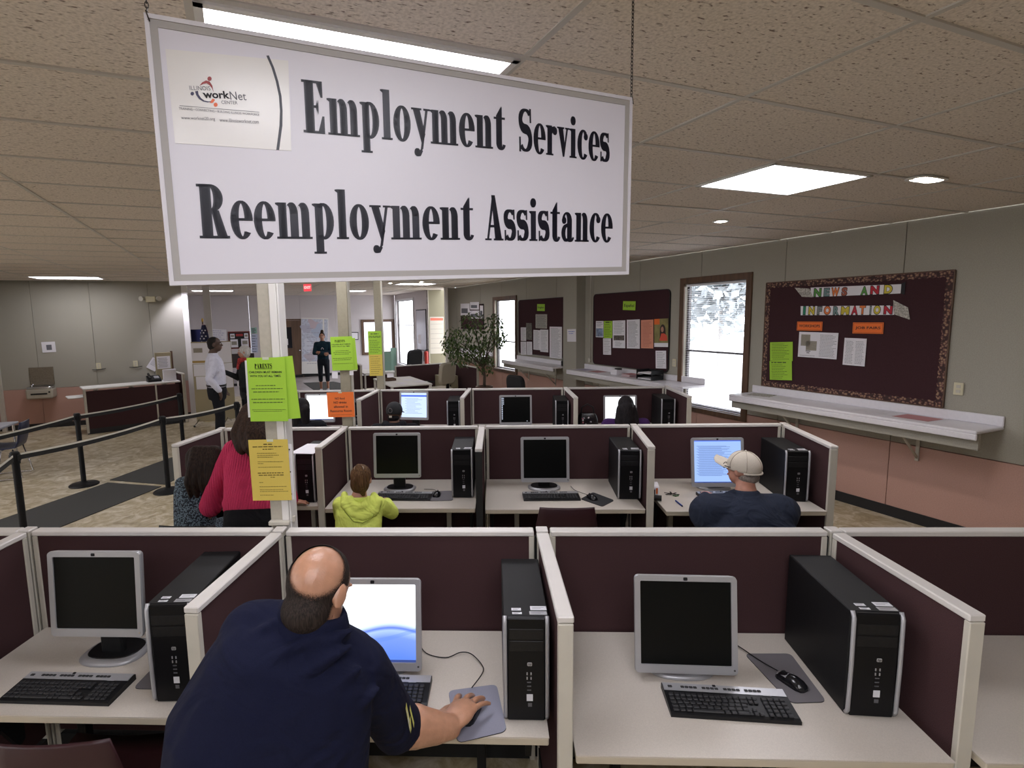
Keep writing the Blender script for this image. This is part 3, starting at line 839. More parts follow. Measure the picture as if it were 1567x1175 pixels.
# back row
monitor('silver monitor with a blank white screen behind the orange notice', -2.269, 6.95, .769, 'white', w=.39, h=.375, tilt=4)
keyboard('dark keyboard below the blank white screen in the back row', -2.25, 6.80, 0)
tower('black tower in the back row just right of the orange notice', -1.75, 6.75, 0, w=.16, stickers=False)
monitor('silver monitor showing a pale page with a blue bar in the back row', -1.036, 6.95, .79, 'pale', w=.385, h=.372, tilt=4, yaw=R(-8))
tower('black tower in the back row right of the pale page with a blue bar', -.512, 6.76, 0, w=.165, stickers=False)
monitor('silver monitor showing a dark desktop with icons down its left edge', .275, 6.95, .713, 'icons', w=.417, h=.384, tilt=5)
keyboard('dark keyboard before the dark desktop with icons in the back row', .29, 6.78, 0)
tower('black tower in the back row right of the dark desktop with icons', .835, 6.69, R(-2), w=.165, stickers=False)
monitor('silver monitor with a white screen behind the head of the long haired woman in purple', 1.603, 6.95, .70, 'white', w=.42, h=.382, tilt=5)
tower('black tower at the right end of the back row beside the woman in purple', 2.14, 6.74, R(-2), w=.17, stickers=False)
# ---------------------------------------------------------------- heavy condensed serif letters for the hanging sign and notices
def _font():
    G = {}
    def rect(x0, y0, x1, y1): return [[(x0, y0), (x1, y0), (x1, y1), (x0, y1)]]
    def ring(c, ro, ri, a0, a1, ci=None, n=18):
        ci = ci or c; out = []
        for k in range(n):
            a = R(a0+(a1-a0)*k/n); b = R(a0+(a1-a0)*(k+1)/n)
            P = lambda cc, rr, t: (cc[0]+rr[0]*math.cos(t), cc[1]+rr[1]*math.sin(t))
            out.append([P(c, ro, a), P(c, ro, b), P(ci, ri, b), P(ci, ri, a)])
        return out
    def disc(c, r, n=16): return [[(c[0]+r*math.cos(2*PI*k/n), c[1]+r*math.sin(2*PI*k/n)) for k in range(n)]]
    def stroke(pts, ws):
        L, Rr = [], []
        for i, p in enumerate(pts):
            a = pts[max(i-1, 0)]; b = pts[min(i+1, len(pts)-1)]
            dx, dy = b[0]-a[0], b[1]-a[1]; l = math.hypot(dx, dy) or 1
            nx, ny = -dy/l*ws[i]/2, dx/l*ws[i]/2
            L.append((p[0]+nx, p[1]+ny)); Rr.append((p[0]-nx, p[1]-ny))
        return [[L[i], L[i+1], Rr[i+1], Rr[i]] for i in range(len(pts)-1)]
    foot = lambda x0, x1, y=0, h=.06: rect(x0-.09, y, x1+.09, y+h)
    flag = lambda x, y=1.0: [[(x-.1, y-.05), (x, y-.10), (x, y), (x-.1, y-.01)]]
    G['l'] = (rect(.1, 0, .36, 1.42)+foot(.1, .36)+flag(.1, 1.42), .46)
    G['i'] = (rect(.1, 0, .36, 1.0)+foot(.1, .36)+flag(.1)+disc((.22, 1.27), .155), .46)
    arch = lambda x: ring((x+.21, .70), (.21, .31), (.08, .22), 0, 180, (x+.08, .70))
    G['n'] = (rect(.1, 0, .36, 1)+foot(.1, .36)+flag(.1)+rect(.52, 0, .78, .71)+foot(.52, .78)+arch(.36), .88)
    G['m'] = (G['n'][0]+rect(.94, 0, 1.2, .71)+foot(.94, 1.2)+arch(.78), 1.30)
    bowl = ring((.38, .5), (.40, .52), (.13, .44), -125, 125, (.40, .5))
    G['p'] = (rect(.1, -.42, .36, 1)+foot(.1, .36, -.42)+flag(.1)+bowl, .84)
    G['o'] = (ring((.39, .5), (.37, .52), (.12, .45), 0, 360, n=28), .78)
    G['e'] = (ring((.39, .5), (.37, .52), (.12, .45), 3, 318, n=24)+rect(.24, .48, .755, .55), .75)
    G['c'] = (ring((.39, .5), (.37, .52), (.12, .45), 52, 318, n=22)+disc((.57, .78), .12), .70)
    G['y'] = ([[(.06, 1), (.34, 1), (.585, .25), (.46, -.06)], [(.66, 1), (.73, 1), (.47, -.18), (.38, -.26), (.42, -.1)]]+rect(0, .94, .43, 1)+rect(.56, .94, .82, 1)+disc((.22, -.29), .12)+stroke([(.22, -.385), (.33, -.37), (.42, -.22)], [.05, .07, .09]), .80)
    G['v'] = ([[(.06, 1), (.34, 1), (.50, .3), (.44, 0), (.38, 0)], [(.62, 1), (.69, 1), (.44, 0), (.41, .12)]]+rect(0, .94, .43, 1)+rect(.53, .94, .78, 1), .76)
    G['t'] = ([[(.14, .16), (.40, .16), (.40, 1.34), (.14, 1.04)]]+rect(.02, .93, .56, 1)+ring((.37, .2), (.23, .22), (.04, .13), 180, 345, (.44, .2)), .60)
    G['r'] = (rect(.1, 0, .36, 1)+foot(.1, .36)+flag(.1)+disc((.56, .83), .135)+stroke([(.34, .74), (.42, .93), (.56, .965)], [.08, .08, .06]), .67)
    def S(h, w):
        pts = []; ws = []
        N = 30
        for k in range(N+1):
            u = k/N
            if u < .5:
                a = R(35+235*(u/.5)); c = (w*.5, h*.745); r = (w*.36, h*.215)
                pts.append((c[0]+r[0]*math.cos(a), c[1]+r[1]*math.sin(a)))
            else:
                a = R(90-235*((u-.5)/.5)); c = (w*.5, h*.285); r = (w*.36, h*.245)
                pts.append((c[0]+r[0]*math.cos(a), c[1]+r[1]*math.sin(a)))
            ws.append(.07+.26*math.exp(-((u-.5)/.17)**2)+.10*(u < .12)*(1-u/.12)+.10*(u > .88)*(1-(1-u)/.12)+.11*math.exp(-((u-.24)/.08)**2)+.13*math.exp(-((u-.76)/.08)**2))
        return stroke(pts, ws)+[[(w*.80, h), (w*.88, h), (w*.90, h*.68), (w*.84, h*.68)], [(w*.08, 0), (w*.16, 0), (w*.14, h*.34), (w*.07, h*.34)]]
    G['S'] = (S(1.44, .86), .88); G['s'] = (S(1.02, .66), .68)
    G['a'] = (rect(.40, .10, .66, .74)+ring((.37, .70), (.29, .31), (.10, .23), 0, 165, (.30, .70))+disc((.19, .72), .12)
              + ring((.31, .29), (.27, .30), (.11, .20), 60, 320, (.36, .29))+ring((.56, .16), (.24, .18), (.06, .08), 200, 350, (.68, .18))+stroke([(.42, .60), (.30, .56), (.2, .48)], [.06, .07, .10]), .82)
    G['E'] = (rect(.1, 0, .42, 1.42)+rect(0, 1.35, .78, 1.42)+rect(0, 0, .82, .07)+rect(.4, .69, .60, .76)+[[(.58, 1.37), (.78, 1.37), (.78, .98), (.74, .98)], [(.60, .05), (.82, .05), (.82, .48), (.78, .48)], [(.52, .72), (.60, .92), (.60, .52)]], .92)
    bw_ = ring((.42, 1.06), (.40, .36), (.12, .29), -92, 92)
    G['P'] = (rect(.1, 0, .42, 1.42)+rect(0, 0, .54, .07)+rect(0, 1.35, .42, 1.42)+bw_, .86)
    G['R'] = (G['P'][0]+[[(.44, .76), (.66, .74), (.90, .06), (.60, .06)]]+rect(.54, 0, .98, .07), .99)
    G['A'] = ([[(.36, 1.46), (.52, 1.46), (.90, .05), (.56, .05)], [(.40, 1.44), (.44, 1.2), (.18, .05), (.11, .05)]]+rect(.22, .42, .68, .50)+rect(0, 0, .32, .06)+rect(.48, 0, .99, .06), .99)
    G['N'] = (rect(.1, 0, .18, 1.42)+rect(.78, 0, .86, 1.42)+[[(.06, 1.42), (.36, 1.42), (.86, 0), (.70, 0)]]+rect(0, 0, .30, .06)+rect(.66, 1.36, .98, 1.42)+rect(0, 1.36, .3, 1.42), .98)
    G['T'] = (rect(.30, 0, .60, 1.42)+rect(.18, 0, .72, .07)+rect(.02, 1.35, .88, 1.42)+[[(.02, 1.4), (.14, 1.36), (.06, 1.0), (.02, 1.0)], [(.88, 1.4), (.76, 1.36), (.84, 1.0), (.88, 1.0)]], .90)
    return G
FONT = _font()
def serif_line(txt, track=.06):
    polys = []; x = 0
    for ch in txt:
        if ch == ' ': x += .42; continue
        g, w = FONT[ch]
        polys += [[(px+x, py) for px, py in p] for p in g]; x += w+track
    return polys, x-track
def serif_part(name, txt, m, parent, origin, length, cap, z=.001, slope=0.0):
    """printed line starting at origin (local x, y), 'length' long, capitals 'cap' high"""
    polys, w = serif_line(txt)
    b = MB(); sx, sy = length/w, cap/1.42
    polys = [[(a+d, c) for a, c in p] for p in polys for d in ((-.022, .022) if cap > .03 else (-.008, .008))]
    for p in polys:
        q = [(origin[0]+a*sx, origin[1]+c*sy+slope*a*sx, z) for a, c in p]
        ar = sum(q[i-1][0]*q[i][1]-q[i][0]*q[i-1][1] for i in range(len(q)))
        if ar < 0: q.reverse()
        b.add(q, [tuple(range(len(q)))])
    return b.build(name, m, parent)
# ---------------------------------------------------------------- sheets of paper
class Frame:
    """local frame of a flat thing: ux right, uy up, uz to the reader"""
    def __init__(s, c, ux, uy):
        s.c = Vector(c); s.x = Vector(ux).normalized(); s.z = s.x.cross(Vector(uy)).normalized(); s.y = s.z.cross(s.x)
    def eul(s): return Matrix((s.x, s.y, s.z)).transposed().to_euler()
    def loc(s, p): d = Vector(p)-s.c; return (d.dot(s.x), d.dot(s.y))
def lines(parent, w, h, rows, m, z=.0007, name='print'):
    """rows: (y fraction from top, x0 fraction, x1 fraction, thickness in m) -> words as flat print"""
    rnd = random.Random(int(w*1e4)+len(rows))
    b = MB()
    for (fy, a, c, th) in rows:
        y = h/2-fy*h; x = -w/2+a*w; x1 = -w/2+c*w
        while x < x1:
            l = min(rnd.uniform(2.2, 6.0)*th, x1-x)
            b.quad((x, y-th/2, z), (x+l, y-th/2, z), (x+l, y+th/2, z), (x, y+th/2, z)); x += l+th*.8
    o = b.build(name, m, parent); o['kind'] = 'stuff'; return o
def body_rows(a=.1, c=.9, y0=.2, y1=.9, n=14, th=.0035, jag=.25, seed=1):
    rnd = random.Random(seed)
    return [(y0+(y1-y0)*k/(n-1), a+rnd.uniform(0, .03), c-rnd.random()*jag, th) for k in range(n)]
def curl_sheet(w, h, curl=.0, th=.0006, n=6, twist=0.0):
    """thin sheet, bowed by 'curl' across its width"""
    b = MB(); top = []; bot = []
    for j in range(n+1):
        for i in range(n+1):
            x = -w/2+w*i/n; y = -h/2+h*j/n; u = (2*i/n-1); v = (2*j/n-1)
            z = curl*(1-u*u)+twist*u*v
            top.append((x, y, z)); bot.append((x, y, z-th))
    N = (n+1)*(n+1); fs = []
    for j in range(n):
        for i in range(n):
            a = j*(n+1)+i; q = (a, a+1, a+n+2, a+n+1)
            fs.append(q); fs.append(tuple(N+k for k in q[::-1]))
    edge = [i for i in range(n+1)]+[j*(n+1)+n for j in range(1, n+1)]+[n*(n+1)+i for i in range(n-1, -1, -1)]+[j*(n+1) for j in range(n-1, 0, -1)]
    for k in range(len(edge)):
        a, c = edge[k], edge[(k+1) % len(edge)]; fs.append((a, N+a, N+c, c))
    b.add(top+bot, fs, False)
    return b
def sheet(label, corners, m, cat='paper', group=None, name='paper_sheet', rows=None, ink=None, n=1, th=.0008):
    """rectangular sheet through four world corners TL, TR, BR, BL"""
    tl, tr, br, bl = [Vector(c) for c in corners]
    c = (tl+tr+br+bl)/4; ux = (tr-tl)+(br-bl); uy = (tl-bl)+(tr-br)
    w, h = ux.length/2, uy.length/2
    if h > w*1.3:
        nz = ux.cross(uy); ux = uy.cross(nz)
    fr = Frame(c, ux, uy)
    b = curl_sheet(w, h, 0, th, n)
    o = b.build(name, m); o.location = c+fr.z*.001; o.rotation_euler = fr.eul()
    tag(o, label, cat, group)
    if rows: lines(o, w, h, rows, ink or M_greyink)
    return o, w, h
def wallR(x, y, off=.012): return atplane(x, y, XB, XW-off)
def wallA(x, y, off=.012): return atplane(x, y, YB, YA-off)
def wallF(x, y, off=.02): return atplane(x, y, YB, YF-off)
def wallV(x, y, off=.012): return atplane(x, y, XB, XV-off)
def pxs(fn, pts): return [fn(*p) for p in pts]
def rectpx(fn, x0, y0, x1, y1, dyr=0.0, dyb=0.0):
    """corners of a sheet whose picture edges run x0..x1; dyr / dyb shift the right end of top / bottom"""
    return [fn(x0, y0), fn(x1, y0+dyr), fn(x1, y1+dyb), fn(x0, y1)]

# ---------------------------------------------------------------- the hanging sign
SY = 1.293
def signp(x, y): return atplane(x, y, YB, SY)
TL, TR, BR, BL = [signp(*p) for p in ((220, 20), (967, 150), (961, 420), (260, 437))]
c = (TL+TR+BR+BL)/4
sf = Frame(c, XB, ZZ)
sign = thing('hanging_sign', 'large white hanging sign with two lines of black serif lettering', 'sign', c)
sign.rotation_euler = sf.eul()
q = [sf.loc(p) for p in (BL, BR, TR, TL)]
def inset(q, d):
    out = []
    for i in range(4):
        p, a, b_ = Vector(q[i]), Vector(q[i-1]), Vector(q[(i+1) % 4])
        out.append(tuple(p+(a-p).normalized()*d+(b_-p).normalized()*d))
    return out
M_signw = mat('white_sign_face', (.64, .62, .68), .34)
M_signfr = mat('pale_sign_edge', (.62, .60, .64), .35)
M_signch = mat('grey_sign_channel', (.36, .34, .32), .45)
b = MB(); b.prism(inset(q, .022), -.008, -.0005); b.build('face', M_signw, sign)
def ringq(q0, q1, z0, z1, m, name):
    b = MB(); b.loft([[(x, y, z0) for x, y in q0], [(x, y, z1) for x, y in q0], [(x, y, z1) for x, y in q1], [(x, y, z0) for x, y in q1]], False, False); return b.build(name, m, sign)
ringq(q, inset(q, .0085), -.011, .004, M_signfr, 'outer_frame')
ringq(inset(q, .0085), inset(q, .022), -.010, .0015, M_signch, 'frame_channel')
def sl(x, y): return sf.loc(signp(x, y))
M_signink = mat('blue_black_vinyl', (.010, .010, .022), .4)
for txt, a, e_, top in (('Employment', (465.5, 202.5), (773.5, 229.5), (463, 121.4)), ('Services', (793.5, 231.5), (932.5, 248.5), (793, 165)),
                        ('Reemployment', (306.8, 364.6), (725, 367), (300, 281)), ('Assistance', (743, 367.5), (936.5, 370.5), (744, 300))):
    p, s2, t2 = Vector(sl(*a)), Vector(sl(*e_)), Vector(sl(*top))
    serif_part('lettering', txt, M_signink, sign, (p.x, p.y), s2.x-p.x, (t2.y-p.y), .0004, (s2.y-p.y)/(s2.x-p.x))
# sticker with the centre's emblem
dq = [sl(*p) for p in ((268, 219), (446, 231), (441, 93), (253, 75))]
b = MB(); b.prism(dq, -.0004, .0006); dec = b.build('emblem_sticker', mat('cream_sticker_film', (.72, .70, .68), .22), sign)
def dl(u, v):      # emblem crop pixels -> sign plane
    return sl(240+u*220/1361, 60+v*190/1175)
def dpoly(pts, m, name, par=dec, z=.0012):
    q = [dl(*p) for p in pts]
    ar = sum(q[i-1][0]*q[i][1]-q[i][0]*q[i-1][1] for i in range(len(q)))
    if ar < 0: q.reverse()
    b = MB(); b.add([(x, y, z) for x, y in q], [tuple(range(len(q)))]); return b.build(name, m, par)
M_ered, M_enavy, M_eor = mat('emblem_red', (.30, .02, .02), .4), mat('emblem_navy', (.02, .015, .07), .4), mat('emblem_orange', (.75, .13, .03), .4)
circ = lambda x, y, r, n=16: [(x+r*math.cos(2*PI*k/n), y+r*1.06*math.sin(2*PI*k/n)) for k in range(n)]
dpoly(circ(499, 376, 20), M_ered, 'emblem_dot'); dpoly(circ(336, 517, 17), M_enavy, 'emblem_dot'); dpoly(circ(557, 622, 19), M_eor, 'emblem_dot')
def band(outer, inner, m, name):
    b = MB(); n = len(outer)
    O = [dl(*p) for p in outer]; I = [dl(*p) for p in inner]
    for i in range(n-1):
        f = [(*O[i], .0012), (*O[i+1], .0012), (*I[i+1], .0012), (*I[i], .0012)]
        ar = sum(f[k-1][0]*f[k][1]-f[k][0]*f[k-1][1] for k in range(4))
        if ar < 0: f.reverse()
        b.add(f, [(0, 1, 2, 3)])
    return b.build(name, m, dec)
band([(402, 445), (430, 410), (465, 392), (500, 402), (525, 440), (538, 500)], [(408, 440), (440, 425), (472, 420), (498, 436), (522, 466), (536, 500)], M_ered, 'emblem_arc')
band([(362, 495), (372, 530), (400, 568), (440, 592), (480, 600), (515, 596)], [(390, 490), (396, 525), (420, 560), (450, 582), (485, 590), (512, 590)], M_enavy, 'emblem_arc')
band([(500, 602), (515, 580), (530, 562), (550, 575)], [(520, 606), (535, 600), (540, 590), (550, 580)], M_eor, 'emblem_arc')
band([(1036, 158), (1085, 270), (1125, 400), (1155, 540), (1165, 680), (1160, 820), (1145, 940), (1130, 1050)], [(1060, 155), (1110, 270), (1150, 400), (1180, 540), (1190, 680), (1188, 820), (1172, 940), (1158, 1050)], M_signink, 'sticker_arc')
def dtext(txt, u0, v, u1, hpx, m, bold=0.0, slope=0.0):
    a = Vector(dl(u0, v)); e_ = Vector(dl(u1, v+slope)); hh = abs(dl(u0, v)[1]-dl(u0, v-hpx)[1])
    me = text_mesh(txt, 1.0, 'LEFT', bold, 0, 0.0)
    xs = [vv.co.x for vv in me.vertices]; ys = [vv.co.y for vv in me.vertices]
    wd, hi = max(xs)-min(xs), max(ys)-min(ys)
    o = text_part('emblem_text', txt, 1.0, m, dec, (a.x-min(xs)*(e_-a).length/wd, a.y+hh/2, .0013), (0, 0, math.atan2(e_.y-a.y, e_.x-a.x)), 'LEFT', bold)
    o.scale = ((e_-a).length/wd, hh/hi, .01)
dtext('ILLINOIS', 312, 485, 508, 40, M_greyink, 0, 5)
dtext('work', 440, 562, 690, 72, M_ink, .03, 6); dtext('Net', 695, 580, 848, 78, M_greyink, 0, 5); dtext('CENTER', 612, 616, 765, 32, M_greyink, 0, 5)
dtext('TRAINING \u2022 CONNECTING \u2022 BUILDING ILLINOIS WORKFORCE', 210, 668, 970, 22, M_greyink, 0, 60)
dtext('www.worknet20.org', 232, 765, 552, 40, M_greyink, 0, 12); dtext('www.illinoisworknet.com', 595, 785, 965, 36, M_greyink, 0, 18)
band([(215, 628), (970, 690)], [(215, 632), (970, 694)], M_greyink, 'rule_line')
# chains
M_chain = mat('dark_chain_steel', (.06, .05, .045), .45, metal=.7)
def chain(px, py):
    p = signp(px, py); x, y = sf.loc(p)
    top = CEIL-c.z
    z0 = y-.01; L = .013; n = int((top-z0)/(L*.72))+1
    b = MB()
    for k in range(n):
        cz = z0+(k+.5)*L*.72
        pts = []
        for i in range(8):
            a = 2*PI*i/8; u, w = .0032*math.cos(a), L/2*math.sin(a)
            pts.append((x+(u if k % 2 else 0), cz+w, (0 if k % 2 else u)+.0))
        b.tube(pts, .0011, 5, True)
    b.build('chain', M_chain, sign)
chain(226, 27); chain(966, 155)
for px, py in ((226, 24), (966, 153)):
    x, y = sf.loc(signp(px, py)); b = MB(); b.tube([(x, y+.004, -.006), (x+.003, y-.012, .006), (x-.002, y+.006, .007), (x, y+.01, 0)], .0013, 6); b.build('hook', M_chain, sign)
# ---------------------------------------------------------------- posts and their notices
def roofpost(label, x0, x1, y, z0=0.0, strip=False):
    t = thing('service_post', label, 'post', ((x0+x1)/2, y+(x1-x0)/2, 0), 0, 'putty service posts from floor to ceiling')
    w = x1-x0
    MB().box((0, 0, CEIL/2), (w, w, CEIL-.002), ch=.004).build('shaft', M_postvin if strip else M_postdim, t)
    if strip:
        MB().box((w*.30, -w/2-.003, CEIL/2), (w*.36, .007, CEIL-.002), ch=.002).build('wire_channel', M_white, t)
        MB().box((w/2+.003, -.01, CEIL/2), (.007, w*.86, CEIL-.002), ch=.002).build('wire_channel', M_white, t)
        b = MB(); b.box((0, -w/2-.012, PH+.012), (w*1.05, .03, .02), ch=.003); b.box((w/2+.008, -w*.3, PH+.02), (.02, .02, .03), ch=.003); b.build('collar', M_trim, t)
    else:
        MB().box((w/2+.003, 0, CEIL/2), (.006, w*.8, CEIL-.002), ch=.002).build('wire_channel', M_trim, t)
    return t
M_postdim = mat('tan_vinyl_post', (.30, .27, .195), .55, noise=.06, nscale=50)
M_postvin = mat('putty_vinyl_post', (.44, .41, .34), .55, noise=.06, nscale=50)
P1Y, P2Y, P3Y = 2.47, 4.85, 7.37
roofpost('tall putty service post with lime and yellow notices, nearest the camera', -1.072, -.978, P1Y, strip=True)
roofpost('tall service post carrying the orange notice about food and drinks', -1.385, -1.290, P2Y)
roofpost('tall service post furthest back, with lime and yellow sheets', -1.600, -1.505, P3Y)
def ypl(Y): return lambda x, y: aty(x, y, Y)
def notice(label, Y, px, m, name='notice', cat='notice', group='notices on the posts', yaw=0.0):
    f = ypl(Y); o, w, h = sheet(label, [f(*p) for p in px], m, cat, group, name, n=4)
    return o, w, h
def tape(o, x, y): MB().box((x, y, .0008), (.03, .012, .0006)).build('tape', mat('clear_tape', (.62, .66, .50), .3), o)
def bold_rows(o, w, h, rows, m=M_ink):
    for txt, fy, x0, x1, hh, serif in rows:
        if serif:
            polys, tw = serif_line(txt); serif_part('heading', txt, m, o, (-w/2+x0*w, h/2-fy*h), (x1-x0)*w, hh*h, .0007)
        else:
            me = text_mesh(txt, 1.0, 'LEFT', .016, 0, 0.0); xs = [v.co.x for v in me.vertices]; ys = [v.co.y for v in me.vertices]
            s = (x1-x0)*w/(max(xs)-min(xs)); k = hh*h/(max(ys)-min(ys))
            t = text_part('heading', txt, 1.0, m, o, (-w/2+x0*w-min(xs)*s, h/2-fy*h+hh*h/2, .0007), None, 'LEFT', .016); t.scale = (s, k, .01)
o, w, h = notice('lime green sheet half hidden behind the PARENTS notice on the nearest post', P1Y-.012, [(408, 547), (451, 545), (457, 641), (428, 641)], M_green)
o, w, h = notice('white sleeve edge showing left of the PARENTS notice on the nearest post', P1Y-.014, [(375, 552), (384, 551), (390, 637), (380, 640)], M_paper, 'plastic_sleeve', 'sleeve', None)
for yy in (-.35, 0, .35): MB().cone((0, yy*h, .0004), (0, yy*h, .0012), .0035, n=10).build('punch_hole', M_black, o)
PAR = [('PARENTS', .165, .20, .66, .07, True), ('CHILDREN MUST REMAIN', .245, .04, .90, .034, False), ('WITH YOU AT ALL TIMES.', .305, .06, .88, .034, False)]
def parents(o, w, h):
    bold_rows(o, w, h, PAR); tape(o, 0, h/2-.004)
    flat(o, 'heading_rule', [(-w/2+.20*w, h/2-.178*h, -w/2+.66*w, h/2-.172*h)], M_ink, .0007)
    lines(o, w, h, [(.435, .2, .72, .003), (.485, .08, .9, .0033), (.535, .12, .8, .0033), (.65, .06, .94, .0033), (.70, .1, .88, .0033), (.815, .06, .95, .002), (.84, .1, .85, .002)], M_dkgreen)
M_dkgreen = mat('faded_ink_on_lime', (.06, .10, .02), .8)
o, w, h = notice('lime PARENTS notice about children on the nearest post', P1Y-.018, [(377, 548), (436, 546), (441, 645), (384, 644)], M_green); parents(o, w, h)
o, w, h = notice('white sleeve edge showing right of the yellow notice on the nearest post', P1Y-.012, [(437, 678), (446, 680), (451, 763), (440, 765)], M_paper, 'plastic_sleeve', 'sleeve', None)
for yy in (-.4, 0, .4): MB().cone((.003, yy*h, .0004), (.003, yy*h, .0012), .0035, n=10).build('punch_hole', M_black, o)
o, w, h = notice('yellow notice below the lime one on the nearest post', P1Y-.018, [(380, 673), (440, 672), (447, 766), (387, 765)], M_yellow); tape(o, .01, h/2-.004)
M_brownink = mat('faded_ink_on_yellow', (.10, .07, .01), .8)
lines(o, w, h, [(.075, .38, .60, .005), (.115, .10, .86, .004), (.155, .35, .62, .004)]+[(y, .2, .2+l, .0022) for y, l in ((.22, .5), (.255, .55), (.285, .4), (.36, .65), (.39, .15), (.45, .6), (.70, .1), (.77, .7), (.82, .6), (.85, .72), (.91, .35))]+[(.545, .18, .84, .004), (.58, .2, .84, .004), (.615, .5, .62, .003)], M_brownink)
o, w, h = notice('white sleeve edge behind the lime notice on the second post', P2Y-.010, [(534, 516), (541, 517), (546, 567), (541, 568)], M_paper, 'plastic_sleeve', 'sleeve', None)
o, w, h = notice('lime sheet edge showing behind the PARENTS notice on the second post', P2Y-.012, [(528, 518), (544, 517), (547, 566), (534, 566)], M_green)
o, w, h = notice('lime PARENTS notice about children on the second post', P2Y-.016, [(505, 516), (539, 514), (542, 566), (509, 567)], M_green)
bold_rows(o, w, h, PAR); lines(o, w, h, [(.42, .2, .8, .004), (.47, .1, .9, .004), (.52, .15, .8, .004), (.64, .06, .94, .004), (.69, .1, .88, .004), (.80, .06, .95, .003)], M_dkgreen)
for k, pp in enumerate(([(508, 568), (517, 568), (517, 579), (508, 579)], [(535, 567), (541, 567), (541, 574), (535, 574)])):
    notice('small white paper corner %s below the lime notice on the second post' % ('at left', 'at right')[k], P2Y-.010, pp, M_paper, 'paper_sheet', 'paper', None)
o, w, h = notice('orange notice about food and drinks on the second post', P2Y-.016, [(499, 600), (541, 600), (543, 637), (503, 639)], M_orange)
bold_rows(o, w, h, [('NO food', .30, .30, .66, .09, False), ('NO drinks', .46, .24, .72, .09, False), ('allowed in', .63, .24, .76, .09, False), ('Resource Room', .80, .10, .90, .09, False)])
lines(o, w, h, [(.91, .1, .9, .002)], M_ink); tape(o, 0, h/2-.003)
o, w, h = notice('lime sheet at the top of the furthest post', P3Y-.012, [(563, 507), (583, 506), (585, 542), (564, 543)], M_green)
lines(o, w, h, [(.12, .2, .8, .012), (.22, .05, .95, .008), (.27, .05, .95, .008)]+body_rows(.1, .9, .4, .92, 8, .006), M_dkgreen)
o, w, h = notice('yellow sheet below the lime one on the furthest post', P3Y-.012, [(564, 543), (585, 542), (586, 575), (566, 575)], M_yellow)
lines(o, w, h, body_rows(.1, .9, .1, .9, 9, .005), M_brownink)
# ---------------------------------------------------------------- windows and blinds
M_glass = glass_mat('window_glass')
M_blind = mat('white_blind_slat', (.72, .72, .76), .45)
WIN_N = [0]
def wall_window(xw, y0, y1, z0, z1, m_frame, sash=.45, case=.075, inward=True, parent_name=None):
    WIN_N[0] += 1
    n = 'window_%d' % WIN_N[0]
    b = MB()
    t = .03
    w = case
    for (ya, yb_, za, zb) in ((y0-w, y0+.01, z0-w, z1+w), (y1-.01, y1+w, z0-w, z1+w), (y0, y1, z1-.01, z1+w), (y0, y1, z0-w, z0+.01)):
        b.box((xw-t/2, (ya+yb_)/2, (za+zb)/2), (t, yb_-ya, zb-za), ch=.004)
    o = b.build(n, m_frame); o.rotation_euler = (0, 0, BA); o['kind'] = 'structure'
    b = MB()
    for (ya, yb_, za, zb) in ((y0, y0+.035, z0, z1), (y1-.035, y1, z0, z1), (y0, y1, z1-.035, z1), (y0, y1, z0, z0+.035), (y0, y1, z0+(z1-z0)*sash-.015, z0+(z1-z0)*sash+.015)):
        b.box((xw+.07, (ya+yb_)/2, (za+zb)/2), (.03, yb_-ya, zb-za))
    b.build('sash', mat('dark_bronze_sash', (.05, .045, .05), .4), o)
    MB().box((xw+.07, (y0+y1)/2, (z0+z1)/2), (.004, y1-y0-.06, z1-z0-.06)).build('pane', M_glass, o)
    MB().box((xw+.03, (y0+y1)/2, z0-.003), (.14, y1-y0-.004, .012)).build('sill', M_blind, o)
    return o
def blind(label, xw, y0, y1, z0, z1, step=.0265, depth=.025, tilt=12):
    t = thing('venetian_blind', label, 'blind', bw(xw, (y0+y1)/2, z0), BA)
    L = y1-y0
    MB().box((0, 0, z1-z0-.015), (.035, L, .03), ch=.003).build('head_rail', M_blind, t)
    MB().box((0, 0, .01), (.028, L, .014), ch=.003).build('bottom_rail', M_blind, t)
    b = MB(); b.add([(-depth/2, -L/2, 0), (0, -L/2, .003), (depth/2, -L/2, 0), (-depth/2, L/2, 0), (0, L/2, .003), (depth/2, L/2, 0)], [(0, 1, 4, 3), (1, 2, 5, 4)])
    me = b.mesh('slat'); me.materials.append(M_blind)
    n = int((z1-z0-.05)/step)
    for k in range(n):
        o = bpy.data.objects.new('slat', me); COL.objects.link(o); o.parent = t; o.location = (0, 0, .03+k*step); o.rotation_euler = (0, R(tilt), 0)
    for s in (-.36, .36):
        MB().tube([(-.013, s*L, .01), (-.013, s*L, z1-z0-.02)], .0012, 5).build('cord', M_blind, t)
wall_window(XW, W1[0], W1[1], W1[2], W1[3], M_wood)
blind('white venetian blind with thin open slats in the window left of the news board', XW+.022, W1[0]+.02, W1[1]-.02, W1[2]+.02, W1[3]-.02)
wall_window(XW, W2[0], W2[1], W2[2], W2[3], M_wood, .40)
wall_window(XV, W3[0], W3[1], W3[2], W3[3], mat('white_window_casing', (.7, .7, .72), .5), .62, .05)
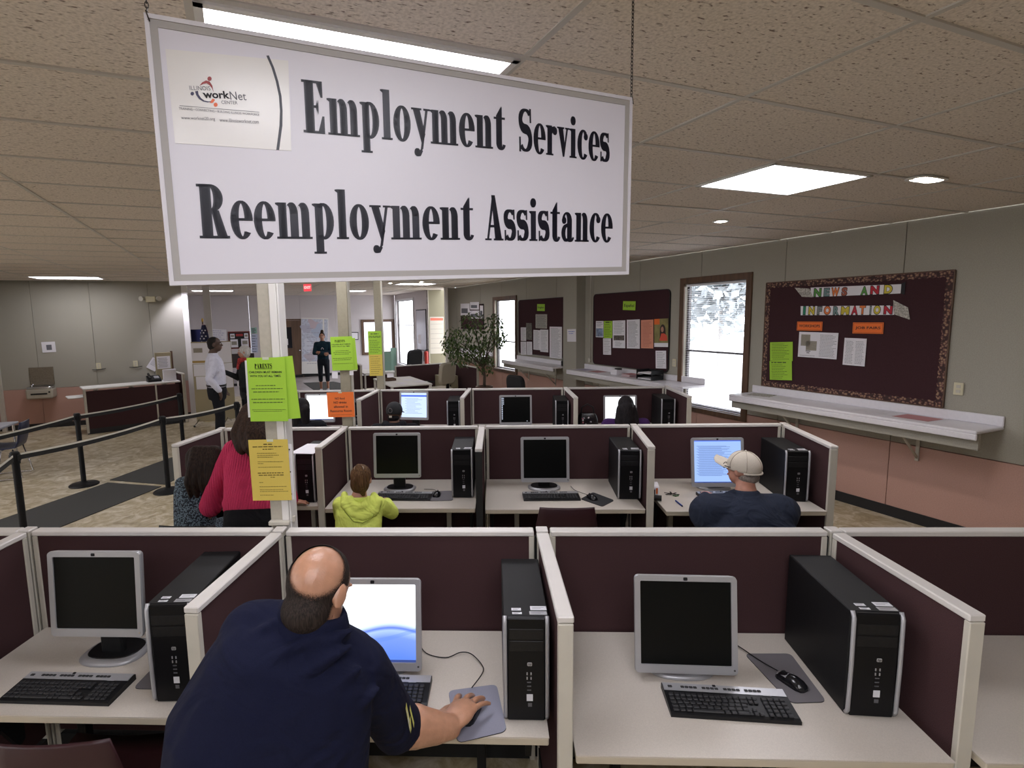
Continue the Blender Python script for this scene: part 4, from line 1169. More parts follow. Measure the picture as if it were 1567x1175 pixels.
# interior framed window in the far wall: the pane itself glows in place of a lit room
b = MB(); y0, y1, z0, z1 = WF
for (a, c_, e_, f_) in ((y0-.09, y0+.01, z0-.09, z1+.09), (y1-.01, y1+.09, z0-.09, z1+.09), (y0, y1, z1-.01, z1+.09), (y0, y1, z0-.09, z0+.01)):
    b.box(((a+c_)/2, YF-.02, (e_+f_)/2), (c_-a, .05, f_-e_))
o = b.build('window_4', M_wood); o.rotation_euler = (0, 0, BA); o['kind'] = 'structure'
MB().box(((y0+y1)/2, YF+.05, (z0+z1)/2), (y1-y0, .012, z1-z0)).build('pane', mat('glowing_pane', (.8, .8, .86), .3, emit=(.85, .88, 1), estr=.75), o)
struct('door_1', MB().box((1.725, YF+.03, 1.03), (.65, .05, 2.06)), mat('brown_door', (.13, .075, .045), .5, noise=.25, nscale=12, stretch=(1, 1, .1)), BA)
d1 = bpy.data.objects['door_1']
MB().box((1.58, YF-.0, 1.45), (.30, .012, .75)).build('door_window', mat('dark_door_glass', (.02, .02, .025), .15), d1)
MB().ell((1.97, YF-.04, .98), (.035, .035, .035)).build('door_handle', M_chrome, d1)
MB().box((1.52, YF-.01, 1.30), (.14, .004, .22)).build('door_paper', M_paper, d1)
b = MB(); b.box((1.385, YF-.005, 1.05), (.05, .03, 2.1)); b.box((2.065, YF-.005, 1.05), (.05, .03, 2.1)); b.box((1.725, YF-.005, 2.09), (.73, .03, .05)); b.build('door_frame', M_wood, d1)

# ---------------------------------------------------------------- right wall: ledges, boards, papers
def ledge(label, ya, yb_, x0=5.61, ztop=1.085):
    t = thing('wall_ledge', label, 'ledge', bw((x0+XW)/2, (ya+yb_)/2, 0), BA, 'white laminate ledges along the right wall')
    L = yb_-ya; D = XW-x0-.009; h = D/2
    MB().box((0, 0, ztop-.015), (D, L, .03), ch=.008).build('top', M_ledge, t)
    MB().box((-h+.012, 0, ztop-.055), (.024, L, .055), ch=.007).build('front_lip', M_ledge, t)
    MB().box((h-.012, 0, ztop+.045), (.018, L, .09), ch=.006).build('splash', M_ledge, t)
    MB().box((-h+.07, 0, ztop-.10), (.03, L-.01, .14)).build('apron', M_wall, t)
    n = max(2, int(L/1.1))
    for k in range(n):
        yy = -L/2+L*(k+.5)/n
        b = MB(); b.tube([(h-.012, yy, ztop-.42), (-h+.09, yy, ztop-.11)], .012, 6); b.box((h-.010, yy, ztop-.24), (.012, .03, .42)); b.build('bracket', M_trim, t)
    return t
ledge('white ledge below the news and information board', 2.50, 5.02)
ledge('white ledge below the board with the word Espa\u00f1ol', 5.80, 8.74)
ledge('white ledge below the board with the word English', 9.22, 11.5)
ledge('short white ledge behind the leafy tree, beyond the far window', 12.85, 15.1)
def wboard(label, y0, y1, z0, z1, m, r=.05, name='bulletin_board', edge=None):
    c = bw(XW-.005, (y0+y1)/2, (z0+z1)/2); f = Frame(c, -YB, ZZ)
    t = thing(name, label, 'bulletin board', c, 0, 'bulletin boards on the right wall'); t.rotation_euler = f.eul()
    b = MB(); b.prism(rrect(y1-y0, z1-z0, r, 6), 0, .014); b.build('tack_surface', m, t)
    if edge:
        b = MB(); q0 = rrect(y1-y0+.016, z1-z0+.016, r+.006, 6); q1 = rrect(y1-y0-.004, z1-z0-.004, r, 6)
        b.loft([[(x, y, 0) for x, y in q0], [(x, y, .02) for x, y in q0], [(x, y, .02) for x, y in q1], [(x, y, .012) for x, y in q1]], False, False); b.build('edge_trim', edge, t)
    return t, f
OFF = .031
fR = lambda x, y: wallR(x, y, OFF)
nb, nf = wboard('large maroon bulletin board with a leafy border and the words NEWS AND INFORMATION', 2.956, 4.885, 1.185, 2.45, M_cork, .01, edge=M_wood)
def leafborder_mat():
    m = bpy.data.materials.new('printed_leaf_border'); m.use_nodes = True; nt = m.node_tree; b = nt.nodes['Principled BSDF']; b.inputs['Roughness'].default_value = .8
    tc = nt.nodes.new('ShaderNodeTexCoord'); v = nt.nodes.new('ShaderNodeTexVoronoi'); v.inputs['Scale'].default_value = 42
    nt.links.new(tc.outputs['Object'], v.inputs[0])
    r = nt.nodes.new('ShaderNodeValToRGB'); e = r.color_ramp.elements
    e[0].position = .2; e[0].color = (.34, .23, .13, 1); e[1].position = .62; e[1].color = (.045, .02, .018, 1); k = e.new(.42); k.color = (.19, .09, .075, 1)
    nt.links.new(v.outputs['Distance'], r.inputs[0]); nt.links.new(r.outputs[0], b.inputs['Base Color']); return m
M_leafb = leafborder_mat()
def scallop(L, w, amp=.012, per=.055):
    n = int(L/.011); top = []
    for k in range(n+1):
        x = -L/2+L*k/n; top.append((x, w+amp*abs(math.sin(PI*x/per))))
    return top
Wn, Hn = 1.929, 1.265
for (L, rot, loc) in ((Wn, 0, (0, -Hn/2)), (Wn, PI, (0, Hn/2)), (Hn, PI/2, (Wn/2, 0)), (Hn, -PI/2, (-Wn/2, 0))):
    t_ = scallop(L-.01, .05); b = MB(); n = len(t_)
    vs = [(x, .004, 0) for x, y in t_]+[(x, y, 0) for x, y in t_]
    b.add(vs, [(k, k+1, n+k+1, n+k) for k in range(n-1)])
    o = b.build('border_strip', M_leafb, nb); o.rotation_euler = (0, 0, rot); o.location = (loc[0], loc[1], .0165+(.001 if abs(rot) > 1 and abs(rot) < 3 else 0))
def nu(u, v): return wallR(1160+u*.2042, 400+v*.2042, OFF)
def crop_poly(name, pts, m, parent, fr, z=0.0):
    q = [fr.loc(nu(*p)) for p in pts]
    ar = sum(q[i-1][0]*q[i][1]-q[i][0]*q[i-1][1] for i in range(len(q)))
    if ar < 0: q.reverse()
    b = MB(); b.prism(q, z-.0006, z); return b.build(name, m, parent)
M_news = mat('newsprint', (.42, .40, .36), .85, noise=.5, nscale=60)
LC = {'g': (.10, .30, .06), 't': (.16, .26, .26), 'o': (.75, .20, .05), 'b': (.36, .10, .06), 'r': (.50, .02, .04), 'y': (.62, .50, .05), 'k': (.2, .22, .22), 'e': (.02, .22, .12)}
def banner(label, strip, tail, letters, extra=None):
    cc = sum((nu(*p) for p in strip), Vector())/4
    f = Frame(cc, nu(*strip[1])-nu(*strip[0]), ZZ)
    t = thing('paper_banner', label, 'banner', cc, 0, 'paper banners on the news board'); t.rotation_euler = f.eul()
    crop_poly('banner_strip', strip, M_paper, t, f, .001)
    crop_poly('newsprint_scroll', tail, M_news, t, f, .003)
    if extra: crop_poly('dark_end', extra, M_ink, t, f, .002)
    for ch, u0, u1, v0, v1, cl in letters:
        for k, (sc, m, z) in enumerate(((1.0, M_ink, .0024), (.86, mat('letter_'+cl, LC[cl], .7), .0032))):
            a, e_ = f.loc(nu(u0, v1)), f.loc(nu(u1, v0))
            wd, hi = (e_[0]-a[0]), (e_[1]-a[1])
            me = text_mesh(ch, 1.0, 'LEFT', .085 if k == 0 else .05, 0, .0); xs = [v.co.x for v in me.vertices]; ys = [v.co.y for v in me.vertices]
            sx, sy_ = wd*sc/(max(xs)-min(xs)), hi*sc/(max(ys)-min(ys))
            par = t if k == 0 else lo
            o = text_part('letter' if k == 0 else 'letter_fill', ch, 1.0, m, t, ((a[0]+e_[0])/2-sx*(max(xs)+min(xs))/2, (a[1]+e_[1])/2-sy_*(max(ys)+min(ys))/2, z), None, 'LEFT', .085 if k == 0 else .05)
            o.scale = (sx, sy_, .01); lo = o
banner('paper banner reading NEWS AND with a curled newsprint end at left', [(395, 196), (1075, 170), (1068, 240), (395, 268)], [(275, 197), (385, 203), (415, 268), (330, 265)],
       [('N', 415, 480, 198, 268, 'g'), ('E', 490, 542, 196, 266, 't'), ('W', 545, 615, 192, 266, 'o'), ('S', 622, 675, 190, 262, 'b'), ('A', 765, 830, 184, 256, 'g'), ('N', 838, 915, 178, 250, 'r'), ('D', 940, 1015, 170, 246, 'y')],
       [(1075, 165), (1105, 155), (1098, 246), (1070, 242)])
banner('paper banner reading INFORMATION with a curled newsprint end at right', [(320, 335), (1020, 330), (1020, 400), (320, 403)], [(1015, 290), (1125, 345), (1140, 437), (1018, 395)],
       [('I', 335, 362, 332, 402, 'e'), ('N', 375, 430, 334, 402, 'y'), ('F', 440, 485, 334, 402, 'k'), ('O', 490, 550, 330, 402, 'o'), ('R', 560, 615, 334, 404, 't'), ('M', 618, 690, 334, 402, 'y'),
        ('A', 695, 755, 330, 402, 'r'), ('T', 757, 812, 326, 400, 'o'), ('I', 833, 855, 332, 402, 'k'), ('O', 862, 925, 326, 400, 'y'), ('N', 938, 1015, 330, 398, 'r')])
def nsheet(label, pts, m, **k):
    cat = k.pop('cat', 'paper')
    return sheet(label, [nu(*p) for p in pts], m, cat, k.pop('group', 'papers on the news board'), **k)
def outl(o, w, h, m, d=.02, t=.004):
    flat(o, 'printed_frame', [(-w/2+d, h/2-d-t, w/2-d, h/2-d), (-w/2+d, -h/2+d, w/2-d, -h/2+d+t), (-w/2+d, -h/2+d, -w/2+d+t, h/2-d), (w/2-d-t, -h/2+d, w/2-d, h/2-d)], m, .0006)
for lab, pts, tx in (('orange card reading WORKSHOPS', [(292, 450), (482, 452), (482, 520), (292, 517)], 'WORKSHOPS'), ('orange card reading JOB FAIRS', [(712, 456), (942, 458), (938, 542), (708, 540)], 'JOB FAIRS')):
    o, w, h = nsheet(lab, pts, M_orange, cat='card', name='heading_card'); bold_rows(o, w, h, [(tx, .64, .09, .91, .30, False)]); outl(o, w, h, M_ink, .007, .0025)
o, w, h = nsheet('upper lime sheet at the left edge of the news board', [(92, 605), (260, 603), (260, 745), (90, 745)], M_green, rows=body_rows(.08, .85, .1, .9, 10, .005), ink=M_dkgreen)
o, w, h = nsheet('lower lime sheet at the left edge of the news board', [(90, 746), (258, 746), (250, 890), (86, 886)], M_green, rows=[(.08, .08, .75, .012)]+body_rows(.08, .8, .2, .9, 9, .005), ink=M_dkgreen)
o, w, h = nsheet('white page with grey newspaper clippings under WORKSHOPS', [(308, 526), (455, 532), (440, 722), (300, 714)], M_paper)
flat(o, 'clipping', [(-w*.38, -h*.05, w*.10, h*.40), (-w*.10, -h*.22, w*.45, h*.15)], mat('grey_clipping', (.30, .27, .22), .8, noise=.4, nscale=150), .0008); lines(o, w, h, [(.75, .4, .65, .01), (.82, .45, .6, .01), (.93, .1, .9, .004)], M_greyink)
o, w, h = nsheet('white page of grey print beside the newspaper clippings', [(455, 532), (603, 536), (588, 735), (436, 722)], M_paper, rows=body_rows(.1, .95, .1, .92, 16, .004)); 
o, w, h = nsheet('white page with two columns of print under JOB FAIRS', [(648, 573), (818, 578), (796, 788), (635, 772)], M_paper, rows=body_rows(.08, .45, .12, .92, 16, .004, .08)+body_rows(.52, .92, .12, .92, 16, .004, .08, 3))
# the two smaller boards
eb, ef = wboard('maroon bulletin board headed Espa\u00f1ol', 6.53, 8.46, 1.20, 2.46, M_cork, .07, edge=M_bbase)
gb, gf = wboard('maroon bulletin board headed English, partly behind the pilaster', 9.30, 11.40, 1.24, 2.45, M_cork, .07, edge=M_bbase)
tb, tf = wboard('small maroon board covered with papers on the far right wall behind the tree', 13.4, 15.0, 1.75, 2.42, M_cork, .02, edge=M_bbase)
def eu(u, v): return wallR(780+u*.1787, 420+v*.1787, OFF)
def esheet(label, x0, y0, x1, y1, m, group='papers on the right wall boards', fn=eu, sl=None, **k):
    h = (x1-x0); s = -.06*h if sl is None else sl
    return sheet(label, [fn(x0, y0), fn(x1, y0+s), fn(x1, y1+(.10*h if sl is None else 0)), fn(x0, y1)], m, k.pop('cat', 'paper'), group, **k)
o, w, h = esheet('lime card with the word English', 235, 255, 300, 309, M_green, cat='card', name='heading_card'); bold_rows(o, w, h, [('English', .66, .10, .90, .34, False)])
esheet('newspaper clipping below the word English', 222, 343, 320, 456, M_news, rows=body_rows(.08, .92, .1, .92, 12, .008, .1))
esheet('narrow dark photo strip on the English board', 140, 417, 190, 556, mat('dark_photo_print', (.12, .11, .09), .6, noise=.7, nscale=22))
esheet('white slip at the upper left of the English board', 95, 454, 140, 566, M_paper, rows=body_rows(.1, .9, .1, .9, 9, .006))
esheet('white slip at the lower left corner of the English board', 95, 577, 142, 684, M_paper, rows=body_rows(.1, .9, .1, .9, 9, .006))
esheet('white slip second from left at the bottom of the English board', 146, 577, 192, 685, M_paper, rows=body_rows(.1, .9, .1, .9, 9, .006))
esheet('left of two overlapping white pages in the middle of the English board', 203, 477, 262, 642, M_paper, rows=body_rows(.1, .9, .08, .95, 14, .006))
esheet('right of two overlapping white pages in the middle of the English board', 262, 474, 330, 660, M_paper, rows=body_rows(.1, .9, .08, .95, 14, .006, seed=4))
esheet('tall white page at the right of the English board', 342, 450, 447, 712, M_paper, rows=body_rows(.1, .9, .06, .95, 22, .006))
o, w, h = esheet('lime card with the word Espa\u00f1ol', 970, 232, 1077, 300, M_green, cat='card', name='heading_card'); bold_rows(o, w, h, [('Espa\u00f1ol', .70, .10, .90, .42, False)])
M_bluepic = mat('blue_photo_print', (.22, .28, .42), .6, noise=.6, nscale=18)
o, w, h = esheet('leaflet with a bluish picture at the left of the Espa\u00f1ol board', 738, 400, 803, 534, M_paper); flat(o, 'picture', [(-w*.45, -h*.45, w*.45, h*.05)], M_bluepic, .0006); lines(o, w, h, [(.1, .1, .8, .01), (.2, .1, .9, .008), (.3, .1, .7, .008)], M_greyink)
esheet('small lime leaflet on the Espa\u00f1ol board', 806, 400, 878, 540, M_green, rows=[(.08, .2, .8, .02)]+body_rows(.1, .9, .2, .9, 8, .008), ink=M_dkgreen)
o, w, h = esheet('white leaflet with a strip of small photos on the Espa\u00f1ol board', 882, 397, 990, 624, M_paper, rows=body_rows(.1, .9, .05, .45, 8, .006)+body_rows(.2, .8, .78, .92, 4, .006)); flat(o, 'photo_strip', [(-w*.42, -h*.22, w*.42, -h*.04)], mat('small_photos', (.10, .08, .07), .6, noise=.9, nscale=30), .0006)
esheet('white page fourth from left on the Espa\u00f1ol board', 1003, 389, 1114, 628, M_paper, rows=body_rows(.1, .9, .08, .93, 20, .006, seed=8))
M_salmon = mat('salmon_paper', (.72, .30, .20), .8)
esheet('salmon pink page on the Espa\u00f1ol board', 1125, 391, 1230, 627, M_salmon, rows=body_rows(.1, .9, .08, .93, 18, .006, seed=9), ink=mat('faded_red_ink', (.35, .10, .07), .8))
o, w, h = esheet('poster of a dark haired woman in an orange top', 1238, 382, 1357, 614, mat('olive_poster', (.25, .22, .08), .6, noise=.3, nscale=8), cat='poster', name='poster')
flat(o, 'poster_footer', [(-w/2, -h/2, w/2, -h*.36)], M_paper, .0006)
flat(o, 'poster_sunset', [(-w/2, h*.30, -w*.1, h/2), ], M_orange, .0006)
b = MB(); 
for (cx_, cy_, rx_, ry_, z_) in ((.12*w, .10*h, .20*w, .20*h, .0008),): b.add([(cx_+rx_*math.cos(2*PI*k/20), cy_+ry_*math.sin(2*PI*k/20), z_) for k in range(20)], [tuple(range(20))])
b.add([(-.10*w, -.20*h, .0008), (.34*w, -.20*h, .0008), (.32*w, .1*h, .0008), (-.08*w, .1*h, .0008)], [(0, 1, 2, 3)])
b.build('poster_hair', mat('poster_dark_hair', (.03, .015, .012), .6), o)
b = MB(); b.add([(.09*w+.10*w*math.cos(2*PI*k/16), .12*h+.10*h*math.sin(2*PI*k/16), .0012) for k in range(16)], [tuple(range(16))]); b.build('poster_face', mat('poster_skin', (.45, .22, .15), .6), o)
b = MB(); b.add([(-.12*w, -.28*h, .0012), (.46*w, -.28*h, .0012), (.42*w, -.10*h, .0012), (.22*w, -.02*h, .0012), (.02*w, -.02*h, .0012)], [(0, 1, 2, 3, 4)]); b.build('poster_top', mat('poster_orange_top', (.65, .08, .04), .6), o)
esheet('small white slip below the lime leaflet on the Espa\u00f1ol board', 800, 548, 868, 683, M_paper, rows=body_rows(.1, .9, .1, .9, 9, .006))
esheet('white sheet at the lower right of the Espa\u00f1ol board, above the tray', 1250, 655, 1340, 800, M_paper, rows=body_rows(.1, .9, .1, .9, 9, .006))
fP = lambda x, y: atplane(x, y, XB, XW-.206)
o, w, h = sheet('white notice on the front of the wall pilaster', [fP(868, 504), fP(882, 503), fP(881, 523), fP(868, 522.5)], M_paper, 'paper', None); lines(o, w, h, [(.2, .15, .85, .012), (.35, .2, .7, .01)], mat('blue_ink', (.12, .18, .6), .8))
def tu(u, v): return wallR(580+u*.1532, 420+v*.1532, OFF)
for i, (x0, y0, x1, y1) in enumerate(((815, 290, 905, 410), (910, 275, 998, 350), (905, 360, 1000, 440), (1008, 310, 1040, 440))):
    o, w, h = esheet('white paper on the far small board, %s' % ('at left', 'top middle', 'below the top middle one', 'narrow one at right')[i], x0, y0, x1, y1, M_paper, fn=tu, sl=0)
    flat(o, 'picture', [(-w*.4, -h*.3, w*.3, h*.1)], M_greyink, .0006)
# things on the ledges
LT = 1.0865
def on_ledge(px, py, z=LT): return atz(px, py, z)
def ledge_sheet(label, px, py, w, d, rz, m, name='paper_sheet', cat='paper', hh=.0012, z=LT):
    p = atz(px, py, z); xb_, yb_, _ = tob(p); p = bw(min(xb_, 5.86), min(yb_, 8.5), z); b = MB(); b.box((0, 0, hh/2), (w, d, hh)); o = b.build(name, m); o.location = p; o.rotation_euler = (0, 0, rz); tag(o, label, cat, 'papers lying on the ledges'); return o
ledge_sheet('grey magazine lying at the left end of the ledge below the news board', 1172, 604, .21, .27, BA+.3, M_news, 'magazine', 'magazine', .004)
ledge_sheet('white leaflet with a red corner on the ledge below the news board', 1208, 607, .20, .26, BA+.2, M_paper)
ledge_sheet('white sheet near the middle of the ledge below the news board', 1345, 628, .22, .28, BA, M_paper)
ledge_sheet('pink sheet on the ledge below the news board, near its right end', 1418, 637, .24, .30, BA, mat('pale_pink_paper', (.55, .26, .27), .8))
ledge_sheet('pale lilac sheet on the ledge below the word Espa\u00f1ol', 912, 562, .22, .28, BA, mat('pale_lilac_paper', (.55, .52, .68), .8))
ledge_sheet('pale pink leaflet lying on the ledge below the word Espa\u00f1ol', 938, 567, .22, .28, BA, mat('pale_pink_paper', (.55, .26, .27), .8))
p = bw(5.84, 7.54, LT); t = thing('card_box', 'small white box with a black lid edge on the ledge below the word Espa\u00f1ol', 'box', p, BA)
MB().box((0, 0, .045), (.12, .16, .09), ch=.004).build('body', M_paper, t); MB().box((.0, -.05, .10), (.08, .10, .02), ch=.004).build('lid', M_blackpl, t)
p = bw(5.86, 7.20, LT); t = thing('paper_stack', 'low stack of pale leaflets beside the black letter tray', 'paper stack', p, BA)
for k in range(5): MB().box((random.uniform(-.005, .005), random.uniform(-.005, .005), .005+.008*k), (.2, .2, .006)).build('leaflet', M_paper if k % 2 else mat('pale_pink_paper', (.55, .26, .27), .8), t)
p = bw(5.84, 6.72, LT); t = thing('letter_tray', 'black two-tier letter tray on the ledge at the right of the Espa\u00f1ol board', 'letter tray', p, BA)
for k in range(2):
    z0 = .005+.085*k
    MB().box((0, 0, z0), (.24, .34, .006), ch=.002).build('tray_floor', M_blackpl, t)
    for s in (-1, 1): MB().box((0, s*.168, z0+.03), (.24, .006, .06), ch=.002).build('tray_side', M_blackpl, t)
    MB().box((.118, 0, z0+.03), (.006, .34, .06), ch=.002).build('tray_back', M_blackpl, t)
    o = MB().box((-.01, 0, z0+.012), (.21, .28, .014)).build('letter_paper', M_paper, t)
for sx in (-1, 1):
    for sy in (-1, 1): MB().box((sx*.11, sy*.168, .08), (.012, .008, .15)).build('riser', M_blackpl, t)
p = atz(861, 560, LT); t = thing('phone_handset', 'dark upright handset on the ledge left of the pilaster', 'handset', p, BA)
MB().box((0, 0, .05), (.05, .06, .10), ch=.01).build('body', M_blackpl, t); b = MB(); b.tube([(0, 0, .09), (.01, -.01, .17), (.02, -.02, .22)], .012, 6); b.build('handle', M_blackpl, t)
def plate(label, fn, px, py, w=.075, h=.115, kind='outlet', prong=False):
    p = fn(px, py); n = YB if fn in (wallA,) else XB
    f = Frame(p, (XB if n is YB else -YB), ZZ)
    t = thing('wall_plate', label, 'wall plate', p+f.z*.002, 0, 'cream wall plates'); t.rotation_euler = f.eul()
    MB().box((0, 0, 0), (w, h, .010), ch=.003).build('plate', mat('cream_plastic', (.62, .57, .40), .4), t)
    for s in (-1, 1): MB().box((0, s*.022, .005), (.034, .028, .006), ch=.002).build('socket', M_trim, t)
    if prong:
        b = MB(); b.tube([(-.12, -.07, 0), (-.05, -.075, .01), (0, -.07, .012), (.05, -.068, .01), (.12, -.055, 0)], .006, 5); b.build('hook_bar', M_blackmet, t)
plate('cream outlet plate on the right wall, right of the Espa\u00f1ol board', wallR, 1032, 555)
plate('cream switch plate with a dark bar on the left wall, left one', wallA, 151, 560, .085, .13, prong=True)
plate('cream switch plate with a dark bar on the left wall, right one', wallA, 207.5, 556.5, .085, .13, prong=True)
plate('cream wall plate at the right edge of the news board', wallR, 1467, 595)

# ---------------------------------------------------------------- left wall: fountain, papers, emergency light
p = wallA(67, 600); t = thing('drinking_fountain', 'wall-mounted drinking fountain with a brown back panel on the left wall', 'drinking fountain', bw(tob(p)[0], YA-.001, 0), BA)
M_fnt = mat('putty_enamel', (.42, .39, .32), .4)
MB().box((0, -.012, 1.06), (.40, .024, .36), ch=.004).build('back_panel', mat('brown_back_panel', (.16, .13, .09), .55, noise=.2, nscale=40), t)
MB().box((0, -.15, .73), (.44, .30, .20), ch=.025).build('body', M_fnt, t)
b = MB(); b.loft([[(x, -.16+y, .832) for x, y in rrect(.42, .27, .05)], [(x, -.16+y, .868) for x, y in rrect(.42, .27, .05)], [(x*.93, -.16+y*.9, .872) for x, y in rrect(.42, .27, .05)], [(x*.8, -.16+y*.75, .850) for x, y in rrect(.42, .27, .05)]]); b.build('basin', M_chrome, t)
b = MB(); b.tube([(-.14, -.16, .86), (-.14, -.16, .90), (-.11, -.16, .915)], .009, 8); b.build('spout', M_chrome, t)
MB().box((0, -.302, .73), (.27, .006, .03)).build('vent_slot', M_black, t)
MB().box((.17, -.302, .76), (.03, .01, .03), ch=.004).build('push_button', M_blackpl, t)
o, w, h = sheet('white paper with a small grey picture above the drinking fountain', pxs(wallA, [(63, 523.5), (84, 522.5), (86, 538.5), (65, 539.5)]), M_paper, 'paper', None); flat(o, 'picture', [(-w*.17, -h*.28, w*.22, h*.22)], M_greyink, .0006)
o, w, h = sheet('white paper taped askew on the left wall above the counter', pxs(wallA, [(234, 545.5), (247, 554), (236, 569), (224.5, 561.5)]), M_paper, 'paper', None, rows=body_rows(.15, .85, .1, .6, 6, .007))
p = wallA(231, 458); t = thing('emergency_light', 'beige emergency light with two lamp heads high on the left wall', 'emergency light', p, BA)
MB().box((0, -.05, 0), (.18, .09, .12), ch=.008).build('housing', mat('cream_plastic', (.62, .57, .40), .4), t)
for s in (-1, 1):
    b = MB(); b.cone((s*.13, -.05, .02), (s*.17, -.13, .01), .035, .05, 14); b.tube([(s*.09, -.03, 0), (s*.13, -.05, .02)], .012, 6); b.build('lamp_head', M_trim, t)
# ---------------------------------------------------------------- service counter
cL, cR = atz(134, 665, 0), atz(281, 646, 0)
cd = (cR-cL); cang = math.atan2(cd.y, cd.x); CL = cd.length
t = thing('service_counter', 'burgundy panelled service counter with a white top by the left wall', 'counter', (cL+cR)/2, cang)
MB().box((-.17*0-CL*.13, .02, .46), (CL*.70, .05, .72)).build('fabric_panel', M_fabric, t)
MB().box((CL*.355, .02, .46), (CL*.255, .05, .72)).build('fabric_panel', M_fabric, t)
MB().box((CL*.226, .02, .46), (.03, .06, .78), ch=.004).build('seam_trim', M_trim, t)
MB().box((-CL/2+.02, .02, .44), (.04, .065, .84), ch=.004).build('end_trim', M_trim, t)
MB().box((0, .22, .868), (CL, .50, .034), ch=.01).build('top', M_white, t)
MB().box((0, .02, .05), (CL-.02, .045, .10)).build('kick_base', M_bbase, t)
MB().box((-CL/2-.08, .35, .70), (.30, .42, .025), ch=.01).build('side_shelf', M_white, t)
for xx in (-.6, 0, .6): MB().box((xx, .30, .43), (.03, .36, .84)).build('support', M_trim, t)
t2 = thing('end_screen', 'tall burgundy end screen with putty trim at the right end of the counter', 'partition', cR, cang)
MB().box((.06, .30, .51), (.04, .62, .98)).build('fabric', M_fabric, t2); MB().box((.06, -.02, .51), (.06, .05, 1.02), ch=.006).build('end_trim', M_trim, t2); MB().box((.06, .30, 1.02), (.05, .66, .03), ch=.006).build('top_cap', M_trim, t2)
def on_counter(fx, fy): 
    r = Matrix.Rotation(cang, 3, 'Z'); return (cL+cR)/2 + r @ Vector((fx*CL, fy, .886))
t = thing('document_stand', 'tan upright document holder with a white page at the right end of the counter', 'document holder', on_counter(.38, .33), cang)
MB().box((0, .05, .30), (.30, .05, .56), ch=.006).build('backing', mat('tan_board', (.33, .28, .17), .7), t)
MB().box((0, .02, .37), (.25, .006, .26)).build('page', M_paper, t); lines(t.children[-1] if False else t.children[0], .2, .2, [], M_greyink)
MB().box((.17, .07, .30), (.03, .07, .6)).build('dark_edge', M_wood, t)
b = MB()
for k in range(7): b.box((-.02+.01*(k % 2), .0165, .46-.03*k), (.17, .001, .008))
o = b.build('print', M_greyink, t); o['kind'] = 'stuff'
t = thing('leaflet_holder', 'white leaflet holder standing on the counter below the document holder', 'leaflet holder', on_counter(.40, .10), cang)
MB().box((0, 0, .12), (.24, .06, .24), ch=.006).build('box', M_paper, t); MB().box((0, -.033, .12), (.20, .004, .20)).build('leaflet', M_paper, t)
t = thing('desk_telephone', 'black telephone standing on the counter', 'telephone', on_counter(.24, .22), cang)
b = MB(); b.add([(-.12, -.1, 0), (.12, -.1, 0), (.12, .1, 0), (-.12, .1, 0), (-.12, -.1, .04), (.12, -.1, .04), (.12, .1, .12), (-.12, .1, .12)], [(3, 2, 1, 0), (4, 5, 6, 7), (0, 1, 5, 4), (1, 2, 6, 5), (2, 3, 7, 6), (3, 0, 4, 7)]); b.build('base', M_blackpl, t)
b = MB(); b.tube([(-.08, -.09, .075), (-.08, -.07, .10), (-.08, .07, .16), (-.08, .09, .15)], .022, 8); b.build('handset', M_blackpl, t)
MB().box((.05, 0, .086), (.09, .10, .008), rot=Matrix.Rotation(.38, 3, 'X')).build('keypad', M_silver, t)
# ---------------------------------------------------------------- queue stanchions and mats
M_belt = mat('black_belt_webbing', (.012, .012, .012), .85)
M_beltglint = mat('belt_edge_glint', (.60, .57, .50), .7)  # pale strip painted in for light catching the belt's top edge
SH = .945
def stanchion(label, x, y):
    t = thing('stanchion', label, 'stanchion', (x, y, 0), 0, 'black belt stanchions')
    b = MB(); n = 28; c = lambda r, z: [(r*math.cos(2*PI*k/n), r*math.sin(2*PI*k/n), z) for k in range(n)]
    b.loft([c(.17, 0), c(.17, .012), c(.155, .024), c(.05, .036), c(.034, .05)]); b.build('base', M_blackmet, t)
    MB().cone((0, 0, .04), (0, 0, SH-.09), .030, n=18).build('pole', M_blackmet, t)
    b = MB(); b.cone((0, 0, SH-.10), (0, 0, SH), .038, n=18); b.cone((0, 0, SH), (0, 0, SH+.012), .038, .028, n=18); b.build('head', M_blackmet, t)
    for a in range(4): MB().box((.041*math.cos(a*PI/2), .041*math.sin(a*PI/2), SH-.045), (.014 if a % 2 == 0 else .03, .03 if a % 2 == 0 else .014, .055), ch=.003).build('belt_clip', M_blackpl, t)
    return t
def belt(t, q, sag=.015):
    """belt from stanchion t to the plan point q, a part of the stanchion"""
    o = Vector((t.location.x, t.location.y)); d = Vector(q)-o; L = d.length; u = d/L; n = 10
    for m, z0, z1, name in ((M_belt, SH-.072, SH-.030, 'belt'), (M_beltglint, SH-.030, SH-.012, 'belt_glint')):
        b = MB(); vs = []; nv = Vector((-u.y, u.x))*.0015
        for k in range(n+1):
            s = .053+(L-.106)*k/n; p = u*s; z = -sag*4*(k/n)*(1-k/n)
            for sg in (-1, 1):
                for zz in (z0, z1): vs.append((p.x+nv.x*sg, p.y+nv.y*sg, zz+z))
        fs = []
        for k in range(n):
            a = k*4; e_ = a+4
            fs += [(a, e_, e_+1, a+1), (a+2, a+3, e_+3, e_+2), (a+1, e_+1, e_+3, a+3), (a, a+2, e_+2, e_)]
        b.add(vs, fs); b.build(name, m, t)
sA = atz(22, 693, SH); sC = atz(258, 752, 0); sB = atz(129, 742, 0); sD = atz(274, 603, SH); sE = atz(362, 616, SH)
A_ = stanchion('black stanchion at the lower left, nearest the camera', sA.x, sA.y)
B_ = stanchion('black stanchion with its round base in view on the floor, second from left', sB.x, sB.y)
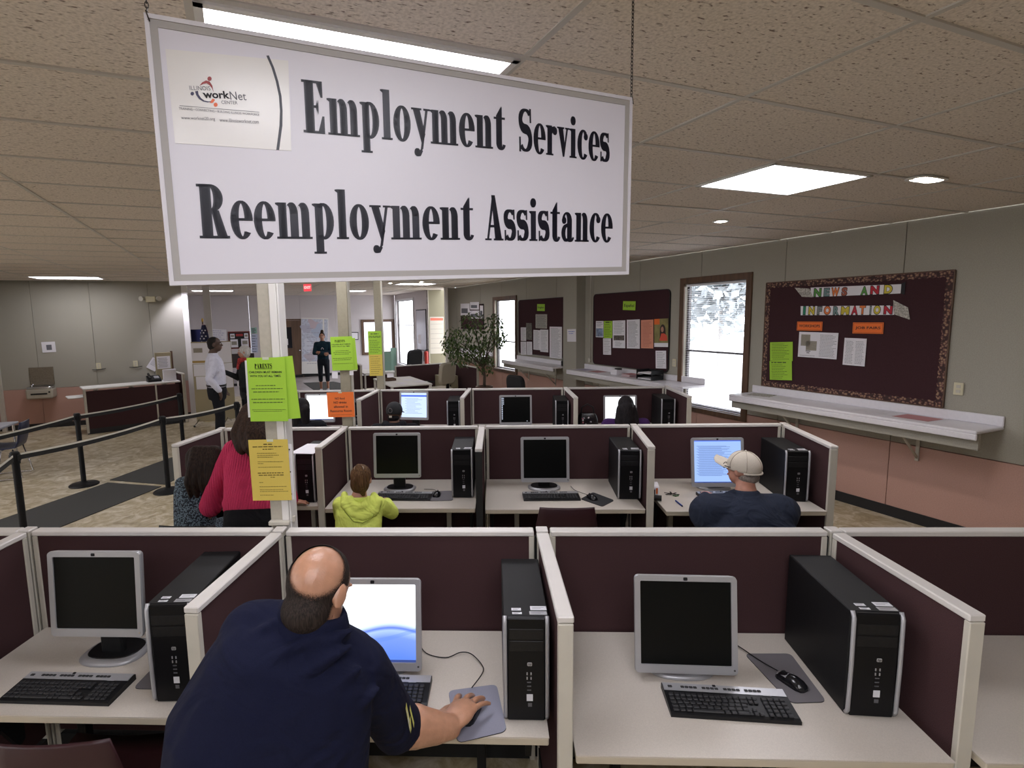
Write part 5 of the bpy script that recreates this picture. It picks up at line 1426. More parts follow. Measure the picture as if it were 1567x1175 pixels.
C_ = stanchion('black stanchion beside the left end of the middle row', sC.x, sC.y)
D_ = stanchion('black stanchion in front of the right end of the counter', sD.x, sD.y)
E_ = stanchion('black stanchion near the feet of the standing man in white, rightmost', sE.x, sE.y)
belt(A_, (sC.x, sC.y), .03); belt(C_, (sE.x, sE.y), .02); belt(B_, (sD.x, sD.y), .02)
pl = atz(0, 708, SH); belt(A_, (sA.x+(pl.x-sA.x)*6, sA.y+(pl.y-sA.y)*6))
pl = atz(0, 661, SH); belt(B_, (sB.x+(pl.x-sB.x)*1.6, sB.y+(pl.y-sB.y)*1.6))
M_mat = mat('charcoal_floor_mat', (.045, .045, .042), .95, noise=.3, nscale=300, bump=.2, bscale=400)
def fmat(label, pts, m=M_mat):
    c = [atz(x, y, 0) for x, y in pts]; cc = sum(c, Vector())/len(c)
    b = MB(); q = [((p-cc).x, (p-cc).y) for p in c]
    ar = sum(q[i-1][0]*q[i][1]-q[i][0]*q[i-1][1] for i in range(len(q)))
    if ar < 0: q.reverse()
    b.prism(q, .001, .009); o = b.build('floor_mat', m); o.location = cc; tag(o, label, 'mat', 'dark floor mats')
fmat('long charcoal mat running to the lower left between the stanchions', [(165, 739), (247, 745), (80, 812), (-80, 880), (-160, 850), (0, 796)])
fmat('charcoal mat behind the stanchion beside the middle row', [(168, 735), (254, 742), (300, 716), (300, 690), (258, 702)])
fmat('charcoal mat on the floor behind the standing woman in teal', [(464, 586), (510, 584), (530, 588), (530, 597), (480, 597)])
# ---------------------------------------------------------------- table and chair at the far left
def sled_chair(name, label, loc, rz, m, cat='chair', group=None, legs='sled'):
    t = thing(name, label, cat, loc, rz, group)
    prof = [(.20, .445), (.10, .43), (-.08, .425), (-.17, .45), (-.20, .52), (-.225, .64), (-.245, .78)]   # y forward is +
    b = MB(); rows = []
    for i, (y, z) in enumerate(prof):
        wdt = (.235, .24, .235, .215, .20, .215, .19)[i]; dz = .02 if i < 3 else 0; dy = .02 if i >= 3 else 0
        rows.append([(wdt*u, y+dy*(u*u), z+dz*(u*u)) for u in (-1, -.7, -.35, 0, .35, .7, 1)])
    top = [v for r_ in rows for v in r_]; off = [(x, y-.006, z-.012) for x, y, z in top]; n = 7; N = len(top); fs = []
    for j in range(len(rows)-1):
        for k in range(n-1):
            a = j*n+k; fs.append((a, a+1, a+n+1, a+n)); fs.append((N+a, N+a+n, N+a+n+1, N+a+1))
    ed = list(range(n))+[j*n+n-1 for j in range(1, len(rows))]+[(len(rows)-1)*n+k for k in range(n-2, -1, -1)]+[j*n for j in range(len(rows)-2, 0, -1)]
    for k in range(len(ed)): a, c = ed[k], ed[(k+1) % len(ed)]; fs.append((a, N+a, N+c, c))
    b.add(top+off, fs, True); sh = b.build('shell', m, t)
    for s in (-1, 1):
        b = MB(); b.tube([(s*.19, -.12, .42), (s*.215, -.20, .02), (s*.22, -.17, .012), (s*.22, .20, .012), (s*.215, .21, .03), (s*.19, .12, .42)], .010, 8); b.build('leg', M_chrome, t)
    b = MB(); b.tube([(-.19, .0, .41), (.19, .0, .41)], .010, 8); b.build('cross_bar', M_chrome, t)
    return t
M_blueplastic = mat('navy_chair_plastic', (.022, .028, .07), .4)
M_burgplastic = mat('burgundy_chair_plastic', (.030, .007, .010), .45)
pc = atz(40, 728, 0)
sled_chair('stacking_chair', 'navy plastic chair with chrome legs at the far left edge', (pc.x-.18, pc.y-.05, 0), R(115), M_blueplastic)
pt = atz(0, 660, .70)
t = thing('side_table', 'pale topped table at the far left edge beside the navy chair', 'table', (pt.x-.62, pt.y+.15, 0), R(20))
MB().box((0, 0, .70), (.9, .75, .03), ch=.008).build('top', mat('pale_blue_laminate', (.50, .52, .60), .4), t)
for sx in (-1, 1):
    for sy in (-1, 1): MB().cone((sx*.4, sy*.32, 0), (sx*.4, sy*.32, .69), .018, n=10).build('leg', M_chrome, t)
# ---------------------------------------------------------------- people
def V(*a): return Vector(a)
def remesh(mb, voxel, it=6, name='m', fac=.5):
    me = mb.mesh('tmp'); o = bpy.data.objects.new('tmp', me); COL.objects.link(o)
    m = o.modifiers.new('r', 'REMESH'); m.mode = 'VOXEL'; m.voxel_size = voxel
    if it: s = o.modifiers.new('s', 'SMOOTH'); s.factor = fac; s.iterations = it
    dg = bpy.context.evaluated_depsgraph_get()
    r = bpy.data.meshes.new_from_object(o.evaluated_get(dg)); r.name = name
    bpy.data.objects.remove(o)
    r.polygons.foreach_set('use_smooth', [True]*len(r.polygons))
    return r
def limb(mb, pts, rs, n=14):
    """closed tapered chain with round joints"""
    pts = [Vector(p) for p in pts]
    P, Q = [], []
    for i in range(len(pts)-1):
        mb.cone(pts[i], pts[i+1], rs[i], rs[i+1], n)
    for p, r in zip(pts, rs): mb.ell(p, (r*1.0, r*1.0, r*1.0), None, n, 8)
    return mb
def frame_q(right, fwd, up):
    m = Matrix((right, fwd, up)).transposed()
    return m.to_quaternion()
def basis(fwd, up):
    f = Vector(fwd).normalized(); u = Vector(up); r = f.cross(u).normalized(); u = r.cross(f).normalized()
    return r, f, u
def sring(c, r, f, w, d, n=20, p=2.5):
    """superellipse ring round c, half width w along r, half depth d along f"""
    out = []
    for k in range(n):
        a = 2*PI*k/n; ca, sa = math.cos(a), math.sin(a)
        x = math.copysign(abs(ca)**(2/p), ca)*w; y = math.copysign(abs(sa)**(2/p), sa)*d
        out.append(c+r*x+f*y)
    return out
def hand(mb, wrist, d, down, side, s=1.0, curl=.5, spread=.10, thumb=True):
    """d: towards the fingertips; down: palm normal; side: towards the thumb"""
    d = Vector(d).normalized(); down = Vector(down); down = (down-d*down.dot(d)).normalized(); side = Vector(side); side = (side-d*side.dot(d)-down*side.dot(down)).normalized()
    w = Vector(wrist)
    q = frame_q(side, d, -down)
    mb.ell(w+d*.045*s, (.040*s, .056*s, .019*s), q, 16, 10)
    mb.ell(w+d*.066*s, (.041*s, .030*s, .016*s), q, 16, 10)
    L = [.072, .080, .075, .058]
    for k in range(4):
        off = (.030-.020*k)*s
        base = w+d*(.080-.004*abs(k-1.3))*s+side*off
        dd = (d+side*spread*(1.5-k)).normalized()
        p = [base-dd*.015*s]; ang = 0; pos = base; rr = .0092*s if k < 3 else .0080*s
        rs = [rr*1.08]
        for j, fr in enumerate((.45, .32, .23)):
            ang += curl*(.55, .75, .6)[j]
            step = dd*math.cos(ang)+down*math.sin(ang)
            pos = pos+step*L[k]*fr*s; p.append(pos); rs.append(rr*(1-.09*(j+1)))
        limb(mb, p, rs, 10)
    if thumb:
        b0 = w+d*.022*s+side*.026*s
        t1 = b0+(d*.55+side*.62+down*.25).normalized()*.040*s
        t2 = t1+(d*.85+side*.22+down*.35).normalized()*.032*s
        t3 = t2+(d*.95-side*.05+down*.35).normalized()*.024*s
        limb(mb, [b0, t1, t2, t3], [.0155*s, .0125*s, .0105*s, .0085*s], 10)
def head(mb, c, fwd, up, s=1.0, neck=None, ears=True, nr=.056):
    r, f, u = basis(fwd, up); q = frame_q(r, f, u)
    mb.ell(c+u*.020*s-f*.010*s, (.076*s, .096*s, .092*s), q, 20, 14)
    mb.ell(c-u*.045*s+f*.028*s, (.058*s, .062*s, .070*s), q, 18, 12)
    mb.ell(c-u*.085*s+f*.050*s, (.032*s, .030*s, .024*s), q, 12, 8)
    limb(mb, [c+u*.012*s+f*.082*s, c-u*.020*s+f*.104*s], [.010*s, .0135*s], 8)
    mb.ell(c-u*.024*s+f*.096*s, (.018*s, .014*s, .011*s), q, 10, 6)
    mb.ell(c-u*.058*s+f*.083*s, (.024*s, .012*s, .012*s), q, 10, 6)
    mb.ell(c+u*.030*s+f*.078*s, (.052*s, .014*s, .010*s), q, 12, 6)
    if ears:
        for sg in (-1, 1): mb.ell(c+r*sg*.078*s-f*.004*s-u*.010*s, (.011*s, .021*s, .034*s), frame_q((r+f*.25*-sg).normalized(), (f-r*.25*-sg).normalized(), u), 12, 8)
    if neck is not None: limb(mb, [c-u*.055*s-f*.022*s, (c-u*.05*s-f*.02*s+Vector(neck))/2, Vector(neck)], [nr*s*.95, nr*s, nr*s*1.2], 16)
    return r, f, u
def face_bits(root, inv, c, fwd, up, s=1.0, iris=(.05, .03, .02), lip=(.35, .10, .09), brow=(.05, .035, .03)):
    r, f, u = basis(fwd, up); q = frame_q(r, f, u)
    for sg in (-1, 1):
        b = MB(); b.M = inv; b.ell(c+r*sg*.031*s+f*.083*s+u*.006*s, (.013*s, .008*s, .0075*s), q, 12, 8); e = b.build('eye', mat('eye_white', (.7, .68, .66), .3), root)
        b = MB(); b.M = inv; b.ell(c+r*sg*.031*s+f*.0885*s+u*.006*s, (.006*s, .004*s, .006*s), q, 10, 6); b.build('iris', mat('dark_iris', iris, .2), e)
        b = MB(); b.M = inv; b.ell(c+r*sg*.032*s+f*.089*s+u*.027*s, (.018*s, .006*s, .004*s), q, 10, 6); b.build('eyebrow', mat('brow_%.2f' % brow[0], brow, .8), root)
    b = MB(); b.M = inv; b.ell(c-u*.058*s+f*.091*s, (.021*s, .007*s, .0075*s), q, 12, 8); b.build('lips', mat('lips', lip, .5), root)
def strand_mat(name, col, hi=None, scale=90):
    """hair: fine strands along the local z axis"""
    if name in MATS: return MATS[name]
    m = bpy.data.materials.new(name); m.use_nodes = True; nt = m.node_tree; b = nt.nodes['Principled BSDF']
    b.inputs['Roughness'].default_value = .6; b.inputs['Specular IOR Level'].default_value = .12
    tc = nt.nodes.new('ShaderNodeTexCoord'); mp = nt.nodes.new('ShaderNodeMapping'); mp.inputs['Scale'].default_value = (scale*2, scale*2, scale*.12)
    n = nt.nodes.new('ShaderNodeTexNoise'); n.inputs['Scale'].default_value = 1; n.inputs['Detail'].default_value = 5
    r = nt.nodes.new('ShaderNodeValToRGB'); hi = hi or tuple(v*2.2 for v in col)
    r.color_ramp.elements[0].position = .35; r.color_ramp.elements[0].color = tuple(col)+(1,); r.color_ramp.elements[1].position = .72; r.color_ramp.elements[1].color = tuple(hi)+(1,)
    bp = nt.nodes.new('ShaderNodeBump'); bp.inputs['Strength'].default_value = .6; bp.inputs['Distance'].default_value = .006
    nt.links.new(tc.outputs['Object'], mp.inputs[0]); nt.links.new(mp.outputs[0], n.inputs[0]); nt.links.new(n.outputs['Fac'], r.inputs[0])
    nt.links.new(r.outputs[0], b.inputs['Base Color']); nt.links.new(n.outputs['Fac'], bp.inputs['Height']); nt.links.new(bp.outputs[0], b.inputs['Normal'])
    MATS[name] = m; return m
def skin(name, col, col2=None, rough=.5):
    if name in MATS: return MATS[name]
    m = mat(name, col, rough, noise=.10, nscale=35, bump=.12, bscale=260, sub=.08)
    return m
def cloth(name, col, fold=0.0, noise=.12, rough=.9):
    if name in MATS: return MATS[name]
    m = mat(name, col, rough, noise=noise, nscale=300, spec=.2)
    nt = m.node_tree; b = nt.nodes['Principled BSDF']
    tc = nt.nodes.new('ShaderNodeTexCoord'); n = nt.nodes.new('ShaderNodeTexNoise'); n.inputs['Scale'].default_value = 7; n.inputs['Detail'].default_value = 2; n.inputs['Distortion'].default_value = 1.5
    n2 = nt.nodes.new('ShaderNodeTexNoise'); n2.inputs['Scale'].default_value = 500
    ad = nt.nodes.new('ShaderNodeMath'); ad.operation = 'MULTIPLY_ADD'; ad.inputs[1].default_value = .04
    bp = nt.nodes.new('ShaderNodeBump'); bp.inputs['Strength'].default_value = .5+fold; bp.inputs['Distance'].default_value = .03
    nt.links.new(tc.outputs['Object'], n.inputs[0]); nt.links.new(tc.outputs['Object'], n2.inputs[0])
    nt.links.new(n2.outputs['Fac'], ad.inputs[0]); nt.links.new(n.outputs['Fac'], ad.inputs[2]); nt.links.new(ad.outputs[0], bp.inputs['Height']); nt.links.new(bp.outputs[0], b.inputs['Normal'])
    return m
def lerp(a, b, t): return Vector(a)*(1-t)+Vector(b)*t
class Person:
    """joints in world space; body = one remeshed surface, garments and hair are its children's pieces"""
    def __init__(s, label, base, voxel=.010, group=None):
        s.root = thing('person', label, 'person', base, 0, group)
        s.inv = Matrix.Translation(-Vector(base)); s.vx = voxel
    def build(s, name, mb, m, voxel=None, it=6, parent=None, fac=.5):
        if voxel is None: voxel = s.vx
        mb.v = [tuple(s.inv @ Vector(v)) for v in mb.v]
        me = remesh(mb, voxel, it, name, fac) if voxel else mb.mesh(name)
        return part(name, me, m, parent or s.root)
    def raw(s, name, mb, m, parent=None):
        return s.build(name, mb, m, 0, 0, parent)
def torso_rings(pel, chest, neck, right, fwd_p, fwd_c, wp, ww, wc, ws, dp, dw, dc, grow=0.0):
    """rings from pelvis to neck base"""
    up = (Vector(neck)-Vector(pel))
    out = []
    for t, w, d in ((-.10, wp*.80, dp*.85), (0, wp, dp), (.16, wp*.98, dp), (.36, ww, dw), (.58, wc, dc), (.78, ws, dc*.95), (.90, ws*.86, dc*.78), (1.0, ws*.42, dc*.52)):
        if t <= .55: c = lerp(pel, chest, t/.55)
        else: c = lerp(chest, neck, (t-.55)/.45)
        f = lerp(fwd_p, fwd_c, max(0, min(1, t))).normalized()
        r = Vector(right); r = (r-f*r.dot(f)).normalized()
        out.append(sring(c, r, f, w+grow, d+grow))
    return out
# ======= bald man in the navy shirt (foreground)
def bald_man():
    Hc = atd(489, 901, 1.50); nk = atd(474, 957, 1.50); ch = atd(445, 1050, 1.48); pe = atd(360, 1330, 1.48)
    sl = atd(390, 973, 1.49); sr_ = atd(545, 1022, 1.58)
    hd = atz(716, 1096, DT+.045)
    wr_ = atz(688, 1112, DT+.056); el_ = atz(611, 1114, DT+.105)
    right = (sr_-sl).normalized()
    fl = V(pe.x, pe.y, 0)
    P = Person('bald man in a navy polo shirt leaning over the front desk, hand on a mouse', fl, .0065)
    M_sk = skin('bald_man_skin', (.44, .23, .145), rough=.30)
    M_navy = cloth('navy_polo_cloth', (.005, .0065, .024), .2)
    M_trs = cloth('dark_trouser_cloth', (.03, .03, .035))
    up = (nk-pe).normalized(); fwd = up.cross(right).normalized()*-1
    if fwd.y < 0: fwd = -fwd
    ff = V(.36, .74, -.58); uu = V(.14, .48, .86)
    # arms
    ell_l = V(sl.x+.02, sl.y+.30, sl.z-.22); wrl = V(sl.x+.10, 1.80, DT+.05)
    hl, hr = pe-right*.10, pe+right*.10
    kl, kr = V(hl.x-.02, hl.y+.10, .50), V(hr.x+.02, hr.y+.10, .50)
    al, ar = V(kl.x, kl.y-.03, .09), V(kr.x, kr.y-.03, .09)
    b = MB()
    s = .99
    r, f, u = head(b, Hc, ff, uu, s, nk, nr=.066)
    b.ell(Hc-u*.062*s-f*.034*s, (.062, .052, .055), frame_q(r, f, u), 14, 8)
    b.loft(torso_rings(pe, ch, nk, right, fwd, fwd, .17, .19, .19, .19, .12, .13, .12))
    limb(b, [sr_, lerp(sr_, el_, .5), el_], [.060, .056, .050])
    limb(b, [el_, lerp(el_, wr_, .30)+V(0, 0, .006), lerp(el_, wr_, .7), wr_], [.064, .068, .054, .041])
    limb(b, [sl, ell_l], [.060, .046]); limb(b, [ell_l, lerp(ell_l, wrl, .35), wrl], [.048, .046, .032])
    hdir = (hd-wr_); hdir.z = .012; hdir = V(.40, .91, .04)
    hand(b, wr_+V(.006, .0, .004), hdir, V(.16, 0, -1), V(-.90, .40, 0), 1.36, .34, .22)
    hand(b, wrl, V(.3, .95, 0), V(0, 0, -1), V(1, -.2, 0), 1.05, .15)
    limb(b, [hl, kl], [.085, .058]); limb(b, [hr, kr], [.085, .058]); limb(b, [kl, al], [.055, .04]); limb(b, [kr, ar], [.055, .04])
    P.build('body', b, M_sk, .0045, 4)
    # polo shirt: torso, short sleeves, collar
    b = MB()
    rings = torso_rings(lerp(pe, ch, .05), ch, lerp(nk, ch, .05), right, fwd, fwd, .26, .285, .24, .215, .18, .185, .150)
    b.loft(rings)
    hem = lerp(el_, wr_, .06)
    limb(b, [sr_+V(0, 0, -.005), lerp(sr_, el_, .5), lerp(sr_, el_, .80)], [.094, .086, .074], 18)
    b.cone(lerp(sr_, el_, .60), lerp(sr_, el_, 1.0), .080, .084, 20)
    limb(b, [sl, lerp(sl, ell_l, .6)], [.094, .080], 18)
    limb(b, [lerp(nk, ch, .25), lerp(nk, sr_, .85)], [.088, .088], 14); limb(b, [lerp(nk, ch, .22), lerp(nk, sl, .85)], [.098, .092], 14)
    # long soft folds across the back, running from the right shoulder
    for k, (a0, a1, rr) in enumerate((((548, 982, 1.450), (400, 1070, 1.330), .020), ((560, 1015, 1.468), (440, 1100, 1.335), .018), ((520, 962, 1.448), (395, 1015, 1.350), .018), ((545, 960, 1.47), (470, 1000, 1.40), .016), ((425, 945, 1.42), (350, 1010, 1.372), .016), ((585, 1050, 1.50), (520, 1110, 1.41), .015))):
        p0, p1 = atd(*a0), atd(*a1); mid = lerp(p0, p1, .5)+V(0, 0, .004)
        limb(b, [lerp(p0, mid, .15)+(mid-CPOS).normalized()*.012, lerp(p0, mid, .55), mid, p1], [rr*.45, rr*.85, rr, rr*.5], 10)
    P.build('polo_shirt', b, M_navy, .008, 7)
    # collar
    b = MB(); ax = (Hc-nk).normalized(); nc = nk+ax*.034
    rr_, ff_, _ = basis(fwd, ax)
    lo = [nc-ax*.040+(rr_*math.cos(2*PI*k/24)*.117+ff_*math.sin(2*PI*k/24)*.100) for k in range(24)]
    md = [nc+ax*.012+(rr_*math.cos(2*PI*k/24)*.092+ff_*math.sin(2*PI*k/24)*.090) for k in range(24)]
    hi = [nc+ax*.022+(rr_*math.cos(2*PI*k/24)*.083+ff_*math.sin(2*PI*k/24)*.081) for k in range(24)]
    ins = [nc+ax*.0+(rr_*math.cos(2*PI*k/24)*.072+ff_*math.sin(2*PI*k/24)*.070) for k in range(24)]
    b.loft([lo, md, hi, ins], False); P.raw('collar', b, M_navy)
    # sleeve embroidery: a small yellow and white winged mark near the hem
    c0 = atd(616, 1074, 1.585); ux = (el_-sr_).normalized(); n_ = (CPOS-c0).normalized(); vv = ux.cross(n_).normalized()
    sd = lerp(sr_, el_, .80); 
    b = MB()
    def onsl(t, a): 
        c = lerp(sr_, el_, t); toc = (CPOS-c); toc = (toc-ux*toc.dot(ux)).normalized(); w = ux.cross(toc).normalized()
        return c+(toc*math.cos(a)+w*math.sin(a))*.0875
    for (t0, a0, t1, a1, wd) in ((.52, -.72, .76, -.30, .07), (.60, -.80, .80, -.46, .06), (.66, -.56, .80, -.26, .06)):
        p = [onsl(t0, a0), onsl(t0+.02, a0+wd*2.5), onsl(t1, a1+wd), onsl(t1-.03, a1-wd)]
        b.add(p, [(0, 1, 2, 3)])
    P.raw('sleeve_mark', b, mat('yellow_thread', (.62, .60, .16), .6))
    b = MB()
    for (t0, a0, t1, a1, wd) in ((.62, -.50, .78, -.24, .035), (.55, -.58, .70, -.40, .025)):
        b.add([onsl(t0, a0), onsl(t0+.02, a0+wd*2.5), onsl(t1, a1+wd), onsl(t1-.03, a1-wd)], [(0, 1, 2, 3)])
    P.raw('sleeve_mark', b, mat('white_thread', (.65, .66, .66), .6))
    # hair: dark cropped fringe round the back and sides
    b = MB(); q = frame_q(r, f, u); b.ell(Hc+u*.020*s-f*.010*s, (.0800*s, .100*s, .096*s), q, 36, 24)
    b.ell(Hc-u*.062*s-f*.034*s, (.0665, .0565, .060), q, 24, 14); limb(b, [Hc-u*.055*s-f*.022*s, lerp(Hc, nk, .75)-f*.012], [.0665, .0705], 20)
    hm_ = remesh(b, .0045, 6); src_v = [tuple(v.co) for v in hm_.vertices]; src_f = [tuple(p_.vertices) for p_ in hm_.polygons]
    crown = ((CPOS-Hc).normalized()*.84-CD*.54).normalized()
    vs, fs, fade = [], [], []
    for _once in (0,):
        n0 = 0; vs = src_v
        for v in src_v:
            loc = Vector(v)-Hc
            ca = math.degrees(math.acos(max(-1, min(1, (Vector(v)-(Hc+u*.02*s-f*.01*s)).normalized().dot(crown)))))
            fwdv, upv = loc.dot(f), loc.dot(u)
            e1 = (ca-44)/17; e2 = (.034-fwdv)/.02; e3 = (upv+.16)/.03
            if abs(loc.dot(r)) > .055 and upv < .02: e2 = min(e2, (.004-fwdv)/.02)
            fade.append(max(0, min(1, min(e1, e2, e3))))
        for fc in src_f:
            if max(fade[n0+i] for i in fc) > 0: fs.append(tuple(n0+i for i in fc))
    used = sorted({i for fc in fs for i in fc}); mp = {k: i for i, k in enumerate(used)}
    me = bpy.data.meshes.new('hair'); me.from_pydata([tuple(P.inv @ Vector(vs[k])) for k in used], [], [tuple(mp[i] for i in fc) for fc in fs])
    me.polygons.foreach_set('use_smooth', [True]*len(me.polygons))
    at = me.attributes.new('fade', 'FLOAT', 'POINT'); at.data.foreach_set('value', [fade[k] for k in used])
    hm = strand_mat('cropped_dark_hair', (.012, .009, .008), (.05, .036, .03), 160); nt = hm.node_tree
    an = nt.nodes.new('ShaderNodeAttribute'); an.attribute_name = 'fade'
    nz = nt.nodes.new('ShaderNodeTexNoise'); nz.inputs['Scale'].default_value = 700; nz.inputs['Detail'].default_value = 1
    tc = nt.nodes.new('ShaderNodeTexCoord'); nt.links.new(tc.outputs['Object'], nz.inputs[0])
    mm = nt.nodes.new('ShaderNodeMath'); mm.operation = 'MULTIPLY_ADD'; mm.inputs[1].default_value = 1.25; mm.inputs[2].default_value = -.18
    nt.links.new(an.outputs['Fac'], mm.inputs[0])
    gt = nt.nodes.new('ShaderNodeMath'); gt.operation = 'GREATER_THAN'; nt.links.new(mm.outputs[0], gt.inputs[0])
    sc_ = nt.nodes.new('ShaderNodeMapRange'); sc_.inputs[1].default_value = .3; sc_.inputs[2].default_value = .7; nt.links.new(nz.outputs['Fac'], sc_.inputs[0]); nt.links.new(sc_.outputs[0], gt.inputs[1])
    nt.links.new(gt.outputs[0], nt.nodes['Principled BSDF'].inputs['Alpha'])
    part('hair', me, hm, P.root)
    # trousers and shoes
    b = MB(); b.loft(torso_rings(pe, ch, nk, right, fwd, fwd, .20, .20, .1, .1, .145, .14, .1)[:3]); limb(b, [hl, kl, al], [.105, .08, .062]); limb(b, [hr, kr, ar], [.105, .08, .062]); P.build('trousers', b, M_trs, .012, 4)
    for a in (al, ar):
        b = MB(); b.ell(V(a.x, a.y+.06, .045), (.05, .14, .045), None, 16, 8); P.build('shoe', b, M_blackpl, .012, 2)
bald_man()
# ======= people seated in the middle and back rows
def seated(label, px, headY, opts, base_y_off=-.02):
    """px: picture position of the head centre; headY: world Y. Returns the Person"""
    o = dict(s=1.0, face=V(0, 1, -.05), lean=.10, shw=.19, g=1.0, arms=((-.22, .30), (.22, .30)), skin=skin('light_skin', (.50, .26, .18)), shirt=None, sleeve='long', pants=cloth('dark_jeans', (.02, .022, .03)), nl=.24, seat=.44, voxel=.010, ears=True, tilt=V(0, 0, 1), dsh=0.0, fb=False, torso=.40)
    o.update(opts)
    H = aty(px[0], px[1], headY); s = o['s']
    nk = H+V(0, -.035*s, -.135*s)+o.get('noff', V(0, 0, 0)); ch = nk+V(0, -o['lean']*.35, -.20*s); pe = V(ch.x, ch.y-o['lean']*.55, max(o['seat']+.08, ch.z-.26*s))
    P = Person(label, V(pe.x, pe.y, 0), o['voxel'])
    fwd = V(0, 1, 0); right = V(1, 0, 0)
    tw = o.get('turn', 0); fwd = V(-math.sin(tw), math.cos(tw), 0); right = V(math.cos(tw), math.sin(tw), 0)
    sh = [nk+right*sg*o['shw']*s+V(0, 0, -.055*s+o['dsh']) for sg in (-1, 1)]
    el, wr = [], []
    for i, (ax, ay) in enumerate(o['arms']):
        e = sh[i]+right*(ax*.35)+fwd*(.14*s)+V(0, 0, -.25*s)
        w = V(sh[i].x+ax*.6, sh[i].y+ay+.22*s, DT+.056)
        el.append(e); wr.append(w)
    if 'el' in o: el = o['el']
    if 'wr' in o: wr = o['wr']
    hp = [pe+right*sg*.09*s for sg in (-1, 1)]; kn = [h+fwd*.42*s+V(0, 0, -.06) for h in hp]; an = [V(k.x, k.y+.02, .08) for k in kn]
    g = o['g']
    b = MB(); r, f, u = head(b, H, o['face'], o['tilt'], s, nk, o['ears'])
    b.loft(torso_rings(pe, ch, nk, right, fwd, fwd, .15*s*g, .15*s*g, .16*s*g, .16*s*g*o.get('wsf', 1), .10*s*g, .10*s*g, .095*s*g))
    for i in (0, 1):
        limb(b, [sh[i], el[i], wr[i]], [.045*s, .038*s, .026*s])
        hand(b, wr[i], (wr[i]-el[i])*V(1, 1, 0).length*1.0 if False else V((wr[i]-el[i]).x, (wr[i]-el[i]).y, 0), V(0, 0, -1), V(1 if i == 0 else -1, 0, 0), s, .35)
        limb(b, [hp[i], kn[i], an[i]], [.075*s, .052*s, .036*s])
    P.build('body', b, o['skin'], max(.008, o['voxel']), 4)
    b = MB(); b.loft(torso_rings(pe, ch, lerp(nk, ch, .04), right, fwd, fwd, .185*s*g, .185*s*g, .19*s*g, .19*s*g*o.get('wsf', 1), .135*s*g, .14*s*g, .125*s*g))
    for i in (0, 1):
        limb(b, [lerp(nk, ch, .3), lerp(nk, sh[i], .9)], [.062*s, .062*s*g])
        if o['sleeve'] == 'long': limb(b, [sh[i], el[i], lerp(el[i], wr[i], .92)], [.068*s*g, .060*s*g, .044*s])
        else: limb(b, [sh[i], lerp(sh[i], el[i], .6)], [.066*s*g, .058*s*g])
    b.tube([nk+V(0, 0, -.005)+right*math.cos(2*PI*k/14)*.066*s+fwd*(math.sin(2*PI*k/14)*.066*s)+V(0, 0, .012*math.sin(2*PI*k/14)*-1) for k in range(14)], .020*s, 8, True)
    limb(b, [nk+V(0, 0, -.03), nk+V(0, -.02, -.08)], [.066*s, .08*s])
    for ex in o.get('extra', []): limb(b, *ex)
    P.build('top', b, o['shirt'], o['voxel'], 6)
    b = MB(); b.loft(torso_rings(pe, ch, nk, right, fwd, fwd, .17*s*g, .17*s, .1, .1, .13*s*g, .12, .1)[:3])
    for i in (0, 1): limb(b, [hp[i], kn[i], an[i]], [.088*s, .066*s, .05*s])
    P.build('trousers', b, o['pants'], .014, 4)
    for a in an:
        b = MB(); b.ell(V(a.x, a.y+.05, .04), (.045*s, .12*s, .04), None, 14, 8); P.build('shoe', b, M_blackpl, .014, 2)
    P.H, P.nk, P.ch, P.pe, P.sh, P.el, P.wr, P.r, P.f, P.u, P.s = H, nk, ch, pe, sh, el, wr, r, f, u, s
    return P
def cap_hair(P, m, extra=(), grow=1.07, low=-.06, name='hair', voxel=.009, it=4):
    """hair mass over the skull plus locks; extra = limb chains"""
    b = MB(); s = P.s; q = frame_q(P.r, P.f, P.u)
    b.ell(P.H+P.u*.026*s-P.f*.020*s, (.080*s*grow, .096*s*grow, .092*s*grow), q, 24, 16)
    b.ell(P.H+P.u*low*s*.6-P.f*.040*s, (.074*s*grow, .070*s*grow, .080*s*grow), q, 20, 12)
    for pts, rs in extra: limb(b, pts, rs, 12)
    return P.build(name, b, m, voxel, it)
# girl in the lime hoodie
M_lime = cloth('neon_lime_fleece', (.70, .80, .16), .5, .05)
gl = seated('girl with a brown ponytail in a lime hoodie, seated in the middle row', (553, 733), 3.72, dict(s=.86, shw=.155, lean=.10, shirt=M_lime, noff=V(-.01, -.02, -.005), face=V(.05, 1, -.25), dsh=.0, g=1.0,
    el=[aty(522, 790, 3.80), aty(600, 784, 3.86)], wr=[V(-.98, 4.12, DT+.035), aty(592, 767, 4.14)]))
M_brown = strand_mat('brown_hair', (.045, .022, .010), (.20, .11, .05))
Hh = gl.H; pt_ = aty(549, 716, 3.63)
cap_hair(gl, M_brown, [([pt_, aty(551, 728, 3.60), aty(553, 742, 3.605), aty(556, 757, 3.63)], [.030, .036, .034, .016]), ([aty(545, 735, 3.62), aty(549, 752, 3.63)], [.024, .010])])
b = MB(); b.tube([pt_+V(.03*math.cos(a), .006, .03*math.sin(a)*.6-.004) for a in [2*PI*k/12 for k in range(12)]], .006, 6, True); gl.raw('hair_tie', b, mat('pale_hair_tie', (.5, .42, .33), .7))
b = MB()                       # hood lying open on the back
hood = [(-.085, 770, 3.64), (-.05, 780, 3.60), (0, 786, 3.585)]
pts = [aty(527, 757, 3.67), aty(528, 772, 3.615), aty(540, 787, 3.585), aty(556, 791, 3.58), aty(571, 783, 3.59), aty(578, 768, 3.63), aty(572, 758, 3.68)]
limb(b, pts, [.026, .034, .038, .040, .038, .034, .026], 12)
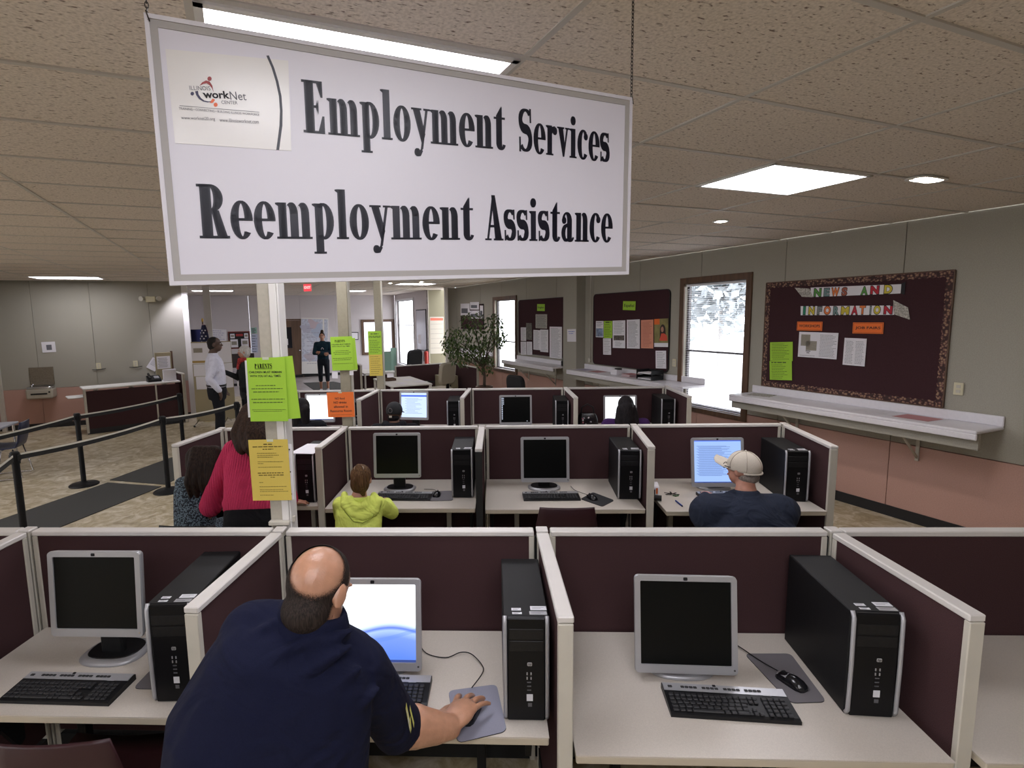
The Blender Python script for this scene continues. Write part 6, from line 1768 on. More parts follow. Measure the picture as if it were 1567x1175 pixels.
limb(b, [aty(536, 765, 3.63), aty(545, 777, 3.60), aty(558, 776, 3.60), aty(566, 766, 3.63)], [.034, .04, .04, .034], 12)
gl.build('hood', b, M_lime, .008, 5)
b = MB(); b.tube([aty(x, y, Y) for x, y, Y in ((524, 765, 3.62), (528, 783, 3.565), (541, 798, 3.535), (555, 800, 3.53), (570, 792, 3.545), (579, 772, 3.60))], .003, 5); gl.raw('hood_seam', b, mat('olive_seam', (.22, .28, .03), .9))
# man in the white cap
M_dknavy = cloth('charcoal_blue_sweatshirt', (.020, .026, .045), .4)
cm = seated('big man in a white baseball cap and charcoal blue sweatshirt, seated at right', (1137, 717), 3.66, dict(s=1.03, shw=.245, g=1.45, wsf=.72, lean=.16, shirt=M_dknavy, face=V(-.62, .78, .04), noff=V(-.005, -.03, .0), dsh=-.075,
    skin=skin('ruddy_skin', (.50, .24, .17)), el=[aty(1075, 788, 3.76), aty(1200, 788, 3.72)], wr=[V(1.60, 4.10, DT+.06), V(1.99, 4.02, DT+.06)],
    extra=[([aty(1085, 785, 3.58), aty(1190, 785, 3.58)], [.13, .13])]))
M_cap = mat('cream_cap_cotton', (.60, .54, .46), .85, noise=.06, nscale=200, bump=.1, bscale=500)
s = cm.s; q = frame_q(cm.r, cm.f, cm.u); cc = cm.H+cm.u*.022*s-cm.f*.008*s
b = MB(); b.ell(cc, (.088*s, .109*s, .098*s), q, 32, 16, zmin=-.28); cap = cm.raw('cap', b, M_cap)
b = MB(); rings = []
for t, w, dz in ((.0, .078, -.014), (.3, .078, -.010), (.75, .066, .004), (1.0, .030, .014)):
    c = cc+cm.f*(.070+.125*t)*s+cm.u*(.004+dz+.012)*s
    rings.append([c+cm.r*w*x*s-cm.u*.020*x*x*s for x in (-1, -.6, -.2, .2, .6, 1)]+[c+cm.r*w*x*s-cm.u*(.020*x*x+.004)*s for x in (1, .6, .2, -.2, -.6, -1)])
b.loft(rings); cm.raw('cap_brim', b, M_cap, cap)
for k in range(6):
    b = MB(); a0 = PI/6+PI*k/3; b.tube([cc+q @ V(.0895*s*math.cos(t)*math.cos(a0), .1105*s*math.cos(t)*math.sin(a0), .0995*s*math.sin(t)) for t in [-.25+1.8*j/10 for j in range(11)]], .0015, 5); cm.raw('cap_seam', b, mat('tan_stitching', (.38, .32, .25), .9), cap)
b = MB(); b.ell(cc+cm.u*.099*s, (.008, .008, .006), q, 10, 6); cm.raw('cap_button', b, M_cap, cap)
b = MB(); b.tube([cc+q @ V(.088*s*math.cos(a), .109*s*math.sin(a), -.030*s) for a in [PI+PI*.12+PI*.76*k/10 for k in range(11)]], .007, 6); cm.raw('cap_strap', b, M_cap, cap)
b = MB(); b.ell(cm.H-cm.u*.045*s-cm.f*.040*s, (.074*s, .066*s, .045*s), q, 18, 10); cm.build('hair', b, strand_mat('grey_hair', (.16, .13, .11), (.35, .31, .28)), .009, 3)
b = MB()
for sg in (-1, 1):
    b.tube([cm.H+cm.r*sg*.08*s+cm.u*.012*s-cm.f*.01*s, cm.H+cm.r*sg*.072*s+cm.u*.012*s+cm.f*.085*s], .0025, 5)
    b.tube([cm.H+cm.r*sg*.036*s+cm.f*.102*s+cm.r*.026*s*math.cos(a)+cm.u*(.006+.02*math.sin(a))*s for a in [2*PI*k/12 for k in range(12)]], .0022, 5, True)
b.tube([cm.H-cm.r*.012*s+cm.f*.104*s+cm.u*.008*s, cm.H+cm.r*.012*s+cm.f*.104*s+cm.u*.008*s], .0022, 5)
cm.raw('glasses', b, M_blackpl)
face_bits(cm.root, cm.inv, cm.H, cm.face if False else V(-.62, .78, .04), V(0, 0, 1), s, brow=(.2, .17, .15))
# woman in purple with long dark hair
M_blackhair = strand_mat('black_hair', (.006, .005, .006), (.022, .018, .02))
pw = seated('woman with long dark hair in a purple top, seated in the back row', (957, 622), 6.08, dict(s=1.0, shw=.20, shirt=cloth('purple_knit', (.045, .015, .085), .3), face=V(0, 1, -.1), voxel=.012))
M_ombre = strand_mat('dark_hair_brown_ends', (.012, .008, .006), (.09, .045, .018))
cap_hair(pw, M_blackhair, [([pw.H+V(-.05, -.06, -.02), pw.H+V(-.075, -.085, -.17), pw.H+V(-.06, -.10, -.27)], [.062, .062, .04]), ([pw.H+V(.05, -.06, -.02), pw.H+V(.075, -.085, -.17), pw.H+V(.07, -.10, -.27)], [.062, .062, .04]), ([pw.H+V(0, -.08, 0), pw.H+V(0, -.11, -.18)], [.075, .07])])
b = MB()
for x in (-.055, -.02, .02, .055): limb(b, [pw.H+V(x*.8, -.150, -.17), pw.H+V(x, -.158, -.25), pw.H+V(x*1.2, -.150, -.36)], [.016, .026, .010], 8)
pw.build('hair_ends', b, M_ombre, .009, 3)
b = MB(); b.tube([pw.H+V(.105, -.03, -.105)+V(.006*math.cos(a), .0, .022*math.sin(a)) for a in [2*PI*k/12 for k in range(12)]], .003, 5, True); pw.raw('hoop_earring', b, M_chrome)
# person in a black cap, back row
M_blk = cloth('black_hoodie_cloth', (.010, .010, .013), .3)
bc = seated('person in a black cap and black hoodie seen from behind in the back row', (604, 631), 6.10, dict(s=1.0, shw=.21, g=1.1, shirt=M_blk, face=V(.25, 1, -.15), voxel=.012, skin=skin('brown_skin', (.16, .075, .045))))
b = MB(); q = frame_q(bc.r, bc.f, bc.u); c2 = bc.H+bc.u*.024-bc.f*.012; b.ell(c2, (.090, .110, .100), q, 28, 14, zmin=-.45); M_bcap = mat('black_cap_cotton', (.012, .012, .014), .85); capb = bc.raw('cap', b, M_bcap)
b = MB(); rings = []
for t, w in ((0, .074), (.6, .066), (1, .03)): 
    c = c2+bc.f*(.09+.085*t); rings.append([c+bc.r*w*x-bc.u*.02*x*x for x in (-1, -.5, 0, .5, 1)]+[c+bc.r*w*x-bc.u*(.02*x*x+.004) for x in (1, .5, 0, -.5, -1)])
b.loft(rings); bc.raw('cap_brim', b, M_bcap, capb)
b = MB(); b.tube([c2-bc.f*.108+bc.r*.024*math.cos(a)+bc.u*(.0+.024*math.sin(a))-bc.f*(.004) for a in [2*PI*k/16 for k in range(16)]], .004, 5, True); bc.raw('cap_emblem', b, mat('grey_embroidery', (.10, .09, .09), .8), capb)
b = MB(); b.box(bc.H-bc.f*.112-bc.u*.045, (.03, .006, .022)); bc.raw('cap_tag', b, M_trim, capb)
b = MB(); b.ell(bc.H-bc.u*.06-bc.f*.035, (.07, .06, .05), q, 16, 8); bc.build('hair', b, M_blackhair, .010, 3)
b = MB(); limb(b, [bc.nk+V(-.10, -.02, .01), bc.nk+V(-.05, -.09, -.01), bc.nk+V(.05, -.09, -.01), bc.nk+V(.10, -.02, .01)], [.045, .05, .05, .045]); bc.build('hood', b, M_blk, .012, 4)
# dark haired person mostly hidden behind the lime notice
dk = seated('dark haired person in black mostly hidden behind the lime PARENTS notice', (463, 625), 6.02, dict(s=1.0, shw=.20, shirt=M_blk, voxel=.012, face=V(.25, 1, -.1)))
cap_hair(dk, M_blackhair, [([dk.H+V(-.03, -.06, 0), dk.H+V(-.05, -.08, -.16)], [.075, .05]), ([dk.H+V(.04, -.06, 0), dk.H+V(.05, -.07, -.14)], [.065, .05])])
# ======= woman in pink leaning over the first cubicle, and the child beside her
M_pinkknit = None
def rib_mat(name, col):
    m = mat(name, col, .9, noise=.1, nscale=200, spec=.15); nt = m.node_tree; b = nt.nodes['Principled BSDF']
    tc = nt.nodes.new('ShaderNodeTexCoord'); w = nt.nodes.new('ShaderNodeTexWave'); w.inputs['Scale'].default_value = 20; w.inputs['Distortion'].default_value = 1.0; w.bands_direction = 'X'
    bp = nt.nodes.new('ShaderNodeBump'); bp.inputs['Strength'].default_value = .8; bp.inputs['Distance'].default_value = .012
    nt.links.new(tc.outputs['Object'], w.inputs[0]); nt.links.new(w.outputs['Fac'], bp.inputs['Height']); nt.links.new(bp.outputs[0], b.inputs['Normal']); return m
M_pinkknit = rib_mat('pink_ribbed_knit', (.62, .045, .125))
def pink_woman():
    Y = 3.55
    H = aty(398, 636, 3.76); nk = aty(388, 672, 3.66); ch = aty(385, 722, 3.58); pe = aty(388, 800, 3.42)
    sl, sr_ = aty(357, 688, 3.60), aty(424, 688, 3.72)
    ell_, wl = aty(331, 742, 3.58), aty(316, 800, 3.62)
    elr, wrr = aty(438, 745, 3.96), atz(445, 769, DT+.035)
    P = Person('woman with dark wavy hair in a pink cardigan leaning behind the nearest post', V(pe.x, pe.y, 0), .010)
    right = (sr_-sl).normalized(); fwd = V(-right.y, right.x, 0).normalized(); up = (nk-pe).normalized(); fw = right.cross(up)*-1
    if fw.y < 0: fw = -fw
    sk = skin('tan_skin', (.40, .19, .12))
    hl, hr = pe-right*.10+V(0, 0, -.02), pe+right*.10+V(0, 0, -.02); kl, kr = V(hl.x, hl.y+.06, .44), V(hr.x, hr.y+.06, .44); al, ar = V(kl.x, kl.y-.02, .08), V(kr.x, kr.y-.02, .08)
    b = MB(); r, f, u = head(b, H, V(.35, .9, -.35), V(0, .2, 1), .98, nk)
    b.loft(torso_rings(pe, ch, nk, right, fw, fw, .15, .14, .15, .15, .10, .095, .09))
    limb(b, [sl, ell_, wl], [.045, .037, .026]); limb(b, [sr_, elr, wrr], [.045, .037, .026])
    hand(b, wl, V(-.45, .35, -.5), V(-.2, -.3, -1), V(.5, .6, 0), .95, .3); hand(b, wrr, V(.95, .3, 0), V(0, 0, -1), V(-.3, .95, 0), .95, .35)
    for h, k, a in ((hl, kl, al), (hr, kr, ar)): limb(b, [h, k, a], [.075, .052, .036])
    P.build('body', b, sk, .009, 4)
    b = MB(); b.loft(torso_rings(lerp(pe, ch, .24), ch, nk, right, fw, fw, .185, .18, .175, .16, .145, .13, .12))
    limb(b, [sl, ell_, lerp(ell_, wl, .55)], [.068, .066, .078]); limb(b, [sr_, elr, lerp(elr, wrr, .75)], [.068, .062, .066])
    limb(b, [lerp(nk, ch, .35), lerp(nk, sl, .9)], [.066, .066]); limb(b, [lerp(nk, ch, .35), lerp(nk, sr_, .9)], [.066, .066])
    tail = [aty(350, 770, 3.40), aty(348, 784, 3.37)]
    limb(b, [aty(372, 740, 3.44), tail[0], tail[1]], [.06, .045, .02])
    P.build('cardigan', b, M_pinkknit, .008, 6)
    b = MB(); b.loft(torso_rings(pe, ch, nk, right, fw, fw, .185, .175, .1, .1, .14, .13, .1)[:4]); b.loft([sring(pe+V(0, 0, -.0), right, fwd, .19, .15), sring(pe+V(0, .03, -.45), right, fwd, .21, .16)])
    P.build('skirt', b, cloth('black_skirt_cloth', (.008, .008, .010), .2), .012, 4)
    for a in (al, ar):
        b = MB(); b.ell(V(a.x, a.y+.05, .04), (.04, .12, .04), None, 14, 8); P.build('shoe', b, M_blackpl, .014, 2)
    P.H, P.r, P.f, P.u, P.s = H, r, f, u, .98
    wav = strand_mat('dark_brown_wavy_hair', (.014, .008, .006), (.06, .032, .02), 60)
    ex = []
    for x0, x1, d in ((376, 366, .0), (385, 378, -.03), (395, 388, -.05), (404, 400, -.04), (412, 410, 0)):
        ex.append(([aty(x0+4, 628, 3.70), aty(x0-3, 645, 3.63+d), aty(x1-2, 664, 3.56+d), aty(x1+4, 684, 3.52+d), aty(x1+6, 697, 3.515+d)], [.05, .055, .052, .045, .018]))
    cap_hair(P, wav, ex, 1.12)
pink_woman()
def child():
    sk = skin('tan_skin', (.40, .19, .12))
    P = seated('child with long dark hair in a blue patterned dress beside the woman in pink', (304, 704), 3.72, dict(s=.84, shw=.115, g=.9, shirt=None or M_dress, sleeve='short', face=V(.15, 1, -.2), skin=sk, pants=M_dress, noff=V(-.015, -.01, 0), lean=.06, arms=((-.10, .25), (.10, .25))))
    ex = []
    for x0, x1 in ((298, 292), (306, 302), (314, 314), (322, 324), (328, 330)):
        ex.append(([aty(x0+2, 690, 3.63), aty(x0-2, 712, 3.585), aty(x1-2, 738, 3.565), aty(x1, 760, 3.57)], [.040, .042, .038, .015]))
    cap_hair(P, strand_mat('very_dark_long_hair', (.010, .006, .005), (.035, .020, .014), 70), ex, 1.08)
def dress_mat():
    m = bpy.data.materials.new('blue_speckled_dress'); m.use_nodes = True; nt = m.node_tree; b = nt.nodes['Principled BSDF']; b.inputs['Roughness'].default_value = .9
    tc = nt.nodes.new('ShaderNodeTexCoord'); v = nt.nodes.new('ShaderNodeTexNoise'); v.inputs['Scale'].default_value = 95; v.inputs['Detail'].default_value = 2
    r = nt.nodes.new('ShaderNodeValToRGB'); e = r.color_ramp.elements; e[0].position = .46; e[0].color = (.008, .012, .02, 1); e[1].position = .56; e[1].color = (.13, .18, .22, 1)
    nt.links.new(tc.outputs['Object'], v.inputs[0]); nt.links.new(v.outputs['Fac'], r.inputs[0]); nt.links.new(r.outputs[0], b.inputs['Base Color']); return m
M_dress = dress_mat()
child()
# ======= standing figures
def standing(label, base, h, facing, o):
    """base: feet on the floor; h: height; facing: unit vector; o: poses"""
    k = h/1.75; f = Vector(facing).normalized(); r = V(f.y, -f.x, 0); B = Vector(base)
    P = Person(label, B, o.get('voxel', .012)); P.s = k*o.get('hs', 1.0)
    at = lambda x, y, z: B+r*x*k+f*y*k+V(0, 0, z*k)
    H = at(0, .02, 1.625); nk = at(0, -.02, 1.475); ch = at(0, .0, 1.22); pe = at(0, 0, .93)
    hp = [at(-.09, 0, .90), at(.09, 0, .90)]; kn = o.get('knee', [at(-.10, .02, .50), at(.10, .02, .50)]); an = [at(-.10, -.02, .08), at(.10, -.02, .08)]
    sh = [at(-.185, -.02, 1.40), at(.185, -.02, 1.40)]
    el = [at(*p) for p in o['el']]; wr = [at(*p) for p in o['wr']]; hd = [r*p[0]+f*p[1]+V(0, 0, p[2]) for p in o['hd']]
    g = o.get('g', 1.0)
    hf = o.get('face', f)
    b = MB(); rr, ff, uu = head(b, H, hf, V(0, 0, 1), P.s, nk)
    b.loft(torso_rings(pe, ch, nk, r, f, f, .14*k*g, .13*k*g, .15*k*g, .155*k, .095*k*g, .09*k*g, .095*k*g))
    for i in (0, 1):
        limb(b, [sh[i], el[i], wr[i]], [.046*k, .038*k, .027*k]); hand(b, wr[i], hd[i], o.get('palm', [V(0, 0, -1)]*2)[i], r*(1 if i == 0 else -1)+f*.5, k, o.get('curl', .4))
        limb(b, [hp[i], kn[i], an[i]], [.075*k, .053*k, .037*k]); b.ell(an[i]+f*.06*k+V(0, 0, -.045*k), (.04*k, .04*k, .03*k), None, 12, 8)
    P.build('body', b, o['skin'], .009, 4)
    top = o.get('tuck', .90)
    b = MB(); b.loft(torso_rings(at(0, 0, top), ch, lerp(nk, ch, .04), r, f, f, .168*k*g, .165*k*g, .178*k*g, .182*k, .122*k*g, .125*k*g, .122*k*g))
    for i in (0, 1):
        limb(b, [lerp(nk, ch, .25), lerp(nk, sh[i], .9)], [.062*k, .064*k]); limb(b, [sh[i], el[i], lerp(el[i], wr[i], .95)], [.068*k, .058*k, .044*k])
    b.tube([nk+V(0, 0, .004)+r*math.cos(2*PI*q/14)*.060*k+f*math.sin(2*PI*q/14)*.060*k for q in range(14)], .018*k, 8, True); limb(b, [nk+V(0, 0, -.02*k), nk+V(0, 0, -.08*k)], [.066*k, .08*k])
    P.build(o.get('topname', 'shirt'), b, o['shirt'], .010, 5)
    b = MB(); b.loft([sring(at(0, 0, z), r, f, w*k*g, d*k*g) for z, w, d in ((1.0, .160, .118), (.92, .170, .126), (.84, .165, .12), (.78, .14, .11))])
    for i in (0, 1): limb(b, [hp[i], kn[i], lerp(kn[i], an[i], o.get('leg', .98))], [.092*k*g, .070*k, .062*k])
    P.build('trousers', b, o['pants'], .011, 4)
    if o.get('shoes', True):
        for i in (0, 1):
            b = MB(); b.ell(an[i]+f*.06*k+V(0, 0, -.042*k), (.048*k, .048*k, .036*k), None, 12, 8); b.ell(an[i]+f*.13*k+V(0, 0, -.05*k), (.045*k, .06*k, .028*k), None, 12, 8); b.ell(an[i]+V(0, 0, -.04*k), (.042*k, .05*k, .04*k), None, 12, 8); P.build('shoe', b, o.get('shoe', M_blackpl), .012, 2)
    P.H, P.r, P.f, P.u, P.nk, P.ch, P.at, P.wr, P.el = H, rr, ff, uu, nk, ch, at, wr, el
    return P
M_shirtw = cloth('white_dress_shirt', (.62, .62, .72), .5, .04)
mp_ = aty(328, 545, 8.72)
man = standing('standing man in a white dress shirt and dark trousers, hand in pocket', V(mp_.x, mp_.y, 0), 1.86, V(.80, .45, 0), dict(skin=skin('dark_brown_skin', (.075, .038, .025)), shirt=M_shirtw, pants=cloth('black_trouser_wool', (.012, .012, .015), .2), tuck=.98, g=1.12,
    el=[(-.23, -.05, 1.13), (.25, -.10, 1.12)], wr=[(-.20, .12, .93), (.22, .03, .93)], hd=[(.1, .3, -1), (-.05, .2, -1)], palm=[V(1, 0, 0), V(-1, 0, 0)], face=V(.92, .30, .02)))
cap_hair(man, strand_mat('short_black_hair', (.010, .008, .008), (.03, .026, .025), 200), (), .985, -.03)
face_bits(man.root, man.inv, man.H, V(.92, .30, .02), V(0, 0, 1), man.s, lip=(.12, .05, .045))
b = MB(); b.loft([sring(man.at(0, 0, z), V(.45, -.80, 0).normalized(), V(.80, .45, 0).normalized(), .172*1.19, .128*1.19) for z in (.985, 1.015)]); man.raw('belt', b, M_blackpl)
wp_ = aty(375, 545, 9.7)
wom = standing('white haired woman in a dark jacket and red scarf, gesturing at the standing man', V(wp_.x, wp_.y, 0), 1.66, V(-.72, -.62, 0), dict(skin=skin('light_skin', (.50, .26, .18)), shirt=cloth('dark_grey_jacket', (.022, .024, .026), .3), pants=cloth('black_trouser_wool', (.012, .012, .015), .2), topname='jacket', tuck=.80, g=1.05,
    el=[(-.25, -.04, 1.13), (.22, .10, 1.12)], wr=[(-.24, .06, .90), (.10, .36, 1.26)], hd=[(.05, .15, -1), (-.3, 1, .35)], face=V(-.85, -.45, .0)))
ex = [([wom.H+wom.u*.05-wom.f*.05+wom.r*x, wom.H-wom.f*.06-wom.u*.03+wom.r*x*1.25, wom.H-wom.f*.05-wom.u*.085+wom.r*x*1.2], [.05, .046, .028]) for x in (-.055, 0, .055)]
cap_hair(wom, strand_mat('white_hair', (.38, .36, .33), (.66, .64, .60), 80), ex, 1.10)
face_bits(wom.root, wom.inv, wom.H, V(-.85, -.45, 0), V(0, 0, 1), wom.s, lip=(.4, .10, .09), brow=(.25, .2, .16))
b = MB(); limb(b, [wom.nk+wom.r*.07-wom.f*.02+V(0, 0, .0), wom.nk+wom.r*.06+wom.f*.07, wom.nk+wom.f*.10+V(0, 0, -.02), wom.nk-wom.r*.06+wom.f*.07, wom.nk-wom.r*.07-wom.f*.02, wom.nk-wom.f*.07], [.035, .042, .044, .042, .035, .035]); limb(b, [wom.nk+wom.f*.11, wom.nk+wom.f*.15+V(0, 0, -.15)], [.04, .03])
wom.build('scarf', b, mat('red_patterned_scarf', (.42, .03, .03), .8, noise=.7, nscale=30), .012, 4)
b = MB(); bd = wom.at(.03, .155, 1.02); b.box(bd, (.06, .006, .09), math.atan2(.62, -.72)*0+R(-41)); bg = wom.raw('name_badge', b, M_paper)
b = MB(); b.tube([wom.at(-.05, .12, 1.40), wom.at(-.0, .165, 1.2), bd+V(0, 0, .045)], .004, 5); b.tube([wom.at(.08, .12, 1.40), wom.at(.05, .165, 1.2), bd+V(0, 0, .045)], .004, 5); wom.raw('lanyard', b, M_blackpl)
tp = aty(497, 596, 15.75)
teal = standing('woman in a teal hoodie and cropped dark trousers standing with arms crossed, far away', V(tp.x, tp.y, 0), 1.72, V(.22, -1, 0), dict(skin=skin('light_skin', (.50, .26, .18)), shirt=cloth('dark_teal_fleece', (.012, .035, .055), .3), pants=cloth('dark_slate_capri', (.016, .02, .03)), topname='hoodie', leg=.42, shoe=mat('pale_shoes', (.5, .5, .55), .6),
    el=[(-.24, .08, 1.14), (.24, .08, 1.14)], wr=[(.04, .21, 1.16), (-.04, .23, 1.12)], hd=[(1, 0, .1), (-1, 0, .1)], palm=[V(0, 1, 0), V(0, 1, 0)]))
cap_hair(teal, strand_mat('dark_brown_hair_tied_up', (.02, .012, .009), (.07, .045, .03)), [([teal.H+V(0, 0, .09), teal.H+V(0, .02, .15)], [.05, .045])], 1.03, -.01)
face_bits(teal.root, teal.inv, teal.H, V(.22, -1, 0), V(0, 0, 1), teal.s)
b = MB()
for sx in (-1, 1):
    c_ = teal.at(sx*.03, .137, 1.27); b.tube([c_+V(sx*.03, 0, .03), c_, c_+V(-sx*.0, 0, -.03)], .007, 5)
teal.raw('chest_emblem', b, M_paper)
# ---------------------------------------------------------------- seats under the seated people and the near chairs
def chair_at(label, x, y, rz=0, m=M_burgplastic): return sled_chair('stacking_chair', label, (x, y, 0), rz, m, 'chair', 'burgundy stacking chairs')
pch = atz(62, 1140, .78); chair_at('burgundy plastic chair whose back shows at the lower left edge', pch.x, pch.y+.245, R(4))
chair_at('burgundy chair pushed under the empty middle row worktop', .50, 3.93, R(0))
for lab, P in (('chair under the girl in the lime hoodie', gl), ('chair under the man in the white cap', cm), ('chair under the woman in purple', pw), ('chair under the person in the black cap', bc), ('chair under the person hidden by the lime notice', dk)):
    c_ = chair_at('burgundy '+lab, P.pe.x, P.pe.y+.02, 0); c_.scale = (1, 1, .86); c_.location.y -= (.12 if P is cm else 0)
chc = sled_chair('stacking_chair', 'black chair the child in the blue dress sits on', (aty(308, 745, 3.58).x, 3.60, 0), 0, M_blackpl, 'chair', 'burgundy stacking chairs')
# ---------------------------------------------------------------- small things on the worktops
p = atz(482, 684, DT+TWH); b = MB(); b.box((0, 0, .0015), (.20, .33, .002)); o = b.build('paper_sheet', M_paper); o.location = (-1.502, 4.30, DT+TWH+.003); o.rotation_euler = (0, 0, R(-6))
tag(o, 'white sheet lying on top of the tower right of the woman in pink', 'paper')
p = atz(1028, 757, DT); t = thing('key_bunch', 'small bunch of keys with a green tag on the worktop of the capped man', 'keys', p)
MB().tube([(.015*math.cos(a), .015*math.sin(a), .004) for a in [2*PI*k/12 for k in range(12)]], .0015, 5, True).build('key_ring', M_chrome, t)
for k, a in enumerate((0, .7, 1.5, 2.6, 3.6, 5.0)):
    MB().box((.035*math.cos(a), .03*math.sin(a), .003+.002*k), (.05, .012, .003), a).build('key', M_chrome if k % 2 else M_blackmet, t)
MB().box((.02, -.035, .006), (.04, .03, .005), .6).build('tag', mat('dark_green_tag', (.04, .12, .03), .5), t)
pa, pb = atz(1034, 766, DT+.006), atz(1045, 775, DT+.006); t = thing('pen', 'dark blue pen lying on the worktop of the capped man', 'pen', (pa+pb)/2)
d = (pb-pa)/2; MB().cone(-d, d*.8, .006, .006, 10).build('barrel', mat('blue_pen_plastic', (.02, .05, .25), .35), t); MB().cone(d*.8, d*1.0, .006, .002, 10).build('tip', M_blackpl, t)
t = thing('snack_packet', 'white packet with orange and dark marks beside the divider in the capped man\u2019s cubicle', 'packet', (1.262, 4.27, DT+.001), R(-12))
MB().box((0, .04, .045), (.075, .14, .09), ch=.008).build('packet_body', M_paper, t)
for k in range(3): MB().box((-.02+.02*k, -.0315, .055-.012*(k % 2)), (.012, .002, .045)).build('printed_mark', M_orange if k != 1 else M_ink, t)
MB().cone((-.06, -.09, .022), (.05, -.10, .022), .022, n=12).build('black_tube', M_blackpl, t)
ph = aty(899, 637, 6.93); t = thing('handbag', 'black handbag with a glossy pink and white pattern in the back row', 'bag', (ph.x, 6.93, DT+.001))
b = MB(); b.loft([[(x, y, z) for x, y in rrect(.26*s_, .13*s_, .05*s_)] for z, s_ in ((0, .9), (.03, 1.05), (.12, 1.0), (.18, .85), (.20, .7))]); b.build('body', M_bagpat if 'M_bagpat' in globals() else mat('patterned_black_bag', (.012, .010, .012), .25), t)
b = MB(); b.tube([(-.08, 0, .19), (-.07, .01, .27), (0, .015, .31), (.07, .01, .27), (.08, 0, .19)], .009, 6); b.build('handle', M_blackpl, t)
for k in range(9):
    MB().box((random.uniform(-.10, .11), -.069, random.uniform(.04, .15)), (.022, .004, .016), rot=Matrix.Rotation(random.uniform(0, 3), 3, 'Y')).build('pattern_patch', (M_paper, mat('pink_patch', (.45, .16, .2), .4), M_silver)[k % 3], t)
# ---------------------------------------------------------------- exit sign
pe_ = atd(470.5, 440, 13.5); f_ = Frame(pe_, V(1, -.15, 0), ZZ)
t = thing('exit_sign', 'glowing red exit sign hanging from the ceiling beyond the posts', 'exit sign', pe_); t.rotation_euler = f_.eul()
MB().box((0, 0, -.02), (.215, .19, .04), ch=.006).build('housing', M_white, t)
MB().box((0, 0, .002), (.20, .175, .004)).build('lit_face', mat('exit_red_face', (.5, .02, .02), .4, emit=(1, .06, .08), estr=.9), t)
text_part('letters', 'EXIT', .085, mat('exit_letters', (.6, .3, .3), .4, emit=(1, .45, .45), estr=1.0), t, (0, 0, .005), bold=.004)
hgt = CEIL-pe_.z; MB().box((0, (.09+hgt)/2, -.02), (.02, max(.01, hgt-.09), .02)).build('stem', M_white, t)
# ---------------------------------------------------------------- far wall and whiteboard wall
fF = lambda x, y: wallF(x, y, .02)
def map_mat():
    m = mat('pale_blue_map_print', (.50, .53, .62), .5, noise=.22, nscale=14); return m
q_ = pxs(fF, [(459.5, 487), (503.5, 486), (502, 571), (463, 572)])
o, w, h = sheet('large pale map board standing against the far wall beside the brown door', q_, M_white, 'map board', None, 'map_board', th=.03)
b = MB(); b.box((-w*.10, h*.10, .002), (w*.78, h*.76, .002)); b.build('map_print', map_mat(), o)
for i, (u, v, c_) in enumerate(((-.30, .30, (.45, .45, .55)), (-.05, .38, (.55, .45, .5)), (-.25, 0, (.6, .62, .7)), (.05, -.05, (.55, .5, .55)), (.12, .28, (.42, .48, .6)), (-.15, -.18, (.5, .45, .5)))):
    b = MB(); pts = [(u*w+.2*w*(1+.4*math.sin(3*a+i))*math.cos(a), v*h+.10*h*(1+.4*math.cos(2*a+i))*math.sin(a), .0034+.0003*i) for a in [2*PI*k/18 for k in range(18)]]; b.add(pts, [tuple(range(18))]); b.build('map_region', mat('map_region_%d' % i, c_, .6), o)
lines(o, w*.7, h*.7, body_rows(.05, .9, .05, .95, 9, .02, .6, 6), mat('map_road_ink', (.34, .33, .42), .7), .0055)
MB().box((w*.41, h*.1, .002), (w*.13, h*.76, .002)).build('side_strip', mat('pale_blue_map_print', (.50, .53, .62)), o)
MB().box((0, -h/2-.03, 0), (w*.96, .06, .05)).build('foot_rail', M_black, o)
o, w, h = sheet('white poster on the far wall behind the standing man', pxs(fF, [(322, 504), (347, 503.5), (346, 534), (322.5, 535)]), M_paper, 'poster', None, 'poster', rows=body_rows(.1, .9, .08, .9, 9, .02), ink=mat('lilac_ink', (.40, .38, .55), .8))
q_ = pxs(fF, [(348.8, 507.5), (383, 506.5), (382.5, 533), (350, 534)])
o, w, h = sheet('black notice board with a red frame on the far wall', q_, M_redframe if 'M_redframe' in globals() else mat('red_frame', (.16, .02, .012), .5), 'notice board', None, 'notice_board', th=.02)
MB().box((0, 0, .001), (w*.90, h*.86, .004)).build('black_ground', M_black, o)
for (x, y, ww, hh) in ((-.30, .24, .20, .26), (.33, .24, .18, .28), (-.24, -.18, .34, .46), (.25, -.16, .34, .46)): 
    c_ = MB().box((x*w, y*h, .004), (ww*w, hh*h, .002)).build('photo', M_paper, o)
    flat(o, 'photo_print', [(x*w-ww*w*.35, y*h-hh*h*.2, x*w+ww*w*.35, y*h+hh*h*.25)], mat('grey_clipping', (.30, .27, .22)), .0056)
flat(o, 'red_title', [(-w*.14, h*.22, w*.18, h*.36)], mat('red_title_card', (.35, .03, .03), .6), .0034)
sheet('small pale green sheet on the far wall right of the red framed board', pxs(fF, [(384.5, 501.5), (393, 501), (393, 510), (384.5, 510.5)]), mat('pale_green_paper', (.30, .52, .42), .8), 'paper', None, rows=body_rows(.1, .9, .2, .9, 4, .03))
sheet('long pale blue poster on the far wall right of the red framed board', pxs(fF, [(384.5, 511.5), (394, 511), (394.5, 539), (385, 539.5)]), mat('pale_blue_paper', (.48, .52, .66), .8), 'poster', None, 'poster', rows=body_rows(.1, .9, .1, .95, 7, .025))
